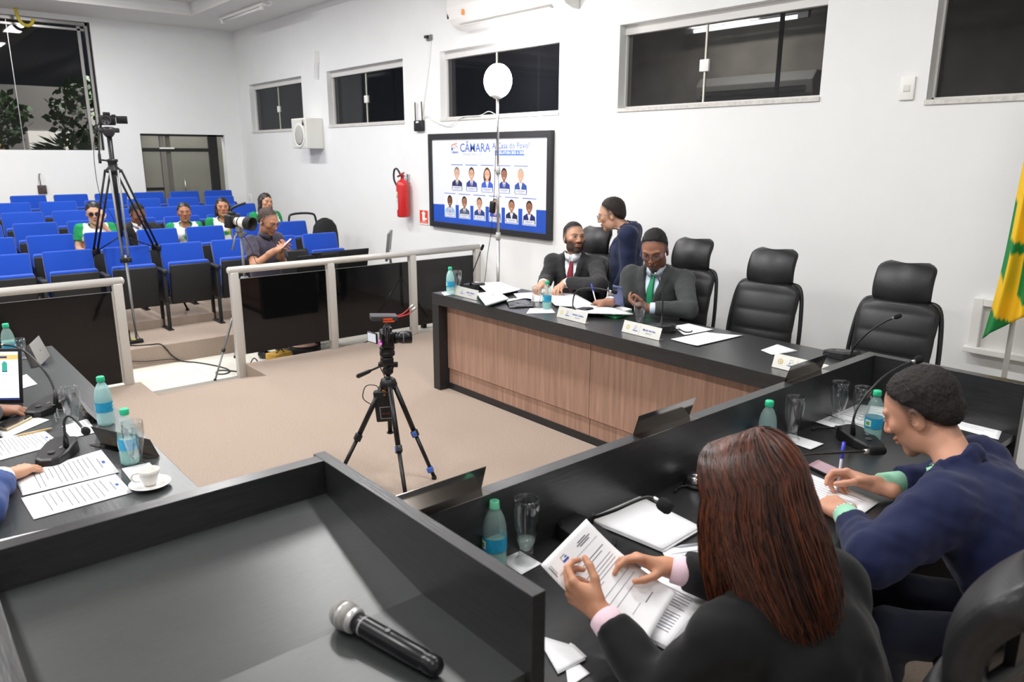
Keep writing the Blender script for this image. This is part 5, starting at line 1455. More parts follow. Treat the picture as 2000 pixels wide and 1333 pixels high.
# battery pack hung on the tripod
pk = atd(748, 788, np.dot(TC - O_, C_F) - .13)
RK = np.stack([rr, np.array([0, 0, 1.0]), np.cross(rr, [0, 0, 1.0])], 1)
t = thing('battery_pack', 'black battery pack hanging from the tripod by an orange strap', 'battery', pk)
b = MB(); b.rbox((-.045, -.105, -.022), (.052, .075, .022), .008, 2, c=pk, R=RK @ rotz(.08)); b.build('case', M_BLACK, t)
b = MB(); b.box((-.018, -.085, .0222), (.048, -.015, .0232), c=pk, R=RK @ rotz(.08)); b.build('label_border', mat('label_silver', (150, 150, 152), .4), t)
b = MB(); b.box((-.014, -.081, .0233), (.044, -.019, .0239), c=pk, R=RK @ rotz(.08)); b.build('label', M_BLACKM, t)
b = MB(); add_text(b, 'DC 12V', .012, pk + (RK @ rotz(.08)) @ np.array([.015, -.055, .0242]), RK @ rotz(.08)); b.build('lettering', mat('label_red', (170, 60, 64), .5), t)
b = MB(); b.tube([pk + RK @ np.array([0, .05, .01]), pk + RK @ np.array([.008, .10, .0]), TC + ff * -.04 + [0, 0, .57]], [.024, .021, .014], 8, flat=.3); b.build('strap', mat('strap_orange', (226, 128, 40), .6), t)
b = MB(); b.tube(cr([pk + RK @ [-.02, .06, 0], pk + RK @ [-.03, .10, 0], pk + RK @ [-.09, .10, 0], pk + RK @ [-.11, .03, 0], pk + RK @ [-.06, -.01, 0], pk + RK @ [-.03, -.01, 0]], 6), .0028, 6); b.build('lead', M_CABLE, t)
b = MB(); b.tube(cr([cz + RF @ [-.03, -.05, .02], TC - rr * .04 + [0, 0, .66], TC - rr * .02 + [0, 0, .6], TC + rr * .01 + [0, 0, .45], pk + RK @ [.02, -.01, .02]], 6), .0028, 6); b.build('power_lead', M_CABLE, t)

# -- tall tripod in the seating
TT = np.array([-8.0, 1.85, 0.0])
t = thing('tall_tripod', 'tall heavy black tripod rising between the front rows of seats', 'tripod', TT + [0, 0, .055])
tf = [np.array([-7.68, 1.80, .055]), np.array([-8.47, 1.52, .14]), np.array([-8.47, 2.53, .14])]
for i, f_ in enumerate(tf):
    top = TT + [0, 0, 1.66]; o_ = f_ - TT; o_[2] = 0; o_ /= np.linalg.norm(o_); s_ = np.array([-o_[1], o_[0], 0])
    top = top + o_ * .06; mid = top + (f_ - top) * .52
    b = MB()
    for q in (-1, 1):
        b.tube([top + s_ * q * .035, mid + s_ * q * .025], [.010, .010], 8)
    b.tube([mid - (f_ - top) * .03, f_ + [0, 0, .02]], [.013, .011], 10); l_ = b.build('leg', M_TRI if i else M_TRIG, t)
    b = MB(); b.rbox((-.05, -.02, -.025), (.05, .02, .025), .008, 2, c=mid, R=np.stack([s_, o_, [0, 0, 1]], 1)); b.rod(mid, mid + o_ * .05 + s_ * .03, .008, 8); b.build('leg_lock', M_TRI, l_)
    b = MB(); b.lathe([(.018, 0), (.02, .01), (.012, .03)], f_, 10); b.build('foot', M_BLACKM if i else M_WHITEP, l_)
    b = MB(); b.rod(mid, TT + [0, 0, 1.04], .006, 6); b.build('spreader_arm', M_TRI, t)
b = MB(); b.lathe([(.055, 0), (.07, .015), (.07, .03), (.04, .06), (.04, .10), (.05, .105), (.05, .125), (.028, .13)], TT + [0, 0, 1.63], 20); b.rod(TT + [0, 0, 1.74], TT + [-.02, -.09, 1.75], .008, 8); b.build('spider', M_TRI, t)
b = MB(); b.rod(TT + [0, 0, 1.04], TT + [0, 0, 2.0], .023, 14); b.build('centre_column', M_TRI, t)
b = MB(); b.lathe([(.03, 0), (.045, .02), (.06, .05), (.062, .075), (.05, .085), (.03, .09)], TT + [0, 0, 1.96], 18); b.rod(TT + [.0, -.09, 2.02], TT + [.0, .09, 2.02], .022, 10); b.build('fluid_head', mat('head_grey', (44, 44, 46), .45), t)
b = MB(); b.tube(cr([TT + [.0, -.06, 2.06], TT + [.02, -.09, 1.98], TT + [.04, -.11, 1.82], TT + [.05, -.115, 1.72]], 5), [.008] * 11 + [.013] * 5, 8); b.build('pan_handle', M_TRI, t)
cm = TT + [0, 0, 2.065]
RC = frame_of((.93, -.32, -.05))
t = thing('tripod_camera', 'black camera with side screen on top of the tall tripod', 'camera', cm)
b = MB(); b.rbox((-.035, -.07, .0), (.03, .07, .09), .014, 3, c=cm, R=RC); b.rbox((-.02, -.03, .08), (.03, .03, .12), .012, 3, c=cm, R=RC); b.rbox((-.03, .04, .07), (.03, .075, .10), .01, 2, c=cm, R=RC); b.build('body', M_LENS, t)
b = MB(); b.lathe([(.036, 0), (.04, .03), (.043, .07), (.040, .072), (.034, .06), (.001, .045)], cm + RC @ [.03, .0, .045], 22, R=np.stack([RC[:, 1], RC[:, 2], RC[:, 0]], 1)); b.build('lens', mat('lens_grey', (52, 52, 54), .3), t)
b = MB(); b.rbox((-.005, .075, .015), (.005, .17, .085), .003, 2, c=cm, R=RC); b.build('side_screen', M_LENS, t)
b = MB(); b.tube(cr([cm + RC @ [.02, -.07, .01], cm + RC @ [.03, -.11, -.02], cm + RC @ [.03, -.09, -.06]], 5), .006, 6); b.build('strap', M_BLACKM, t)
b = MB(); b.tube(cr([cm + RC @ [0, -.07, .03], TT + [.02, -.14, 1.9], TT + [.03, -.16, 1.65], TT + [.03, -.14, 1.4], TT + [.05, -.06, 1.2], TT + [.10, -.03, .9], TT + [.24, -.05, .5], TT + [.31, -.05, .2], TT + [.33, -.02, .07]], 6), .003, 6); tag(b.build('camera_cable', M_CABLE), 'thin black cable hanging down the tall tripod to the power strip', 'cable')
t = thing('power_strip', 'black power strip with yellow outlets by the tall tripod foot', 'power strip', (-7.62, 1.72, .055))
b = MB(); b.rbox((-.03, -.16, 0), (.03, .1, .035), .006, 2, c=(-7.62, 1.74, .056)); b.build('housing', M_BLACK, t)
for k in range(3):
    b = MB(); b.lathe([(.02, 0), (.02, .003)], (-7.62, 1.62 + k * .07, .091), 12); b.build('outlet', mat('outlet_yellow', (214, 206, 40), .5), t)
b = MB(); b.rbox((-.03, -.025, .0), (.03, .03, .10), .006, 2, c=(-7.62, 1.70, .0945)); b.build('plug_adapter', M_BLACK, t)
b = MB(); b.tube(cr([(-7.6, 1.60, .10), (-7.58, 1.58, .16), (-7.6, 1.63, .20), (-7.62, 1.68, .18)], 5), .005, 6); b.build('white_lead', M_WCABLE, t)
z1 = .0605
pts = [(-7.55, 1.70, z1), (-7.50, 1.58, z1), (-7.56, 1.52, z1), (-7.60, 1.62, z1 + .006), (-7.50, 1.74, z1), (-7.45, 1.85, z1), (-7.40, 1.93, .064), (-7.372, 1.97, .02), (-7.37, 2.02, -.06), (-7.35, 2.10, -.122), (-7.2, 2.2, -.124), (-6.95, 2.30, -.124), (-6.75, 2.33, -.124), (-6.66, 2.26, -.124), (-6.72, 2.2, -.124), (-6.8, 2.27, -.123), (-6.62, 2.40, -.124)]
b = MB(); b.tube(cr(pts, 6), .006, 6); tag(b.build('floor_cable', M_CABLE), 'black cable snaking from the power strip over the step and tiles', 'cable')
pts = [(-7.372, 1.50, -.01), (-7.37, 1.75, -.07), (-7.368, 2.0, -.09), (-7.35, 2.09, -.121), (-7.25, 2.16, -.124)]
b = MB(); b.tube(cr(pts, 6), .004, 6); tag(b.build('floor_cable', M_CABLE), 'thin cable slung across the carpeted riser of the first step', 'cable')

# -- light grey tripod with long white lens
TL = np.array([-6.72, 2.53, 0.0])
t = thing('photo_tripod', 'light grey slim tripod with a white telephoto lens behind the railing post', 'tripod', TL + [0, 0, -.13])
for f_ in (np.array([-6.50, 2.112, -.13]), np.array([-7.17, 2.54, -.13]), np.array([-6.62, 2.93, -.13])):
    top = TL + [0, 0, .70]; o_ = f_ - TL; o_[2] = 0; o_ /= np.linalg.norm(o_); top = top + o_ * .03; d = f_ - top
    b = MB(); b.tube([top, top + d * .36], [.016, .015], 10); b.tube([top + d * .36, top + d * .7], [.011, .011], 8); b.tube([top + d * .7, f_ + [0, 0, .01]], [.008, .008], 8); l_ = b.build('leg', M_TRIG, t)
    for q in (.36, .7):
        b = MB(); b.lathe([(.016, -.015), (.017, 0), (.014, .015)], top + d * q, 10, R=basis(d)); b.build('leg_collar', M_BLACK, l_)
    b = MB(); b.lathe([(.012, 0), (.013, .01), (.01, .025)], f_, 10); b.build('rubber_foot', M_BLACKM, l_)
b = MB(); b.lathe([(.04, 0), (.045, .02), (.03, .05)], TL + [0, 0, .68], 16); b.build('spider', M_TRIG, t)
b = MB(); b.rod(TL + [0, 0, .62], TL + [0, 0, 1.10], .012, 10); b.build('centre_column', M_TRIG, t)
b = MB(); b.lathe([(.018, 0), (.03, .02), (.03, .05), (.02, .06), (.03, .07), (.03, .085)], TL + [0, 0, 1.08], 14); b.rod(TL + [0, -.05, 1.12], TL + [0, .05, 1.12], .013, 8); b.build('pan_head', M_TRIG, t)
b = MB(); b.tube([TL + [0, 0, 1.14], TL + [.02, -.06, 1.10], TL + [.04, -.10, .98]], [.007, .008, .010], 8); b.build('pan_handle', M_TRIG, t)
RL = frame_of((.86, .42, -.10))
cl = TL + [-.03, -.045, 1.165]
t = thing('telephoto_camera', 'camera with big white telephoto lens pointing at the head table', 'camera', cl)
b = MB(); b.rbox((-.06, -.065, .0), (.02, .065, .12), .014, 3, c=cl, R=RL); b.rbox((-.05, -.03, .11), (.0, .03, .145), .01, 2, c=cl, R=RL); b.build('body', M_LENS, t)
RLL = np.stack([RL[:, 1], RL[:, 2], RL[:, 0]], 1)
b = MB(); b.lathe([(.036, 0), (.036, .035), (.044, .04), (.046, .07), (.050, .095), (.052, .12)], cl + RL @ [.02, 0, .065], 26, R=RLL); b.build('lens_barrel', mat('lens_white', (226, 224, 216), .35), t)
b = MB(); b.lathe([(.0445, .044), (.0465, .046), (.0465, .056), (.0445, .058)], cl + RL @ [.02, 0, .065], 26, R=RLL); b.build('focus_ring', M_BLACK, t)
b = MB(); b.lathe([(.053, .118), (.058, .122), (.060, .19), (.056, .19), (.050, .13), (.001, .12)], cl + RL @ [.02, 0, .065], 26, R=RLL); b.build('lens_hood', M_BLACKM, t)
b = MB(); b.box((-.02, -.02, -.01), (.03, .02, .03), c=cl + RL @ [.05, 0, -.01], R=RL); b.build('lens_foot', M_TRIG, t, bevel=.003)
b = MB(); b.tube(cr([cl + RL @ [-.05, .0, .12], cl + RL @ [-.04, .02, .17], cl + RL @ [.01, .06, .205], cl + RL @ [.05, .09, .225]], 5), [.008] * 4 + [.012] * 12, 8); b.build('top_handle', M_BLACK, t)
b = MB(); b.tube(cr([cl + RL @ [.0, .05, .0], TL + [.05, .06, 1.0], TL + [.06, .10, .85], TL + [.12, .2, .8], TL + [.15, .25, .72]], 6), .0025, 6); b.build('lead', M_CABLE, t)

# -- equipment table behind the railing
t = thing('equipment_table', 'black equipment table hidden behind the smoked glass railing', 'table', (-6.85, 3.85, -.13))
b = MB(); b.box((-7.15, 3.10, .58), (-6.60, 4.75, .62)); b.build('tabletop', M_BLACKBOARD, t, bevel=.003)
for x, y in ((-7.1, 3.16), (-7.1, 4.7), (-6.65, 3.16), (-6.65, 4.7)):
    b = MB(); b.box((x - .025, y - .025, -.129), (x + .025, y + .025, .58)); b.build('leg', M_BLACKM, t)
def lap(label, y0, y1, x, ztop, logo):
    t = thing('laptop', label, 'laptop', (x, (y0 + y1) / 2, .621))
    b = MB(); b.rbox((x - .25, y0, .621), (x, y1, .643), .004, 2); b.build('base', M_BLACK, t)
    b = MB(); tl = .25; h = (ztop - .64) / math.cos(tl); b.rbox((-.006, y0, 0), (.006, y1, h), .003, 2, c=(x - .0, 0, .643), R=roty(tl)); b.build('lid', mat('lid_black', (30, 31, 32), .5), t)
    if logo:
        b = MB(); b.lathe([(.015, 0), (.015, .001)], (x + .0075 + .09 * math.sin(tl) * 1.6, (y0 + y1) / 2 + .06, .643 + h * .62), 14, R=roty(math.pi / 2 + tl)); b.build('lit_logo', mat('logo_mint', (120, 236, 210), emit=(120, 240, 210), es=2.0), t)
    b = MB(); b.box((x - .24, y0 + .02, .6435), (x - .06, y1 - .02, .6445)); b.build('keyboard', mat('keys_dark', (40, 40, 42), .5, bump=.8, bscale=70), t)
lap('black open laptop beside the standing man with phone', 3.02, 3.42, -6.72, .875, False)
lap('black open laptop with glowing green logo behind the railing', 3.47, 3.80, -6.76, .89, True)
t = thing('webcam', 'small black webcam clipped to the laptop lid beside the man', 'webcam', (-6.665, 3.25, .875))
b = MB(); b.rbox((-.02, -.05, 0), (.012, .05, .02), .006, 2, c=(-6.662, 3.22, .878)); b.build('body', M_BLACK, t)
b = MB(); b.box((-.002, -.01, -.03), (.004, .01, .0), c=(-6.650, 3.22, .878)); b.build('clip', M_BLACK, t)
t = thing('monitor', 'grey backed monitor tilted on its stand near the wall railing', 'monitor', (-6.75, 4.03, .621))
RM = rotz(.95) @ roty(.12)
pm_ = np.array([-6.72, 4.05, .90])
b = MB(); b.rbox((-.012, -.21, -.14), (.012, .21, .14), .005, 2, c=pm_, R=RM); b.build('panel', mat('monitor_grey', (96, 97, 98), .4), t)
b = MB(); b.box((-.0135, -.2, -.13), (-.0122, .2, .13), c=pm_, R=RM); b.build('screen', M_BLACK, t)
b = MB(); b.rod((-6.70, 4.06, .63), (-6.715, 4.05, .86), .014, 8); b.lathe([(.09, 0), (.09, .012), (.02, .018)], (-6.70, 4.06, .621), 18); b.build('stand', M_STEEL, t)
t = thing('task_chair', 'black curved back task chair beside the standing man', 'chair', (-7.22, 3.22, -.13), 1.2)
XMc = MB(); nu, nv = 13, 15; P = np.zeros((nu, nv, 3))
for i, u in enumerate(np.linspace(-1, 1, nu)):
    for j, v in enumerate(np.linspace(0, 1, nv)):
        P[i, j] = (u * .2 * (1 - .35 * max(0, v - .6) ** 1.5 * 2.5), .22 - .05 * (1 - u * u) + .04 * v, .58 + .40 * v)
XMc.sheet(P, .03); XMc.build('backrest', M_LEATHER, t, local=True)
for nm, key, m_ in (('seat', 'seat', M_LEATHER), ('gas_lift', 'lift', M_BLACK), ('base', 'base', M_BLACK)):
    link(nm, XM[key], m_, t, local=True)
b = MB(); b.tube([(0, .1, .43), (0, .26, .46), (0, .25, .62)], .02, 8); b.build('back_support', M_BLACK, t, local=True)
# odds and ends on the tiles under the railing
pz = at(538, 695, -.06)
t = thing('wooden_box', 'small yellow wooden box on the tiles under the railing', 'box', (-6.63, 2.72, -.13))
b = MB(); b.rbox((-.07, -.10, 0), (.07, .10, .13), .006, 2, c=(-6.63, 2.76, -.129), R=rotz(.3)); b.build('body', mat('yellow_wood', (214, 170, 70), .6, var=.1, scale=20), t)
b = MB(); b.tube(cr([(-6.6, 2.72, .0), (-6.58, 2.76, .04), (-6.6, 2.80, .0)], 5), .005, 6); b.build('rope_handle', M_CABLE, t)
t = thing('drum_case', 'dark round case with a red patterned rim under the railing', 'case', (-6.68, 3.05, -.13))
b = MB(); b.lathe([(.13, 0), (.15, .02), (.15, .12), (.13, .14)], (-6.70, 3.05, -.129), 24); b.build('shell', M_BLACKM, t)
b = MB(); b.lathe([(.10, .14), (.135, .145), (.10, .155), (.001, .155)], (-6.70, 3.05, -.129), 24); b.build('patterned_rim', mat('pattern_red', (186, 90, 84), .6, col2=(232, 220, 200), scale=70), t)
t = thing('cloth_bag', 'bright green and orange cloth bag by the railing post foot', 'bag', (-6.60, 2.50, -.13))
b = MB(); b.ell((-6.58, 2.50, -.085), (.05, .09, .043), 14, 8); b.build('bag', mat('bag_mixed', (70, 170, 80), .8, col2=(226, 110, 70), scale=18), t)
b = MB(); b.tube(cr([(-6.58, 2.46, -.05), (-6.57, 2.50, .0), (-6.58, 2.54, -.05)], 5), .005, 6); b.build('handle', M_CABLE, t)
for k, (y0, y1) in enumerate(((2.42, 2.9), (3.3, 3.9))):
    rg = np.random.default_rng(20 + k); ys_ = np.linspace(y0, y1, 7)
    b = MB(); b.tube(cr([(-6.56 - .1 * rg.random(), y, -.124 + (.10 * rg.random() if 0 < i < 6 else 0)) for i, y in enumerate(ys_)], 5), .006, 6)
    tag(b.build('floor_cable', M_CABLE), ['tangled black cable by the cloth bag under the railing', 'tangled black cable under the equipment table by the railing'][k], 'cable')

# -- backpack and trolley handle behind the second row
pb_ = atx(640, 440, -8.9)
t = thing('backpack', 'black rounded backpack standing on a seat by the windowed wall', 'backpack', (-8.9, 4.47, .14))
b = MB()
P = []
prof = [(.10, .0), (.13, .05), (.14, .2), (.135, .36), (.12, .46), (.08, .53), (.03, .56), (.001, .565)]
b.lathe([(r * 1.25, z) for r, z in prof], (-8.93, 4.45, .14 + .32), 20, sx=.7, sy=1.0); b.build('pack', mat('backpack_black', (24, 24, 25), .85, bump=.4, bscale=120), t)
b = MB(); b.tube(cr([(-8.84, 4.36, .60), (-8.80, 4.36, .75), (-8.86, 4.40, .93)], 5), .012, 6, flat=.4); b.build('strap', M_BLACKM, t)
b = MB(); b.rbox((-9.1, 4.28, .14), (-8.76, 4.62, .46), .03, 2); b.build('lower_compartment', mat('backpack_black', (24, 24, 25), .85, bump=.4, bscale=120), t)
p0, p1 = atx(563, 430, -9.25), atx(618, 430, -9.25)
t = thing('trolley', 'folded trolley with a black bent tube handle behind the seat', 'trolley', ((p0[0] + p1[0]) / 2, (p0[1] + p1[1]) / 2, .14))
zt = atx(590, 418, -9.25)[2]
b = MB(); b.tube(cr([(-9.25, p0[1], .16), (-9.25, p0[1], .7), (-9.25, p0[1] + .01, zt - .07), (-9.25, p0[1] + .06, zt), (-9.25, p1[1] - .08, zt), (-9.25, p1[1] - .01, zt - .07), (-9.25, p1[1], .7), (-9.25, p1[1], .16)], 6), .014, 8); b.build('handle', M_BLACK, t)
b = MB(); b.box((-9.30, p0[1] - .02, .142), (-9.12, p1[1] + .02, .16)); b.build('platform', M_BLACK, t, bevel=.004)

# ================================================================== PEOPLE
def nrm(v):
    v = np.asarray(v, float); return v / (np.linalg.norm(v) + 1e-12)


class SD:
    """Smooth signed-distance body, turned into one continuous surface."""

    def __init__(s, vox):
        s.vox, s.ops = vox, []

    def op(s, fn, lo, hi, k, mode):
        s.ops.append((fn, np.asarray(lo, float), np.asarray(hi, float), k, mode)); return s

    def cap(s, a, b, ra, rb=None, k=.02, mode='u'):
        rb = ra if rb is None else rb
        a, b = np.asarray(a, float), np.asarray(b, float); ab = b - a; bb = float(ab @ ab) + 1e-12; rm = max(ra, rb)

        def fn(X, Y, Z):
            h = np.clip(((X - a[0]) * ab[0] + (Y - a[1]) * ab[1] + (Z - a[2]) * ab[2]) / bb, 0, 1)
            return np.sqrt((X - a[0] - h * ab[0]) ** 2 + (Y - a[1] - h * ab[1]) ** 2 + (Z - a[2] - h * ab[2]) ** 2) - (ra + (rb - ra) * h)
        return s.op(fn, np.minimum(a, b) - rm, np.maximum(a, b) + rm, k, mode)

    def ecap(s, a, b, T, ra, rb, k=.03, mode='u', flat_end=False):
        """capsule of elliptic section; T columns: side, front, along; ra, rb = (side, front) radii at the ends"""
        a, b = np.asarray(a, float), np.asarray(b, float); ab = b - a; bb = float(ab @ ab); T = np.asarray(T)
        rm = max(*ra, *rb)

        def fn(X, Y, Z):
            h = np.clip(((X - a[0]) * ab[0] + (Y - a[1]) * ab[1] + (Z - a[2]) * ab[2]) / bb, 0, 1)
            q = (X - a[0] - h * ab[0], Y - a[1] - h * ab[1], Z - a[2] - h * ab[2])
            rx = ra[0] + (rb[0] - ra[0]) * h; ry = ra[1] + (rb[1] - ra[1]) * h
            u = (q[0] * T[0, 0] + q[1] * T[1, 0] + q[2] * T[2, 0]) / rx
            v = (q[0] * T[0, 1] + q[1] * T[1, 1] + q[2] * T[2, 1]) / ry
            w = (q[0] * T[0, 2] + q[1] * T[1, 2] + q[2] * T[2, 2]) / np.minimum(rx, ry)
            return (np.sqrt(u * u + v * v + w * w) - 1) * np.minimum(rx, ry)
        return s.op(fn, np.minimum(a, b) - rm, np.maximum(a, b) + rm, k, mode)

    def ell(s, c, r, R=None, k=.02, mode='u'):
        c, r = np.asarray(c, float), np.asarray(r, float); R = np.eye(3) if R is None else np.asarray(R); rm = r.max()

        def fn(X, Y, Z):
            q = (X - c[0], Y - c[1], Z - c[2])
            p = [(q[0] * R[0, i] + q[1] * R[1, i] + q[2] * R[2, i]) for i in range(3)]
            k0 = np.sqrt(sum((p[i] / r[i]) ** 2 for i in range(3))); k1 = np.sqrt(sum((p[i] / r[i] ** 2) ** 2 for i in range(3))) + 1e-9
            return k0 * (k0 - 1) / k1
        return s.op(fn, c - rm, c + rm, k, mode)

    def half(s, p, n, k=.005):
        """keep what lies behind the plane (p, n)"""
        p, n = np.asarray(p, float), nrm(n)
        return s.op(lambda X, Y, Z: (X - p[0]) * n[0] + (Y - p[1]) * n[1] + (Z - p[2]) * n[2], [-99] * 3, [99] * 3, k, 'i')

    @staticmethod
    def comb(f, d, k, mode):
        if mode == 'u':
            a, b, sg = f, d, 1
        elif mode == 's':
            a, b, sg = -f, d, -1
        else:
            a, b, sg = -f, -d, -1
        if k > 0:
            h = np.maximum(k - np.abs(a - b), 0) / k
            return sg * (np.minimum(a, b) - h * h * k * .25)
        return sg * np.minimum(a, b)

    def ev(s, P):
        P = np.asarray(P, np.float64); f = np.full(len(P), .5)
        for fn, lo, hi, k, mode in s.ops:
            f = s.comb(f, fn(P[:, 0], P[:, 1], P[:, 2]), k, mode)
        return f

    def mesh(s):
        U = [o for o in s.ops if o[4] == 'u']
        v = s.vox
        lo = np.min([o[1] for o in U], 0) - 3 * v; hi = np.max([o[2] for o in U], 0) + 3 * v
        n = np.ceil((hi - lo) / v).astype(int) + 1
        ax = [(lo[i] + np.arange(n[i]) * v).astype(np.float32) for i in range(3)]
        f = np.full(n, .5, np.float32)
        for fn, a, c, k, mode in s.ops:
            m_ = (k if mode != 'i' else 0) + 2.5 * v
            i0 = np.clip(np.floor((a - m_ - lo) / v).astype(int), 0, n - 1); i1 = np.clip(np.ceil((c + m_ - lo) / v).astype(int) + 1, 1, n)
            sl = tuple(slice(i0[i], i1[i]) for i in range(3))
            if any(i1[i] <= i0[i] for i in range(3)):
                continue
            d = fn(ax[0][sl[0]][:, None, None], ax[1][sl[1]][None, :, None], ax[2][sl[2]][None, None, :])
            f[sl] = s.comb(f[sl], d.astype(np.float32), k, mode)
        return nets(f, lo, v)


def nets(f, lo, v):
    ins = f < 0
    nx, ny, nz = f.shape
    cnt = np.zeros((nx - 1, ny - 1, nz - 1), np.uint8)
    for dx in (0, 1):
        for dy in (0, 1):
            for dz in (0, 1):
                cnt += ins[dx:nx - 1 + dx, dy:ny - 1 + dy, dz:nz - 1 + dz]
    I = np.argwhere((cnt > 0) & (cnt < 8))
    cid = np.full(cnt.shape, -1, np.int32); cid[I[:, 0], I[:, 1], I[:, 2]] = np.arange(len(I))
    cor = np.array([(x, y, z) for x in (0, 1) for y in (0, 1) for z in (0, 1)])
    val = np.stack([f[I[:, 0] + c[0], I[:, 1] + c[1], I[:, 2] + c[2]] for c in cor], 1)
    acc = np.zeros((len(I), 3)); num = np.zeros(len(I))
    for a in range(8):
        for b in range(a + 1, 8):
            if np.abs(cor[a] - cor[b]).sum() != 1:
                continue
            m_ = (val[:, a] < 0) != (val[:, b] < 0)
            t = val[m_, a] / (val[m_, a] - val[m_, b])
            acc[m_] += cor[a] + t[:, None] * (cor[b] - cor[a]); num[m_] += 1
    V = lo + (I + acc / num[:, None]) * v
    Q = []
    for axs in range(3):
        o1, o2 = (axs + 1) % 3, (axs + 2) % 3
        s0 = [slice(None)] * 3; s1 = [slice(None)] * 3; s0[axs] = slice(0, -1); s1[axs] = slice(1, None)
        a, b = ins[tuple(s0)], ins[tuple(s1)]
        E = np.argwhere(a != b)
        ok = (E[:, o1] > 0) & (E[:, o2] > 0) & (E[:, o1] < f.shape[o1] - 1) & (E[:, o2] < f.shape[o2] - 1); E = E[ok]
        fl = a[E[:, 0], E[:, 1], E[:, 2]]
        q = []
        for d1, d2 in ((1, 1), (0, 1), (0, 0), (1, 0)):
            c = E.copy(); c[:, o1] -= d1; c[:, o2] -= d2; q.append(cid[c[:, 0], c[:, 1], c[:, 2]])
        q = np.stack(q, 1); q[~fl] = q[~fl][:, ::-1]; Q.append(q)
    return V, np.concatenate(Q)


def normals(V, Q):
    fn = np.cross(V[Q[:, 2]] - V[Q[:, 0]], V[Q[:, 3]] - V[Q[:, 1]]); N = np.zeros_like(V)
    for i in range(4):
        np.add.at(N, Q[:, i], fn)
    return N / (np.linalg.norm(N, axis=1)[:, None] + 1e-12)


def wav(V, f, seed, n=7):
    rg = np.random.default_rng(seed); o = np.zeros(len(V))
    for i in range(n):
        d = nrm(rg.normal(size=3)); o += np.sin(V @ d * f * rg.uniform(.6, 1.5) + rg.uniform(0, 6.28) + 1.3 * np.sin(V @ nrm(rg.normal(size=3)) * f * .6))
    return o / n ** .5


def fast_obj(name, V, Q, mats, parent, col=None):
    me = bpy.data.meshes.new(name)
    me.vertices.add(len(V)); me.vertices.foreach_set('co', np.ascontiguousarray(V, np.float32).ravel())
    me.loops.add(4 * len(Q)); me.loops.foreach_set('vertex_index', np.ascontiguousarray(Q, np.int32).ravel())
    me.polygons.add(len(Q)); me.polygons.foreach_set('loop_start', np.arange(0, 4 * len(Q), 4, dtype=np.int32))
    me.polygons.foreach_set('use_smooth', np.ones(len(Q), bool))
    me.update(calc_edges=True)
    if col is not None:
        ca = me.color_attributes.new('Col', 'FLOAT_COLOR', 'POINT')
        c4 = np.ones((len(V), 4), np.float32); c4[:, :3] = col; ca.data.foreach_set('color', c4.ravel())
    return link(name, me, mats, parent)


def head_ops(S, H, c, s=1.0, fem=False, ears=True, k=.014):
    """Head in local coordinates: x right, y forward, z up; H = 3x3, c = centre."""
    L = lambda *p: c + H @ (np.array(p) * s)
    E = lambda p, r, kk=k, R=None, mode='u': S.ell(L(*p), np.array(r) * s, H if R is None else H @ R, kk * s, mode)
    jw = .88 if fem else 1.0
    E((0, -.014, .042), (.0755, .095, .082)); E((0, .028, .0), (.066, .068, .088), .03)
    E((0, .034, -.060), (.054 * jw, .055, .048), .03); E((0, .074, -.096), (.026 * jw, .020, .020), .022)
    for sx in (-1, 1):
        E((sx * .044, .066, -.010), (.024, .020, .020), .02)
        E((sx * .046 * jw, .020, -.072), (.018, .03, .03), .025)
        S.cap(L(sx * .046, .080, .034), L(sx * .012, .0935, .031), .0085 * s, .009 * s, .012 * s)
        E((sx * .031, .104, .014), (.017, .012, .010), .010, mode='s')
        E((sx * .031, .0845, .013), (.0155, .0135, .0125), .003)
        if ears:
            R = rotz(sx * -.35)
            E((sx * .077, -.006, -.004), (.009, .020, .032), .006, R); E((sx * .083, .000, .002), (.006, .011, .018), .004, R, 's'); E((sx * .076, .002, -.030), (.007, .009, .010), .006)
    S.cap(L(0, .0925, .020), L(0, .113, -.020), .0085 * s, .0125 * s, .010 * s)
    for sx in (-1, 1):
        E((sx * .0125, .102, -.025), (.0095, .011, .0085), .006)
    E((0, .098, -.050), (.026, .010, .0065), .006); E((0, .0965, -.0625), (.022, .0105, .0075), .006)
    E((0, .104, -.0565), (.022, .006, .0016), .003, mode='s')
    return L


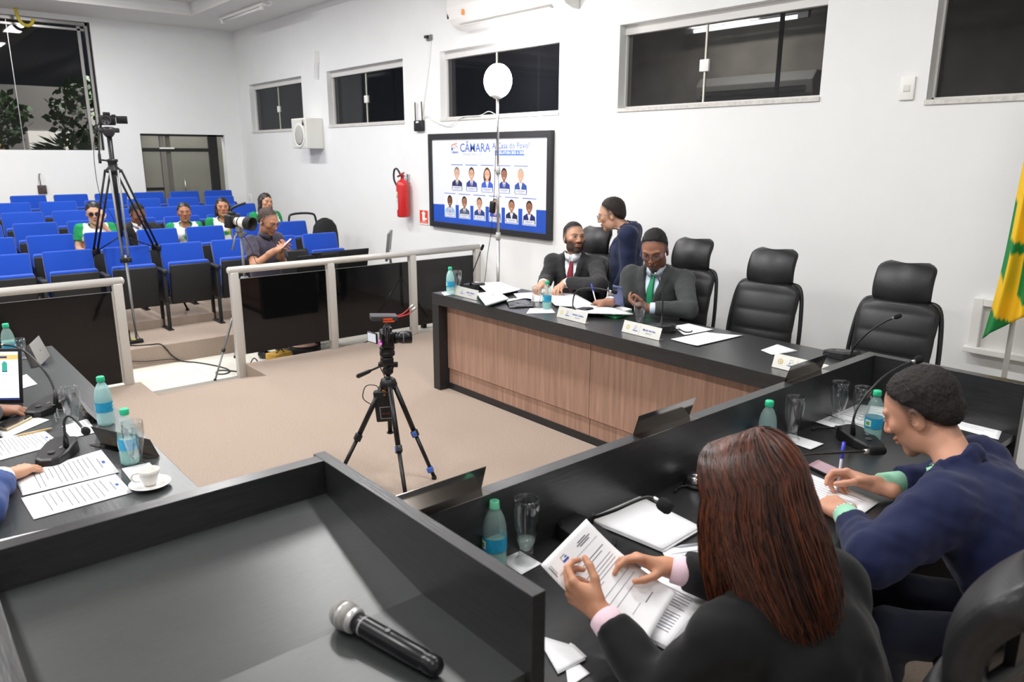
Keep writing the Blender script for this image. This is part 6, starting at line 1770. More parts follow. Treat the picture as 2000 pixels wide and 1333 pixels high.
def head_color(V, H, c, s, skin, lips, brow, beard=0.0, beardc=(30, 24, 22), fem=False, shave=0.0, fade=None, hl=.099):
    q = (V - c) @ H / s
    x, y, z = q[:, 0], q[:, 1], q[:, 2]; ax_ = np.abs(x)
    col = np.tile(np.array(lin(skin)[:3]), (len(V), 1))
    def mix(c2, w):
        w = np.clip(w, 0, 1)[:, None]; col[:] = col * (1 - w) + np.array(lin(c2)[:3]) * w
    sm = lambda e0, e1, v: np.clip((v - e0) / (e1 - e0), 0, 1)
    face = sm(.02, .05, y)
    warm = tuple(min(255, a * f_) for a, f_ in zip(skin, (1.04, .88, .82)))
    mix(warm, .5 * face * np.exp(-((ax_ - .042) / .02) ** 2 - ((z + .018) / .022) ** 2)); mix(warm, .4 * face * np.exp(-(x / .014) ** 2 - ((z + .02) / .016) ** 2))
    if fade is not None:
        dp = y * .74 - z * .67 - (.072 * .74 - (hl - .002) * .67)
        w = sm(.012, -.012, dp) * (z > -.085); mix(fade, .8 * w)
        w = np.exp(-((y - .012) / .012) ** 2) * sm(.055, .066, ax_) * sm(-.035, -.01, z) * (z < .06); mix(fade, .55 * w)
    if beard:
        w = face * sm(-.022, -.040, z) * (1 - np.exp(-(x / .026) ** 4 - ((z + .056) / .010) ** 4)); w = np.maximum(w, sm(.03, .055, ax_) * sm(-.005, -.03, z) * sm(-.01, .01, y) * (z > -.13))
        w *= sm(-.135, -.118, z)
        mix(beardc, beard * w * (1 - .6 * np.exp(-(ax_ / .02) ** 2 - ((z + .037) / .006) ** 2) * 0))
    if shave:
        mix(tuple(a * .72 for a in skin), shave * face * sm(-.030, -.045, z))
    mix(lips, .85 * (y > .08) * np.exp(-(x / .023) ** 4 - ((z + .056) / .0105) ** 4))
    mix(tuple(a * .35 for a in skin), .8 * (y > .09) * np.exp(-(x / .021) ** 4 - ((z + .0565) / .0022) ** 2))
    bz = .0335 - (ax_ - .030) ** 2 * 6
    mix(brow, .85 * (y > .05) * np.exp(-((ax_ - .031) / .018) ** 4 - ((z - bz) / .0048) ** 2))
    # eyes: lids, white, iris
    mix(tuple(a * .55 for a in skin), .6 * (y > .06) * np.exp(-((ax_ - .031) / .0185) ** 4 - ((z - .0145) / .0095) ** 4))
    mix((196, 188, 180), .75 * (y > .06) * np.exp(-((ax_ - .031) / .0125) ** 6 - ((z - .0125) / .0042) ** 6))
    mix((30, 20, 15), (y > .06) * np.exp(-((ax_ - .031) / .0066) ** 6 - ((z - .0125) / .006) ** 6))
    mix((30, 22, 20), .85 * (y > .06) * np.exp(-((ax_ - .031) / .016) ** 6 - ((z - .018) / .003) ** 2))
    mix(tuple(a * .45 for a in skin), .7 * (y > .1) * np.exp(-((ax_ - .008) / .004) ** 2 - ((z + .0315) / .003) ** 2))
    return col


def hand_ops(S, w, d, n, right, s=1.0, curl=(.5, .5, .5, .5), thumb=(.6, .45, .3), spread=.05, k=.008, fing=None, thumbdirs=None):
    """Hand from the wrist w; d towards the fingers, n out of the palm. curl per finger (index..little)."""
    d, n = nrm(d), np.asarray(n, float); n = nrm(n - d * (n @ d)); t = np.cross(d, n) * (1 if right else -1)
    P = lambda a, b, c: np.asarray(w) + (d * a + t * b + n * c) * s
    S.cap(P(-.05, 0, 0), P(.005, 0, 0), .026 * s, .024 * s, .02)
    kn = [(.088, .028, 0), (.092, .008, -.003), (.086, -.012, -.002), (.077, -.030, .002)]
    for a, b, c in kn:
        S.cap(P(.012, b * .55, 0), P(a, b, c), .0135 * s, .0105 * s, .014 * s)
    S.ell(P(.04, .024, .010), np.array((.030, .017, .015)) * s, np.stack([d, t, n], 1), .015 * s); S.ell(P(.045, -.02, .008), np.array((.034, .014, .013)) * s, np.stack([d, t, n], 1), .015 * s)
    lens = [(.042, .026, .021), (.046, .029, .022), (.042, .027, .021), (.033, .021, .019)]
    tips = []
    for i in range(4):
        p = P(*kn[i]); ang = 0.0; sd = (1.5 - i) * spread
        cu = curl[i]; cu = cu if isinstance(cu, (tuple, list)) else (cu * .9, cu * 1.15, cu * .7)
        r = [.0098, .0090, .0082, .0070] if i != 3 else [.0086, .0080, .0072, .0062]
        for j in range(3):
            ang += cu[j]; dd = nrm((d * math.cos(ang) + n * math.sin(ang)) + t * sd * math.cos(ang)); q = p + dd * lens[i][j] * s
            S.cap(p, q, r[j] * s, r[j + 1] * s, .003 if j else .006); p = q
        tips.append(p)
    p = P(.022, .026, .010); dirs = thumbdirs or [(thumb[0], .75, .35), (1.0, thumb[1], .45), (1.0, thumb[2] - .2, .45)]
    for j, (L_, ra, rb) in enumerate(((.042, .0135, .0112), (.033, .0108, .0100), (.025, .0098, .0080))):
        a, b, c = dirs[j]; q = p + nrm(d * a + t * b + n * c) * L_ * s; S.cap(p, q, ra * s, rb * s, .010 if j == 0 else .004); p = q
    tips.append(p)
    return tips


def hair_short(parent, H, c, s, colr, vox, seed, top=.014, side=.006, hl=.099, recede=0.0):
    S = SD(vox)
    L = lambda *p: c + H @ (np.array(p) * s)
    S.ell(L(0, -.016, .044 + top * .35), np.array((.0755 + side, .095 + side * 1.3, .082 + top * .75)) * s, H, .0)
    S.ell(L(0, -.03, .0), np.array((.072 + side, .075 + side, .075)) * s, H, .02 * s)
    # hairline: from the forehead over the temple to the nape
    n_ = nrm(np.array([0, .74, -.67])); S.half(L(0, .072, hl - .002), H @ n_, .030 * s)
    S.half(L(0, -.02, -.066), H @ np.array([0, .25, -1.0]), .022 * s)
    for sx in (-1, 1):
        S.ell(L(sx * .088, -.002, -.012), np.array((.026, .026, .036)) * s, H, .008 * s, 's')
        S.ell(L(sx * .060, .075, .052), np.array((.030 + recede, .035, .030 + recede)) * s, H, .012 * s, 's')
    V, Q = S.mesh(); N = normals(V, Q)
    V = V + N * (wav(V, 520, seed)[:, None] * .0012 + wav(V, 170, seed + 1)[:, None] * .0012)
    q = (V - c) @ H / s
    base = np.array(lin(colr)[:3]); g = .85 + .25 * np.clip(wav(V, 700, seed + 3), -1.5, 1.5)
    col = base[None] * g[:, None]
    return fast_obj('hair', V, Q, vcol_mat('hair_short_mat', .6, bump=.6, bscale=900, spec=.35), parent, np.clip(col, 0, 1))


def specs(parent, H, c, s, colr=(30, 30, 34), r=(.024, .019), temple=None, dark=False):
    L = lambda *p: c + H @ (np.array(p) * s)
    e = bpy.data.objects.new('eyeglasses', None); COL.objects.link(e); e.parent = parent
    mf = mat('specs_%d_%d_%d' % colr, colr, .3)
    for sx in (-1, 1):
        pts = []
        for a in np.linspace(0, 2 * math.pi, 21):
            ca_, sa_ = math.cos(a), math.sin(a); ca_ = math.copysign(abs(ca_) ** .7, ca_); sa_ = math.copysign(abs(sa_) ** .7, sa_)
            pts.append(L(sx * .032 + r[0] * ca_, .112 - .004 * abs(ca_) * (1 if sx * ca_ > 0 else 0), .008 + r[1] * sa_))
        b = MB(); b.tube(pts, .0017 * s, 6, caps=False); b.build('rim', mf, e)
        b = MB(); b.add(pts[:-1], [tuple(range(20))]); b.build('lens', mat('specs_lens_dark', (30, 28, 30), .05, alpha=.9) if dark else mat('specs_lens', (220, 226, 230), .02, alpha=.08, spec=.6), e, fix=False)
        b = MB(); b.tube(cr([L(sx * .055, .108, .014), L(sx * .073, .08, .015), L(sx * .079, .0, .012), L(sx * .078, -.015, -.004)], 5), .0016 * s, 6); b.build('temple_arm', mf if temple is None else mat('specs_%d_%d_%d' % temple, temple, .3), e)
    b = MB(); b.tube([L(-.009, .112, .012), L(0, .116, .015), L(.009, .112, .012)], .0016 * s, 6); b.build('bridge', mf, e)


def torso_frame(pel, neck, sL, sR):
    up = nrm(neck - pel); rt = nrm(sR - sL); rt = nrm(rt - up * (rt @ up)); fr = np.cross(up, rt)
    return np.stack([rt, fr, up], 1)       # right, front, up


def person(label, base, J, skin=(190, 140, 112), s=1.0, hs=1.0, vox=.006, cvox=.009, outfit='suit', jc=(40, 40, 42), sc=(236, 238, 242), tie=None, pc=(30, 30, 34),
           hair='short', hc=(26, 22, 20), beard=0.0, beardc=(30, 24, 22), shave=0.0, fem=False, glasses=None, hands=None, bulk=1.0, seed=1, lips=None, hk=None, legs=True, sleeve=None,
           vdepth=.30, collar=True, sleevec=None, print_=False, cuff=None, stripe=None, foldamp=.0032, belly=0.0, arm=1.0, cufflen=.045):
    """One person. J holds world joints: pel, neck, head, H (3x3), sL sR eL eR wL wR, kL kR aL aR."""
    J = {k: np.asarray(v, float) for k, v in J.items()}
    t = thing('person', label, 'person', base)
    T = torso_frame(J['pel'], J['neck'], J['sL'], J['sR']); rt, fr, up = T[:, 0], T[:, 1], T[:, 2]
    pel, neck = J['pel'], J['neck']; tl = np.linalg.norm(neck - pel)
    H, hc_ = J['H'], J['head']
    # ---------------- body: one continuous skin surface
    S = SD(vox)
    B = bulk
    chest = pel + up * tl * .66
    S.ecap(pel + up * .04, chest, T, (.140 * B, .095 * B), (.150 * B, .095 * B), .03)
    S.cap(J['sL'] * .85 + J['sR'] * .15 - up * .02, J['sR'] * .85 + J['sL'] * .15 - up * .02, .05, .05, .04)
    S.cap(neck - up * .03, hc_ + H @ (np.array([0, -.018, -.055]) * hs), .052 * hs * (.86 if fem else 1), .050 * hs * (.86 if fem else 1), .03)
    bare = outfit in ('tee', 'polo')
    for q in 'LR':
        ra = (.046, .040, .036, .026) if not fem else (.042, .036, .032, .023)
        if not bare:
            ra = tuple(x * .85 for x in ra)
        S.cap(J['s' + q], J['e' + q], ra[0] * s, ra[1] * s, .03); S.cap(J['e' + q], J['w' + q], ra[2] * s * 1.05, ra[3] * s, .02)
    if legs:
        for q in 'LR':
            hip = pel + rt * (.085 if q == 'R' else -.085)
            S.cap(hip, J['k' + q], .065, .045, .03); S.cap(J['k' + q], J['a' + q], .045, .034, .02)
    tips = {}
    for q in 'LR':
        h = dict((hands or {}).get(q, {}))
        d = h.pop('d', nrm(J['w' + q] - J['e' + q])); n = h.pop('n', -up)
        tips[q] = hand_ops(S, J['w' + q], d, n, q == 'R', s=h.pop('s', .95 if fem else 1.0) * s, **h)
    head_ops(S, H, hc_, hs, fem)
    V, Q = S.mesh()
    lp = lips or tuple(int(a * f_) for a, f_ in zip(skin, (.82, .62, .6)))
    col = head_color(V, H, hc_, hs, skin, lp, tuple(int(a) for a in hc), beard, beardc, fem, shave, fade=hc if hair == 'short' else None, hl=(hk or {}).get('hl', .099))
    qh = (V - hc_) @ H / hs
    nothead = (qh[:, 2] < -.135) | (np.linalg.norm(qh, axis=1) > .2)
    col[nothead] = np.array(lin(skin)[:3]) * (1 + .06 * np.clip(wav(V[nothead], 60, seed), -1, 1))[:, None]
    for q in 'LR':      # nails and knuckles
        for i, p in enumerate(tips[q]):
            w_ = np.exp(-(np.linalg.norm(V - p, axis=1) / .010) ** 4)[:, None] * .35; col = col * (1 - w_) + np.array(lin(tuple(min(255, c_ * f_) for c_, f_ in zip(skin, (1.12, 1.02, 1.0))))[:3]) * w_
    fast_obj('body', V, Q, vcol_mat('skin_mat', .48, sss=.12, bump=.15, bscale=350), t, col)
    # ---------------- clothes
    def cloth(name, S_, color, amp, sd, rough=.85, f=45, colfn=None, mt=None):
        V, Q = S_.mesh(); N = normals(V, Q)
        V = V + N * (wav(V, f, sd) * amp + wav(V, f * 2.3, sd + 9) * amp * .4)[:, None]
        if colfn is not None:
            return fast_obj(name, V, Q, vcol_mat('cloth_vcol', .85, bump=.12, bscale=600, spec=.2), t, colfn(V))
        return fast_obj(name, V, Q, mt or mat('cloth_%d_%d_%d' % tuple(color), color, rough, spec=.25, var=.06, scale=300, bump=.15, bscale=700, sheen=.15), t)
    ax0 = pel - up * .08
    rxa, rya = .168 * B, (.122 + belly) * B; rxb, ryb = .172 * B, .112 * B
    if outfit == 'suit':
        S = SD(cvox)
        S.ecap(ax0, pel + up * tl * .70, T, (rxa, rya), (rxb, ryb), .03)
        S.cap(J['sL'] - rt * -.01 - up * .012, J['sR'] - rt * .01 - up * .012, .066, .066, .05)
        S.cap(J['sL'] * .6 + J['sR'] * .4 + up * .02, J['sR'] * .6 + J['sL'] * .4 + up * .02, .062, .062, .05)
        for q in 'LR':
            e, w_ = J['e' + q], J['w' + q]; cufp = w_ + (e - w_) * (.10 / max(.1, np.linalg.norm(e - w_)) * .5)
            S.cap(J['s' + q] - up * .01, e, .067 * s * B ** .5 * arm, .056 * s * arm, .035); S.cap(e, cufp, .056 * s * arm, .044 * s, .02)
        for q in 'LR':
            e, w_ = J['e' + q], J['w' + q]; dd = nrm(w_ - e); cufp = w_ - dd * cufflen
            S.op(lambda X, Y, Z, p=cufp.copy(), n=dd.copy(), w0=w_.copy(): np.maximum(-((X - p[0]) * n[0] + (Y - p[1]) * n[1] + (Z - p[2]) * n[2]), np.sqrt((X - w0[0]) ** 2 + (Y - w0[1]) ** 2 + (Z - w0[2]) ** 2) - .12), w_ - .12, w_ + .12, .004, 's')
        # front opening, lapels and neck hole
        v0 = neck - up * .01; vd = vdepth

        def vcut(X, Y, Z):
            a = (X - v0[0]) * rt[0] + (Y - v0[1]) * rt[1] + (Z - v0[2]) * rt[2]; f_ = (X - v0[0]) * fr[0] + (Y - v0[1]) * fr[1] + (Z - v0[2]) * fr[2]; u_ = (X - v0[0]) * up[0] + (Y - v0[1]) * up[1] + (Z - v0[2]) * up[2]
            wd = .072 * (u_ + vd) / vd
            return np.maximum(np.abs(a) - wd, np.maximum(-(f_ - .02), u_ - .3))
        def lap_(X, Y, Z):
            return 0
        S.op(vcut, v0 - .35, v0 + .35, .006, 's')
        S.cap(neck - up * .03, neck + up * .3, .066, .075, .012, 's')
        for a0, a1 in zip(np.linspace(2.75, 6.67, 9)[:-1], np.linspace(2.75, 6.67, 9)[1:]):
            pa_, pb2 = [neck + (rt * math.cos(a_) * .074 + fr * math.sin(a_) * .070) + fr * .008 + up * (.018 - .03 * max(0, math.sin(a_) + .1)) for a_ in (a0, a1)]
            S.ecap(pa_, pb2, np.stack([nrm(pb2 - pa_), nrm(np.cross(up, pb2 - pa_)), up], 1), (.016, .008), (.016, .008), .012); S.cap(pa_ - up * .02, pb2 - up * .02, .013, .013, .015)
        V, Q = S.mesh(); N = normals(V, Q)
        rel = V - v0; a = rel @ rt; f_ = rel @ fr; u_ = rel @ up
        wd = .072 * (u_ + vd) / vd; edge = np.abs(a) - wd
        band = np.clip((.050 - .02 * np.clip(-u_ / vd, 0, 1) - edge) / .004, 0, 1) * (edge > -.01) * (f_ > .0) * (u_ > -vd * .98) * (u_ < .05)
        V = V + N * ((wav(V, 42, seed) + .5 * wav(V, 90, seed + 3)) * foldamp)[:, None] + N * (.006 * band)[:, None]
        fast_obj('jacket', V, Q, mat('suit_%d_%d_%d' % tuple(jc), jc, .82, spec=.25, var=.07, scale=350, bump=.12, bscale=800, sheen=.1), t)
    # shirt (also tee / polo / top)
    S = SD(cvox)
    g = .014 if outfit == 'suit' else -.002
    top = pel + up * tl * .70
    S.ecap(ax0, top, T, (rxa - g, rya - g), (rxb - g, ryb - g), .03)
    S.cap(J['sL'] * .8 + J['sR'] * .2 - up * .015, J['sR'] * .8 + J['sL'] * .2 - up * .015, .054 - g * .3, None, .05)
    if fem and outfit != 'suit':
        for sx in (-1, 1):
            S.ell(pel + up * tl * .62 + rt * sx * .075 * B + fr * .085 * B, (.075, .06, .07), T, .04)
    S.cap(neck - up * .05, neck - up * .005, .066, .060, .02)
    if outfit in ('tee', 'polo'):
        sl = sleeve or .62
        for q in 'LR':
            S.cap(J['s' + q], J['s' + q] + (J['e' + q] - J['s' + q]) * sl, .064 * s * B ** .5, .062 * s * B ** .5, .035)
            p = J['s' + q] + (J['e' + q] - J['s' + q]) * sl; dd = nrm(J['e' + q] - J['s' + q])
            S.op(lambda X, Y, Z, p=p.copy(), n=dd.copy(): np.maximum(-((X - p[0]) * n[0] + (Y - p[1]) * n[1] + (Z - p[2]) * n[2]), np.sqrt((X - p[0]) ** 2 + (Y - p[1]) ** 2 + (Z - p[2]) ** 2) - .11), p - .11, p + .11, .004, 's')
        S.cap(neck + up * .0 + fr * .02, neck + up * .25, .058, .075, .012, 's')
        if outfit == 'tee':
            S.ell(neck + fr * .06 - up * .01, (.065, .06, .05), T, .012, 's')
    else:
        S.cap(neck + up * .012, neck + up * .25, .05, .06, .01, 's')
    if outfit == 'tee' and sleevec:
        def cf(V):
            c = np.tile(np.array(lin(sc)[:3]), (len(V), 1)); rel = V - pel; a = np.abs(rel @ rt); u_ = rel @ up; f_ = rel @ fr
            shx = np.abs((J['sR'] - pel) @ rt)
            m_ = (a > shx * .80 + np.clip((neck - pel) @ up - .02 - u_, -.1, .3) * .18); c[m_] = lin(sleevec)[:3]
            dn = np.linalg.norm(V - (neck + fr * .045 - up * .005), axis=1); c[dn < .078] = lin(sleevec)[:3]
            if print_:
                rg = np.random.default_rng(seed)
                for cc_, dx, dy, r_ in (((170, 206, 80), -.02, .0, .032), ((60, 170, 110), .025, -.005, .030), ((226, 210, 90), -.015, .03, .018), ((90, 190, 140), .05, .02, .014)):
                    m_ = (np.hypot(rel @ rt - dx, u_ - tl * .52 - dy) < r_) & (f_ > 0); c[m_] = lin(cc_)[:3]
            return c
        cloth('t_shirt', S, sc, .0035, seed + 20, colfn=cf)
    elif outfit == 'polo':
        cloth('polo_shirt', S, sc, .004, seed + 20)
    else:
        cloth('shirt', S, sc, .0018, seed + 20)
    Ss = S
    # collar
    if collar and outfit != 'tee':
        c0, c1 = neck - up * .012, neck + up * .038; axd = nrm(hc_ + H @ np.array([0, -.02, -.08]) - neck)
        b = MB(); n = 28; V = []
        for i in range(n + 1):
            a = math.pi * .5 + .22 + (2 * math.pi - .44) * i / n
            dv = rt * math.cos(a) + fr * math.sin(a)
            op_ = max(0, math.sin(a)) ** 3
            V.append([c0 + dv * .060 + fr * .012 + axd * (.042 - .010 * op_), c0 + dv * .064 + fr * .013 + axd * (.044 - .010 * op_), c0 + dv * (.074 + .006 * op_) + fr * .012 + axd * (-.004 - .040 * op_), c0 + dv * .060 + fr * .012 - axd * .01])
        V = np.array(V); b.add(V.reshape(-1, 3), [(i * 4 + j, (i + 1) * 4 + j, (i + 1) * 4 + j + 1, i * 4 + j + 1) for i in range(n) for j in range(3)], 0, True)
        b.build('collar', mat('cloth_%d_%d_%d' % tuple(sc), sc, .85), t, fix=False)
    if outfit == 'suit':
        for q in 'LR':
            e, w_ = J['e' + q], J['w' + q]; dd = nrm(w_ - e); cc_ = cuff or sc
            b = MB(); b.tube([w_ - dd * (cufflen + .03), w_ - dd * .014, w_ - dd * .012], [.040 * s, .0365 * s, .033 * s], 20); m_ = mat('cloth_%d_%d_%d' % tuple(cc_), cc_, .85)
            b.build('cuff', m_, t)
    if tie is not None:
        def surf(u):
            p = neck - up * u; ts = np.linspace(.03, .26, 60); P = p[None] + fr[None] * ts[:, None]; f_ = Ss.ev(P); i = np.argmax(f_ > 0); return p + fr * (ts[i] + .004)
        us = [.005, .02, .045, .07, .12, .18, .25, .31, .34]; ws = [.018, .021, .014, .017, .023, .028, .033, .036, .004]
        b = MB(); V = []
        for u, w_ in zip(us, ws):
            p = surf(u) + fr * (.006 if u < .03 else .0); V += [p - rt * w_, p - rt * w_ * .5 + fr * .004, p + rt * w_ * .5 + fr * .004, p + rt * w_, p - fr * .004]
        n = len(us); b.add(V, [(i * 5 + j, i * 5 + j + 1, (i + 1) * 5 + j + 1, (i + 1) * 5 + j) for i in range(n - 1) for j in range(3)] + [(i * 5 + 3, i * 5 + 4, (i + 1) * 5 + 4, (i + 1) * 5 + 3) for i in range(n - 1)] + [(i * 5 + 4, i * 5, (i + 1) * 5, (i + 1) * 5 + 4) for i in range(n - 1)], 0, True)
        b.build('necktie', mat('tie_%d_%d_%d' % tuple(tie), tie, .55, var=.1, scale=200), t)
    if legs:
        S = SD(.012)
        S.ecap(pel - up * .02, pel + up * .05, T, (.165 * B, .12 * B), (.155 * B, .115 * B), .03)
        for q in 'LR':
            hip = pel + rt * (.085 if q == 'R' else -.085)
            S.cap(hip, J['k' + q], .084, .062, .04); S.cap(J['k' + q], J['a' + q] + [0, 0, .02], .06, .048, .03)
        cloth('trousers', S, pc, .003, seed + 40)
        for q in 'LR':
            k_, a_ = J['k' + q], J['a' + q]; hd = nrm((fr * [1, 1, 0])); a2 = a_.copy()
            S = SD(.010); S.ell(a2 + hd * .06 - [0, 0, .03], (.043, .125, .036), np.stack([np.cross(hd, [0, 0, 1]), hd, [0, 0, 1]], 1), .02); S.cap(a2, a2 - [0, 0, .03], .04, .042, .02); S.half(a2 - [0, 0, .062], (0, 0, -1), .004)
            V, Q = S.mesh(); fast_obj('shoe', V, Q, mat('shoe_leather', (24, 22, 22), .35), t)
    # ---------------- hair, glasses
    if hair == 'short':
        hair_short(t, H, hc_, hs, hc, max(.0035, vox * .8), seed, **(hk or {}))
    if glasses:
        specs(t, H, hc_, hs, **glasses)
    return t, tips, T


def look(d, roll=0.0, up=(0, 0, 1)):
    """Head matrix whose y column (face) points along d."""
    f = nrm(d); r = nrm(np.cross(f, up)); u = np.cross(r, f)
    c, s_ = math.cos(roll), math.sin(roll)
    return np.stack([r * c + u * s_, f, u * c - r * s_], 1)


def seated(x, y, zf, face, seat=.46, lean=0.0, lat=0.0, th=.44, hz=None):
    """Joint dictionary of a seated person; face = horizontal direction."""
    f = nrm(np.array([face[0], face[1], 0.0])); r = np.array([f[1], -f[0], 0.0]); z = np.array([0, 0, 1.0]); o = np.array([x, y, zf])
    up = nrm(z * math.cos(lean) + f * math.sin(lean) + r * lat)
    pel = o + z * (seat + .07); neck = pel + up * .50
    J = dict(pel=pel, neck=neck, head=neck + up * .12 + f * .035 + z * .02, H=look(f))
    for q, sx in (('R', 1), ('L', -1)):
        J['s' + q] = neck - up * .055 + r * sx * .175
        J['e' + q] = J['s' + q] - up * .26 + f * .05 + r * sx * .05
        J['w' + q] = J['e' + q] + f * .22 - z * .02 - r * sx * .08
        J['k' + q] = o + f * th + z * (seat + .04) + r * sx * .12
        J['a' + q] = o + f * (th + .02) + z * .065 + r * sx * .12
    return J, f, r

# ---- the three men at the head table
SK1, SK2, SK3 = (196, 150, 124), (150, 104, 82), (200, 154, 128)
J, f_, r_ = seated(-4.24, 4.27, 0, (.42, -.91), lean=-.05)
J['head'] = aty(1121, 466, 4.24); J['neck'] = J['head'] - [0.0, -.01, .135]
for q, sx in (('R', 1), ('L', -1)):
    J['s' + q] = J['neck'] - [0, 0, .055] + r_ * sx * .185
J['H'] = look((.90, -.36, .10), roll=.04)
J['wR'], J['wL'] = at(1060, 555, .845), at(1103, 553, .86)
J['eR'], J['eL'] = aty(1066, 548, 4.06), aty(1172, 556, 4.02)
person('man in black suit and red tie seated at the head table', (-4.24, 4.27, 0), J, SK1, outfit='suit', jc=(44, 44, 45), sc=(232, 236, 244), tie=(134, 28, 46), hc=(30, 26, 26), beard=.92, beardc=(34, 26, 24), seed=3,
       hands={'R': dict(d=at(1042, 566, .825) - J['wR'], n=(0, .2, -1), curl=(.5, .7, .9, .9)), 'L': dict(d=at(1082, 568, .82) - J['wL'], n=(.1, .3, -1), curl=(.5, .6, .7, .8))}, hk=dict(top=.007, side=.0))

J, f_, r_ = seated(-3.32, 4.13, 0, (.30, -.95), lean=.12)
J['head'] = aty(1279, 489, 4.06); J['neck'] = J['head'] + [-.01, .05, -.13]
for q, sx in (('R', 1), ('L', -1)):
    J['s' + q] = J['neck'] - [0, 0, .055] + r_ * sx * .195
J['H'] = look((.40, -.82, -.42), roll=-.06)
J['wR'], J['wL'] = at(1186, 590, .84), at(1266, 602, .84)
J['eR'], J['eL'] = aty(1222, 590, 3.96), aty(1346, 606, 3.93)
t2, tips2, _ = person('man in grey suit and green tie writing with a phone in hand', (-3.32, 4.13, 0), J, SK2, outfit='suit', jc=(60, 63, 63), sc=(206, 222, 240), tie=(28, 138, 92), hc=(28, 24, 24), beard=.25, beardc=(60, 44, 38), shave=.4, seed=8, bulk=1.06, hs=1.08,
       hands={'R': dict(d=at(1160, 590, .825) - J['wR'], n=(.2, .2, -1), curl=(.55, .8, 1.0, 1.1)), 'L': dict(d=at(1228, 593, .86) - J['wL'], n=(.3, .6, .7), curl=(.6, .6, .65, .7))},
       glasses=dict(colr=(36, 34, 38), temple=(60, 80, 170)), hk=dict(top=.010, side=.003, hl=.104))
pen('blue capped pen in the writing hand of the green tied man', at(1166, 598, .785), at(1155, 556, .90), (226, 228, 236), (40, 70, 200), group='blue capped pens')
ph = at(1208, 578, .90); RP = np.stack([nrm(np.array([.95, .25, -.1])), nrm(np.array([.15, -.35, .92])), np.cross(nrm(np.array([.95, .25, -.1])), nrm(np.array([.15, -.35, .92])))], 1)
t = thing('mobile_phone', 'blue grey phone held up by the green tied man', 'phone', ph)
b = MB(); b.rbox((-.036, -.075, -.004), (.036, .075, .004), .0035, 2, c=ph, R=RP); b.build('body', mat('phone_lavender', (104, 112, 150), .3, metal=.3), t)
cs_ = 1 if RP[:, 2] @ np.array([.63, -.77, .1]) > 0 else -1
b = MB()
b.rbox((-.032, .03, .0035), (.0, .068, .0065), .003, 2, c=ph, R=RP * [1, 1, cs_]); b.build('camera_island', mat('phone_island', (80, 88, 124), .3), t)
for dx, dy in ((-.024, .057), (-.009, .057), (-.024, .041)):
    b = MB(); b.lathe([(.006, 0), (.006, .002)], ph + RP @ [dx, dy, cs_ * .0066], 12, R=RP * [1, 1, cs_]); b.build('lens', M_LENS, t)

J = dict(pel=aty(1222, 600, 4.55), neck=aty(1225, 441, 4.48), head=aty(1196, 420, 4.42), H=look((-.80, -.52, -.28)))
J['pel'] = np.array(J['pel']); f_ = nrm(np.array([-.82, -.57, 0])); r_ = np.array([f_[1], -f_[0], 0])
for q, sx in (('R', 1), ('L', -1)):
    J['s' + q] = J['neck'] - [0, 0, .05] + r_ * sx * .18 - f_ * .03
J['eL'] = J['sL'] + [.02, -.01, -.28]; J['wL'] = J['eL'] + f_ * .12 + [0, 0, -.20]; J['eR'] = J['sR'] + f_ * .1 - [0, 0, .26]; J['wR'] = J['eR'] + f_ * .2 - [0, 0, .08]
for q, sx in (('R', 1), ('L', -1)):
    J['k' + q] = np.array([J['pel'][0], 4.56, .46]) + r_ * sx * .09 + f_ * .04; J['a' + q] = np.array([J['pel'][0], 4.56, .065]) + r_ * sx * .1
person('man in navy suit and glasses bending over behind the head table', (-3.68, 4.60, 0), J, SK3, outfit='suit', jc=(30, 38, 66), sc=(240, 234, 240), tie=(60, 52, 56), pc=(30, 38, 62), hc=(40, 30, 26), shave=.2, seed=14, glasses=dict(colr=(120, 128, 134)), hk=dict(top=.010, side=.003), vdepth=.34, bulk=1.16)

# ---- camera operator behind the railing
f_ = nrm(np.array([.90, .40, 0])); r_ = np.array([f_[1], -f_[0], 0])
hd = atx(523, 433, -6.98)
J = dict(head=hd, H=look((.84, .36, -.40)), neck=hd - f_ * .055 - [0, 0, .125]); J['pel'] = J['neck'] - [0, 0, .50] - f_ * .02
for q, sx in (('R', 1), ('L', -1)):
    J['s' + q] = J['neck'] - [0, 0, .05] + r_ * sx * .175 - f_ * .01
J['wR'] = atx(535, 491, -6.72); J['wL'] = atx(548, 497, -6.82)
J['eR'] = atx(497, 519, -6.78); J['eL'] = J['sL'] + f_ * .06 - [0, 0, .27]
for q, sx in (('R', 1), ('L', -1)):
    J['k' + q] = J['pel'] + r_ * sx * .11 + f_ * .17 - [0, 0, .27]; J['a' + q] = np.array([J['pel'][0], J['pel'][1], -.065]) + r_ * sx * .12
hR = atx(556, 479, -6.70)
person('man in dark polo shirt and glasses looking at his phone', (hd[0], hd[1], -.13), J, (178, 128, 100), outfit='polo', sc=(66, 62, 76), pc=(30, 32, 40), hc=(70, 58, 52), beard=.35, beardc=(60, 46, 40), seed=21, glasses=dict(colr=(60, 50, 48), r=(.022, .015)), hk=dict(top=.003, side=.001, recede=.012), sleeve=.72,
       hands={'R': dict(d=hR - J['wR'], n=(-.2, .6, -.6), curl=(.25, .35, .5, .6)), 'L': dict(d=hR - J['wL'], n=(.2, -.3, .9), curl=(.5, .5, .5, .5))})
RP = frame_of(nrm(hR - J['wR']))
t = thing('mobile_phone', 'dark phone held by the man in the polo shirt', 'phone', hR)
b = MB(); b.rbox((-.07, -.034, -.004), (.07, .034, .004), .003, 2, c=hR + [.015, .01, .012], R=RP @ roty(-.25)); b.build('body', M_BLACK, t)
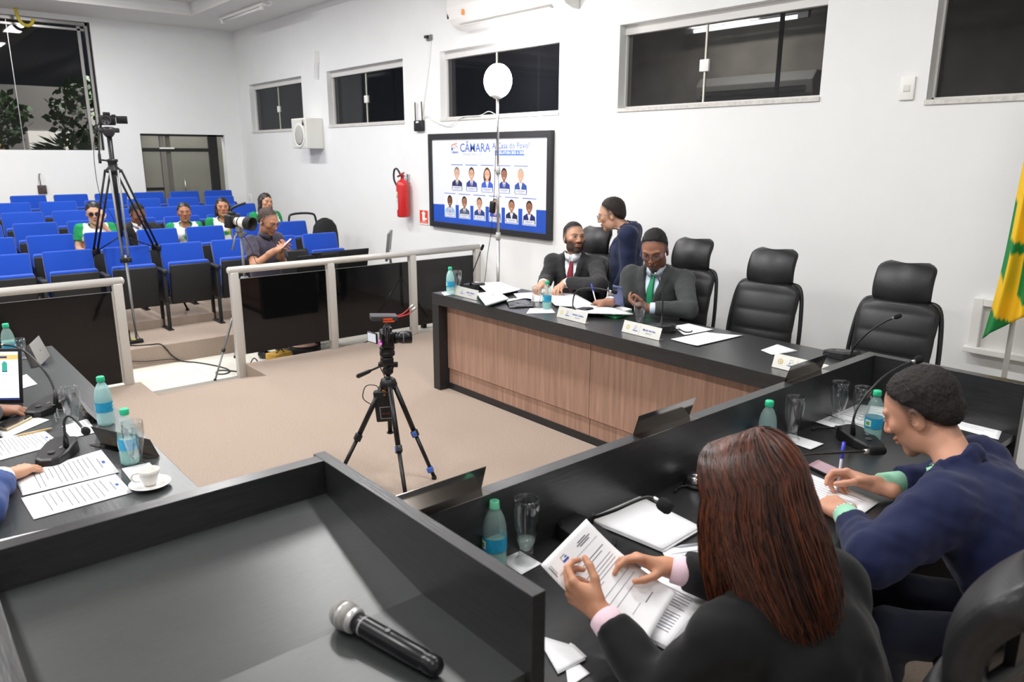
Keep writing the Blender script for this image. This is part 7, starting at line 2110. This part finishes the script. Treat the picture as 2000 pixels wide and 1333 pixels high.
b = MB(); b.box((-.064, -.030, .0041), (.064, .030, .0046), c=hR + [.015, .01, .012], R=RP @ roty(-.25)); b.build('screen', mat('phone_pink', (206, 176, 184), .2, emit=(206, 176, 184), es=.3), t)

# ---- audience
def hair_fem(parent, H, c, s, colr, vox, seed, style):
    S = SD(vox); L = lambda *p: c + H @ (np.array(p) * s)
    S.ell(L(0, -.018, .046), np.array((.083, .102, .088)) * s, H, .0)
    if style == 'bun':
        S.ell(L(0, -.105, .0), np.array((.038, .03, .036)) * s, H, .02 * s); S.ell(L(0, -.05, -.01), np.array((.074, .062, .06)) * s, H, .03 * s)
    z1 = {'bob': -.085, 'long': -.24}.get(style)
    if z1:
        for sx in (-1, 1):
            S.cap(L(sx * .072, -.01, .01), L(sx * (.080 if style == 'bob' else .085), -.005 if style == 'bob' else .0, z1), .030 * s, .026 * s, .03 * s)
        S.ecap(L(0, -.06, .02), L(0, -.065, z1), H, (.075 * s, .045 * s), (.075 * s, .04 * s), .04 * s)
    S.ell(L(0, .095, -.032), np.array((.062, .085, .100)) * s, H, .014 * s, 's')
    if style == 'bun':
        S.half(L(0, .080, .080), H @ nrm(np.array([0, .74, -.67])), .016 * s)
        for sx in (-1, 1):
            S.ell(L(sx * .088, -.002, -.014), np.array((.026, .026, .036)) * s, H, .008 * s, 's')
    V, Q = S.mesh(); N = normals(V, Q); V = V + N * (wav(V, 130, seed)[:, None] * .0025)
    base = np.array(lin(colr)[:3]); col = base[None] * (.85 + .3 * np.clip(wav((V - c) @ H * [3, 3, .4] / s, 120, seed + 2), -1, 1))[:, None]
    return fast_obj('hair', V, Q, vcol_mat('hair_long_mat', .42, bump=.3, bscale=400, spec=.5), parent, np.clip(col, 0, 1))


def aud(label, n, px, py, skin, face, lk, hairst, hcol, seed, xh=-9.50, fem=True, outfit='tee', row=2, roll=0.0, **kw):
    y = 1.418 + .523 * n; z = TZ[row]; xs = -8.10 - .8 * row
    J, f_, r_ = seated(xs + .10, y, z, face, seat=.40, lean=0, th=.40)
    hd = atx(px, py, xs + .16)
    J['head'] = hd; J['neck'] = hd - f_ * .045 - [0, 0, .118]; J['pel'] = np.array([xs + .10, (y + hd[1]) / 2, z + .46])
    for q, sx in (('R', 1), ('L', -1)):
        J['s' + q] = J['neck'] - [0, 0, .05] + r_ * sx * (.155 if fem else .175)
        J['e' + q] = J['s' + q] - [0, 0, .22] + f_ * .05 + r_ * sx * .05; J['w' + q] = J['e' + q] + f_ * .20 - [0, 0, .04] - r_ * sx * .13
    J['H'] = look(lk, roll=roll)
    ov = kw.pop('ov', None)
    if ov:
        ov(J, f_, r_)
    hs_ = kw.pop('hs', .93)
    tt, tips, _ = person(label, (xs, y, z), J, skin, s=.92, hs=hs_, vox=.0075, cvox=.011, outfit=outfit, fem=fem, hair='short' if hairst == 'short' else None, hc=hcol, seed=seed, bulk=kw.pop('bulk', .92), **kw)
    if hairst != 'short':
        hair_fem(tt, J['H'], J['head'], hs_, hcol, .007, seed, hairst)
    return J


GRN = (36, 140, 84); WHT = (238, 240, 240)
def ovw1(J, f_, r_):
    J['eL'] = J['sL'] + f_ * .12 - [0, 0, .20] - r_ * .06; J['wL'] = J['head'] + f_ * .09 - [0, 0, .085] - r_ * .045
aud('woman in white and green shirt and sunglasses resting chin on hand', 1, 184, 417, (200, 158, 130), (1, -.12), (.95, -.20, -.12), 'bun', (26, 24, 26), 31, sc=WHT, sleevec=GRN, print_=True, pc=(40, 42, 60), glasses=dict(colr=(24, 22, 24), dark=True), bulk=1.08, hs=1.0, ov=ovw1,
    hands={'L': dict(d=(.1, .1, 1), n=(-1, 0, .2), curl=(.6, .7, .8, .9))})
J = aud('man in dark jacket looking down between two women', 2, 268, 418, (134, 92, 72), (1, -.05), (.86, .22, -.48), 'short', (34, 30, 28), 35, fem=False, outfit='suit', jc=(38, 38, 40), sc=(236, 236, 236), pc=(34, 34, 38), collar=True, vdepth=.36, hs=.98, hk=dict(top=.003, side=.001))
aud('older woman in white and green shirt with hair tied back', 3, 360, 416, (170, 118, 88), (1, -.1), (.93, -.22, .02), 'bun', (40, 34, 34), 41, sc=WHT, sleevec=GRN, print_=True, pc=(40, 42, 60))
aud('woman in white and green shirt with short dark bob', 4, 435, 406, (186, 132, 100), (1, -.1), (.95, -.28, .04), 'bob', (28, 22, 22), 45, sc=WHT, sleevec=GRN, print_=True, pc=(40, 42, 60), hs=.95)
aud('young woman in white and green shirt with long dark hair', 5, 519, 396, (198, 148, 120), (1, .05), (.92, .12, .0), 'long', (36, 26, 24), 51, sc=WHT, sleevec=GRN, print_=True, pc=(24, 24, 26), roll=.12, row=2)

# ---- woman with long auburn hair, seen from behind
f_ = nrm(np.array([-.985, .10, 0])); r_ = np.array([f_[1], -f_[0], 0])
J = dict(pel=(-.47, 1.27, .54), neck=(-.645, 1.262, 1.00), head=(-.725, 1.245, 1.135), H=look((-.82, -.20, -.50)))
J = {k: np.array(v) for k, v in J.items()}
for q, sx in (('R', 1), ('L', -1)):
    J['s' + q] = J['neck'] - [0, 0, .06] + r_ * sx * .165 + f_ * .02
    J['k' + q] = np.array([-.86, 1.27, .50]) + r_ * sx * .10; J['a' + q] = np.array([-.84, 1.27, .065]) + r_ * sx * .10
J['wL'] = at(1172, 1196, .845); J['wR'] = at(1302, 1108, .835)
J['eL'] = np.array([-.775, 1.045, .775]); J['eR'] = np.array([-.80, 1.49, .80])
hL = at(1112, 1150, .872); hR = at(1222, 1082, .875)
pL = at(1100, 1140, .875)
tw, tipsw, Tw = person('woman in black blazer with long auburn hair reading a letter', (-.47, 1.27, 0), J, (196, 142, 112), vox=.004, cvox=.007, outfit='suit', jc=(20, 20, 21), sc=(236, 206, 218), pc=(28, 28, 30), hair=None, fem=True, seed=61, collar=False, bulk=.95, s=.95,
       hands={'L': dict(d=hL - J['wL'], n=(-.35, .75, .15), curl=((.55, .9, .5), (.75, 1.1, .6), (.9, 1.2, .6), (1.0, 1.2, .6)), thumbdirs=[(.8, .75, .5), (1.0, .35, .5), (1.0, .1, .4)]),
              'R': dict(d=hR - J['wR'], n=(-.2, -.75, -.45), curl=((.35, .55, .4), (.5, .7, .5), (.65, .9, .5), (.8, 1.0, .5)), thumbdirs=[(.8, .7, .6), (1.0, .25, .6), (1.0, .05, .45)])}, foldamp=.003)
# letter held between the hands
C = [at(1056, 1104, .925), at(1145, 1014, .945), at(1322, 1158, .80), at(1268, 1250, .785)]
t = thing('letter', 'printed letter held up by the woman with auburn hair', 'letter', sum(C) / 4)
def lpos(u, v, lift=0.0):
    p = C[0] * (1 - u) * (1 - v) + C[1] * u * (1 - v) + C[2] * u * v + C[3] * (1 - u) * v
    nn = nrm(np.cross(C[1] - C[0], C[3] - C[0])); nn = nn if nn[2] > 0 else -nn
    return p + nn * (lift - .030 * math.sin(math.pi * v) * (1 - .5 * u) - .012 * math.sin(math.pi * u) * v)
P = np.array([[lpos(u, v) for v in np.linspace(0, 1, 22)] for u in np.linspace(0, 1, 14)])
b = MB(); b.sheet(P, .0006); b.build('sheet', M_PAPER, t)
b = MB()
def lstrip(u0, u1, v, wv, mi):
    m_ = 6; tp = [lpos(u0 + (u1 - u0) * i / m_, v, .0010) for i in range(m_ + 1)]; bt = [lpos(u0 + (u1 - u0) * i / m_, v + wv, .0010) for i in range(m_ + 1)]
    b.add(tp + bt, [(i, i + 1, m_ + 2 + i, m_ + 1 + i) for i in range(m_)], mi)
lstrip(.10, .92, .165, .004, 0)
for i, (u0, u1) in enumerate(((.62, .80), (.58, .86), (.62, .82))):
    lstrip(u0, u1, .085 + i * .018, .009, 2)
lstrip(.27, .38, .105, .018, 1); lstrip(.27, .275, .07, .04, 2); lstrip(.27, .36, .07, .006, 2); lstrip(.33, .37, .085, .012, 1)
lstrip(.15, .55, .21, .006, 0); lstrip(.45, .9, .25, .007, 2); lstrip(.45, .82, .28, .006, 2)
for i in range(5):
    lstrip(.12 if i else .22, .9 if i < 4 else .5, .34 + i * .03, .006, 0)
for i in range(3):
    lstrip(.12, .9, .55 + i * .06, .004, 2)
lstrip(.3, .55, .80, .005, 0); lstrip(.6, .8, .83, .008, 2)
b.build('printed_text', [mat('print_grey', (150, 150, 160), .8), M_INKB, mat('print_dark', (92, 94, 110), .8)], t, fix=False)
b = MB(); b.tube([lpos(.05, .16, .002), lpos(.05, .06, .002), lpos(.09, .06, .002), lpos(.09, .14, .002), lpos(.065, .14, .002), lpos(.065, .08, .002)], .0009, 6); b.build('paper_clip', M_STEEL, t)

# hair: core volume and strands
def long_hair(parent, H, c, s, seed):
    L = lambda p: c + (np.asarray(p) * s) @ H.T
    rg = np.random.default_rng(seed)
    Hz = H.T @ np.array([0, 0, -1.0])                      # gravity in head space
    S = SD(.008)
    S.ell(L([0, -.016, .046]), np.array((.079, .098, .084)) * s, H, 0)
    dn = np.array([0, 0, -1.0])
    p0 = L([0, -.035, -.035]); bk = nrm(np.array([.55, -.05, 0]))
    S.ecap(p0, p0 + dn * .13 + bk * .05, np.stack([np.array([0, 1, 0.]), np.array([1., 0, 0]), np.array([0, 0, 1.])], 1), (.084, .070), (.080, .040), .05)
    S.ecap(p0 + dn * .13 + bk * .05, p0 + dn * .25 + bk * .12, np.stack([np.array([0, 1, 0.]), np.array([1., 0, 0]), np.array([0, 0, 1.])], 1), (.080, .036), (.060, .012), .05)
    S.ell(L([0, .100, -.045]), np.array((.060, .085, .105)) * s, H, .02, 's')
    V, Q = S.mesh(); N = normals(V, Q); V = V + N * (wav(V * [1, 1, .15], 150, seed)[:, None] * .0030)
    ang = np.arctan2(V[:, 1] - c[1], V[:, 0] - c[0]); st = wav(np.stack([ang, ang * 0 + .02 * V[:, 2], ang * 0], 1), 55, seed + 1)
    mixv = np.clip(.40 + .30 * st, 0, 1)[:, None]; col = np.array(lin((46, 24, 17))[:3]) * (1 - mixv) + np.array(lin((120, 62, 38))[:3]) * mixv
    fast_obj('hair', V, Q, vcol_mat('hair_auburn_core', .38, spec=.5), parent, col)
    # strands
    n, m_ = 2000, 15; VV, QQ, CC = [], [], []
    for i in range(n):
        az = rg.uniform(-2.55, 2.55) + math.pi / 2 * 0          # azimuth around the head, 0 = back
        y0 = rg.uniform(-.06, .055); sx = 1 if az > 0 else -1
        root = np.array([sx * rg.uniform(0, .006), y0, 0]);
        hx, hy, hz_ = .088 + rg.uniform(0, .004), .107 + rg.uniform(0, .004), .093 + rg.uniform(0, .004)
        d = np.array([math.sin(az), -math.cos(az)])            # direction in head xy: az 0 -> back (-y)
        pts = []
        for k in range(8):
            th = k / 7 * (1.45 + .15 * rg.random())
            e = np.array([d[0] * math.sin(th) * hx, d[1] * math.sin(th) * hy + root[1] * (1 - math.sin(th)) - .016, .046 + math.cos(th) * hz_])
            pts.append(L(e))
        last = pts[-1]; dirv = nrm(pts[-1] - pts[-2]); out = last - L([0, -.03, 0]); out[2] = 0; out = nrm(out)
        Ls = rg.uniform(.22, .36) if abs(az) < 1.7 else rg.uniform(.16, .27)
        for k in range(1, 8):
            u = k / 7
            pts.append(last + np.array([0, 0, -1.0]) * Ls * u + out * (.018 * math.sin(2.2 * u) - .02 * u * u) + bk * (.11 * u ** 1.4 * (1 if abs(az) < 1.9 else .5)) + rg.normal(size=3) * .0016)
        pts = np.array(pts); r0 = rg.uniform(.0010, .0019); tt_ = np.linspace(0, 1, m_); rr_ = r0 * (1 - .75 * tt_ ** 3) + .0002
        b0 = len(VV) * 0; tg = np.gradient(pts, axis=0); tg /= np.linalg.norm(tg, axis=1)[:, None]
        x_ = np.cross(tg, out); x_ /= np.linalg.norm(x_, axis=1)[:, None] + 1e-9; y_ = np.cross(tg, x_)
        ring = np.stack([pts + x_ * rr_[:, None], pts - x_ * .5 * rr_[:, None] + y_ * .87 * rr_[:, None], pts - x_ * .5 * rr_[:, None] - y_ * .87 * rr_[:, None]], 1)
        VV.append(ring.reshape(-1, 3)); base = i * m_ * 3
        for k in range(m_ - 1):
            for j in range(3):
                QQ.append((base + k * 3 + j, base + k * 3 + (j + 1) % 3, base + (k + 1) * 3 + (j + 1) % 3, base + (k + 1) * 3 + j))
        g = rg.random() ** 1.8; cc_ = np.array(lin((26, 15, 12))[:3]) * (1 - g) + np.array(lin((122, 64, 38))[:3]) * g
        CC.append(np.tile(cc_, (m_ * 3, 1)))
    fast_obj('hair_strands', np.concatenate(VV), np.array(QQ), vcol_mat('hair_auburn', .34, spec=.6), parent, np.concatenate(CC))


long_hair(tw, J['H'], J['head'], 1.0, 5)
b = MB(); pe = J['head'] + J['H'] @ np.array([-.083, .004, -.042]); b.ell(pe, (.004, .004, .004), 8, 6); b.build('earring', mat('earring_pink', (226, 180, 190), .2, metal=.5), tw)

# ---- man in blue suit signing a form
f_ = nrm(np.array([-.90, -.42, 0])); r_ = np.array([f_[1], -f_[0], 0])
J = dict(pel=(-.40, 2.26, .55), neck=(-.70, 2.235, .965), head=at(1803, 806, 1.06), H=look((-.85, -.08, -.50)))
J = {k: np.array(v) for k, v in J.items()}
J['sL'] = np.array([-.655, 2.055, .905]); J['sR'] = np.array([-.705, 2.42, .915])
J['wL'] = at(1650, 1003, .79); J['wR'] = at(1712, 948, .80)
J['eL'] = np.array([-.725, 1.835, .80]); J['eR'] = np.array([-.80, 2.50, .80])
for q, sx in (('R', 1), ('L', -1)):
    J['k' + q] = np.array([-.78, 2.12, .50]) + r_ * sx * .11; J['a' + q] = np.array([-.80, 2.10, .065]) + r_ * sx * .11
hL = at(1600, 968, .785); hR = at(1650, 925, .81)
tm_, tipsm, Tm = person('man in navy blue suit leaning over to sign a form', (-.36, 2.17, 0), J, (204, 150, 124), vox=.004, cvox=.007, outfit='suit', jc=(24, 31, 66), sc=(150, 206, 176), pc=(20, 23, 38), hc=(34, 28, 26), shave=.45, seed=71, bulk=1.25, arm=1.22, hs=1.03, foldamp=.0042, vdepth=.32, cufflen=.085,
       hands={'L': dict(d=hL - J['wL'], n=(.0, .25, -1), curl=((.55, .7, .4), (.6, .75, .4), (.65, .8, .4), (.7, .8, .4)), thumbdirs=[(.7, .8, .3), (1.0, .2, .5), (1.0, -.1, .5)]),
              'R': dict(d=hR - J['wR'], n=(.15, -.65, -.75), curl=((.5, .8, .5), (.75, 1.0, .6), (1.0, 1.2, .6), (1.1, 1.2, .6)), thumbdirs=[(.7, .75, .6), (1.0, .15, .7), (1.0, -.1, .5)])},
       hk=dict(top=.009, side=.006, hl=.092, recede=.0))
pen('blue capped pen in the hand of the man in blue suit', at(1634, 962, .756), at(1648, 866, .90), (200, 200, 214), (60, 66, 196), group='blue capped pens')
dd = nrm(J['wL'] - J['eL']); bb = basis(dd)
b = MB()
for i in range(18):
    a = 2 * math.pi * i / 18; b.ell(J['wL'] - dd * .006 + bb @ np.array([.031 * math.cos(a), .031 * math.sin(a), 0]), (.0045, .0045, .0035), 8, 6)
t = tm_
b.build('bracelet', mat('silver_chain', (214, 214, 216), .2, metal=1.0), tm_, kind='stuff')

# ---- two people at the side desk, only hands and a sleeve reach into view
for lab, bx, wr, hd_, jcol, sk, sd, el in (('person in blue suit resting a hand on the side desk', -2.72, at(6, 930, .785), at(34, 920, .78), (52, 74, 130), (196, 146, 118), 81, at(-40, 1000, .80)),
                                       ('person in grey suit with a hand on the laptop keyboard', -3.42, at(-16, 800, .80), at(14, 800, .79), (80, 82, 86), (150, 106, 84), 85, at(-60, 850, .82))):
    J, f_, r_ = seated(bx, -.42, 0, (0, 1), lean=.1)
    J['wR' if 0 else 'wL'] = wr
    # facing +y: the person's right hand is at +x
    J['wL'], J['wR'] = (J['wL'], wr)
    J['eR'] = el
    J['sR'] = J['neck'] - [0, 0, .055] + r_ * .175
    J['wL'] = np.array([bx - .12, .02, .80]); J['eL'] = np.array([bx - .26, -.22, .80])
    person(lab, (bx, -.42, 0), J, sk, vox=.005, cvox=.010, jc=jcol, sc=(214, 226, 240), tie=(60, 60, 90), hc=(32, 28, 26), seed=sd, hands={'R': dict(d=hd_ - wr, n=(0, .2, -1), curl=(.35, .4, .45, .5))}, hk=dict(top=.008, side=.003))
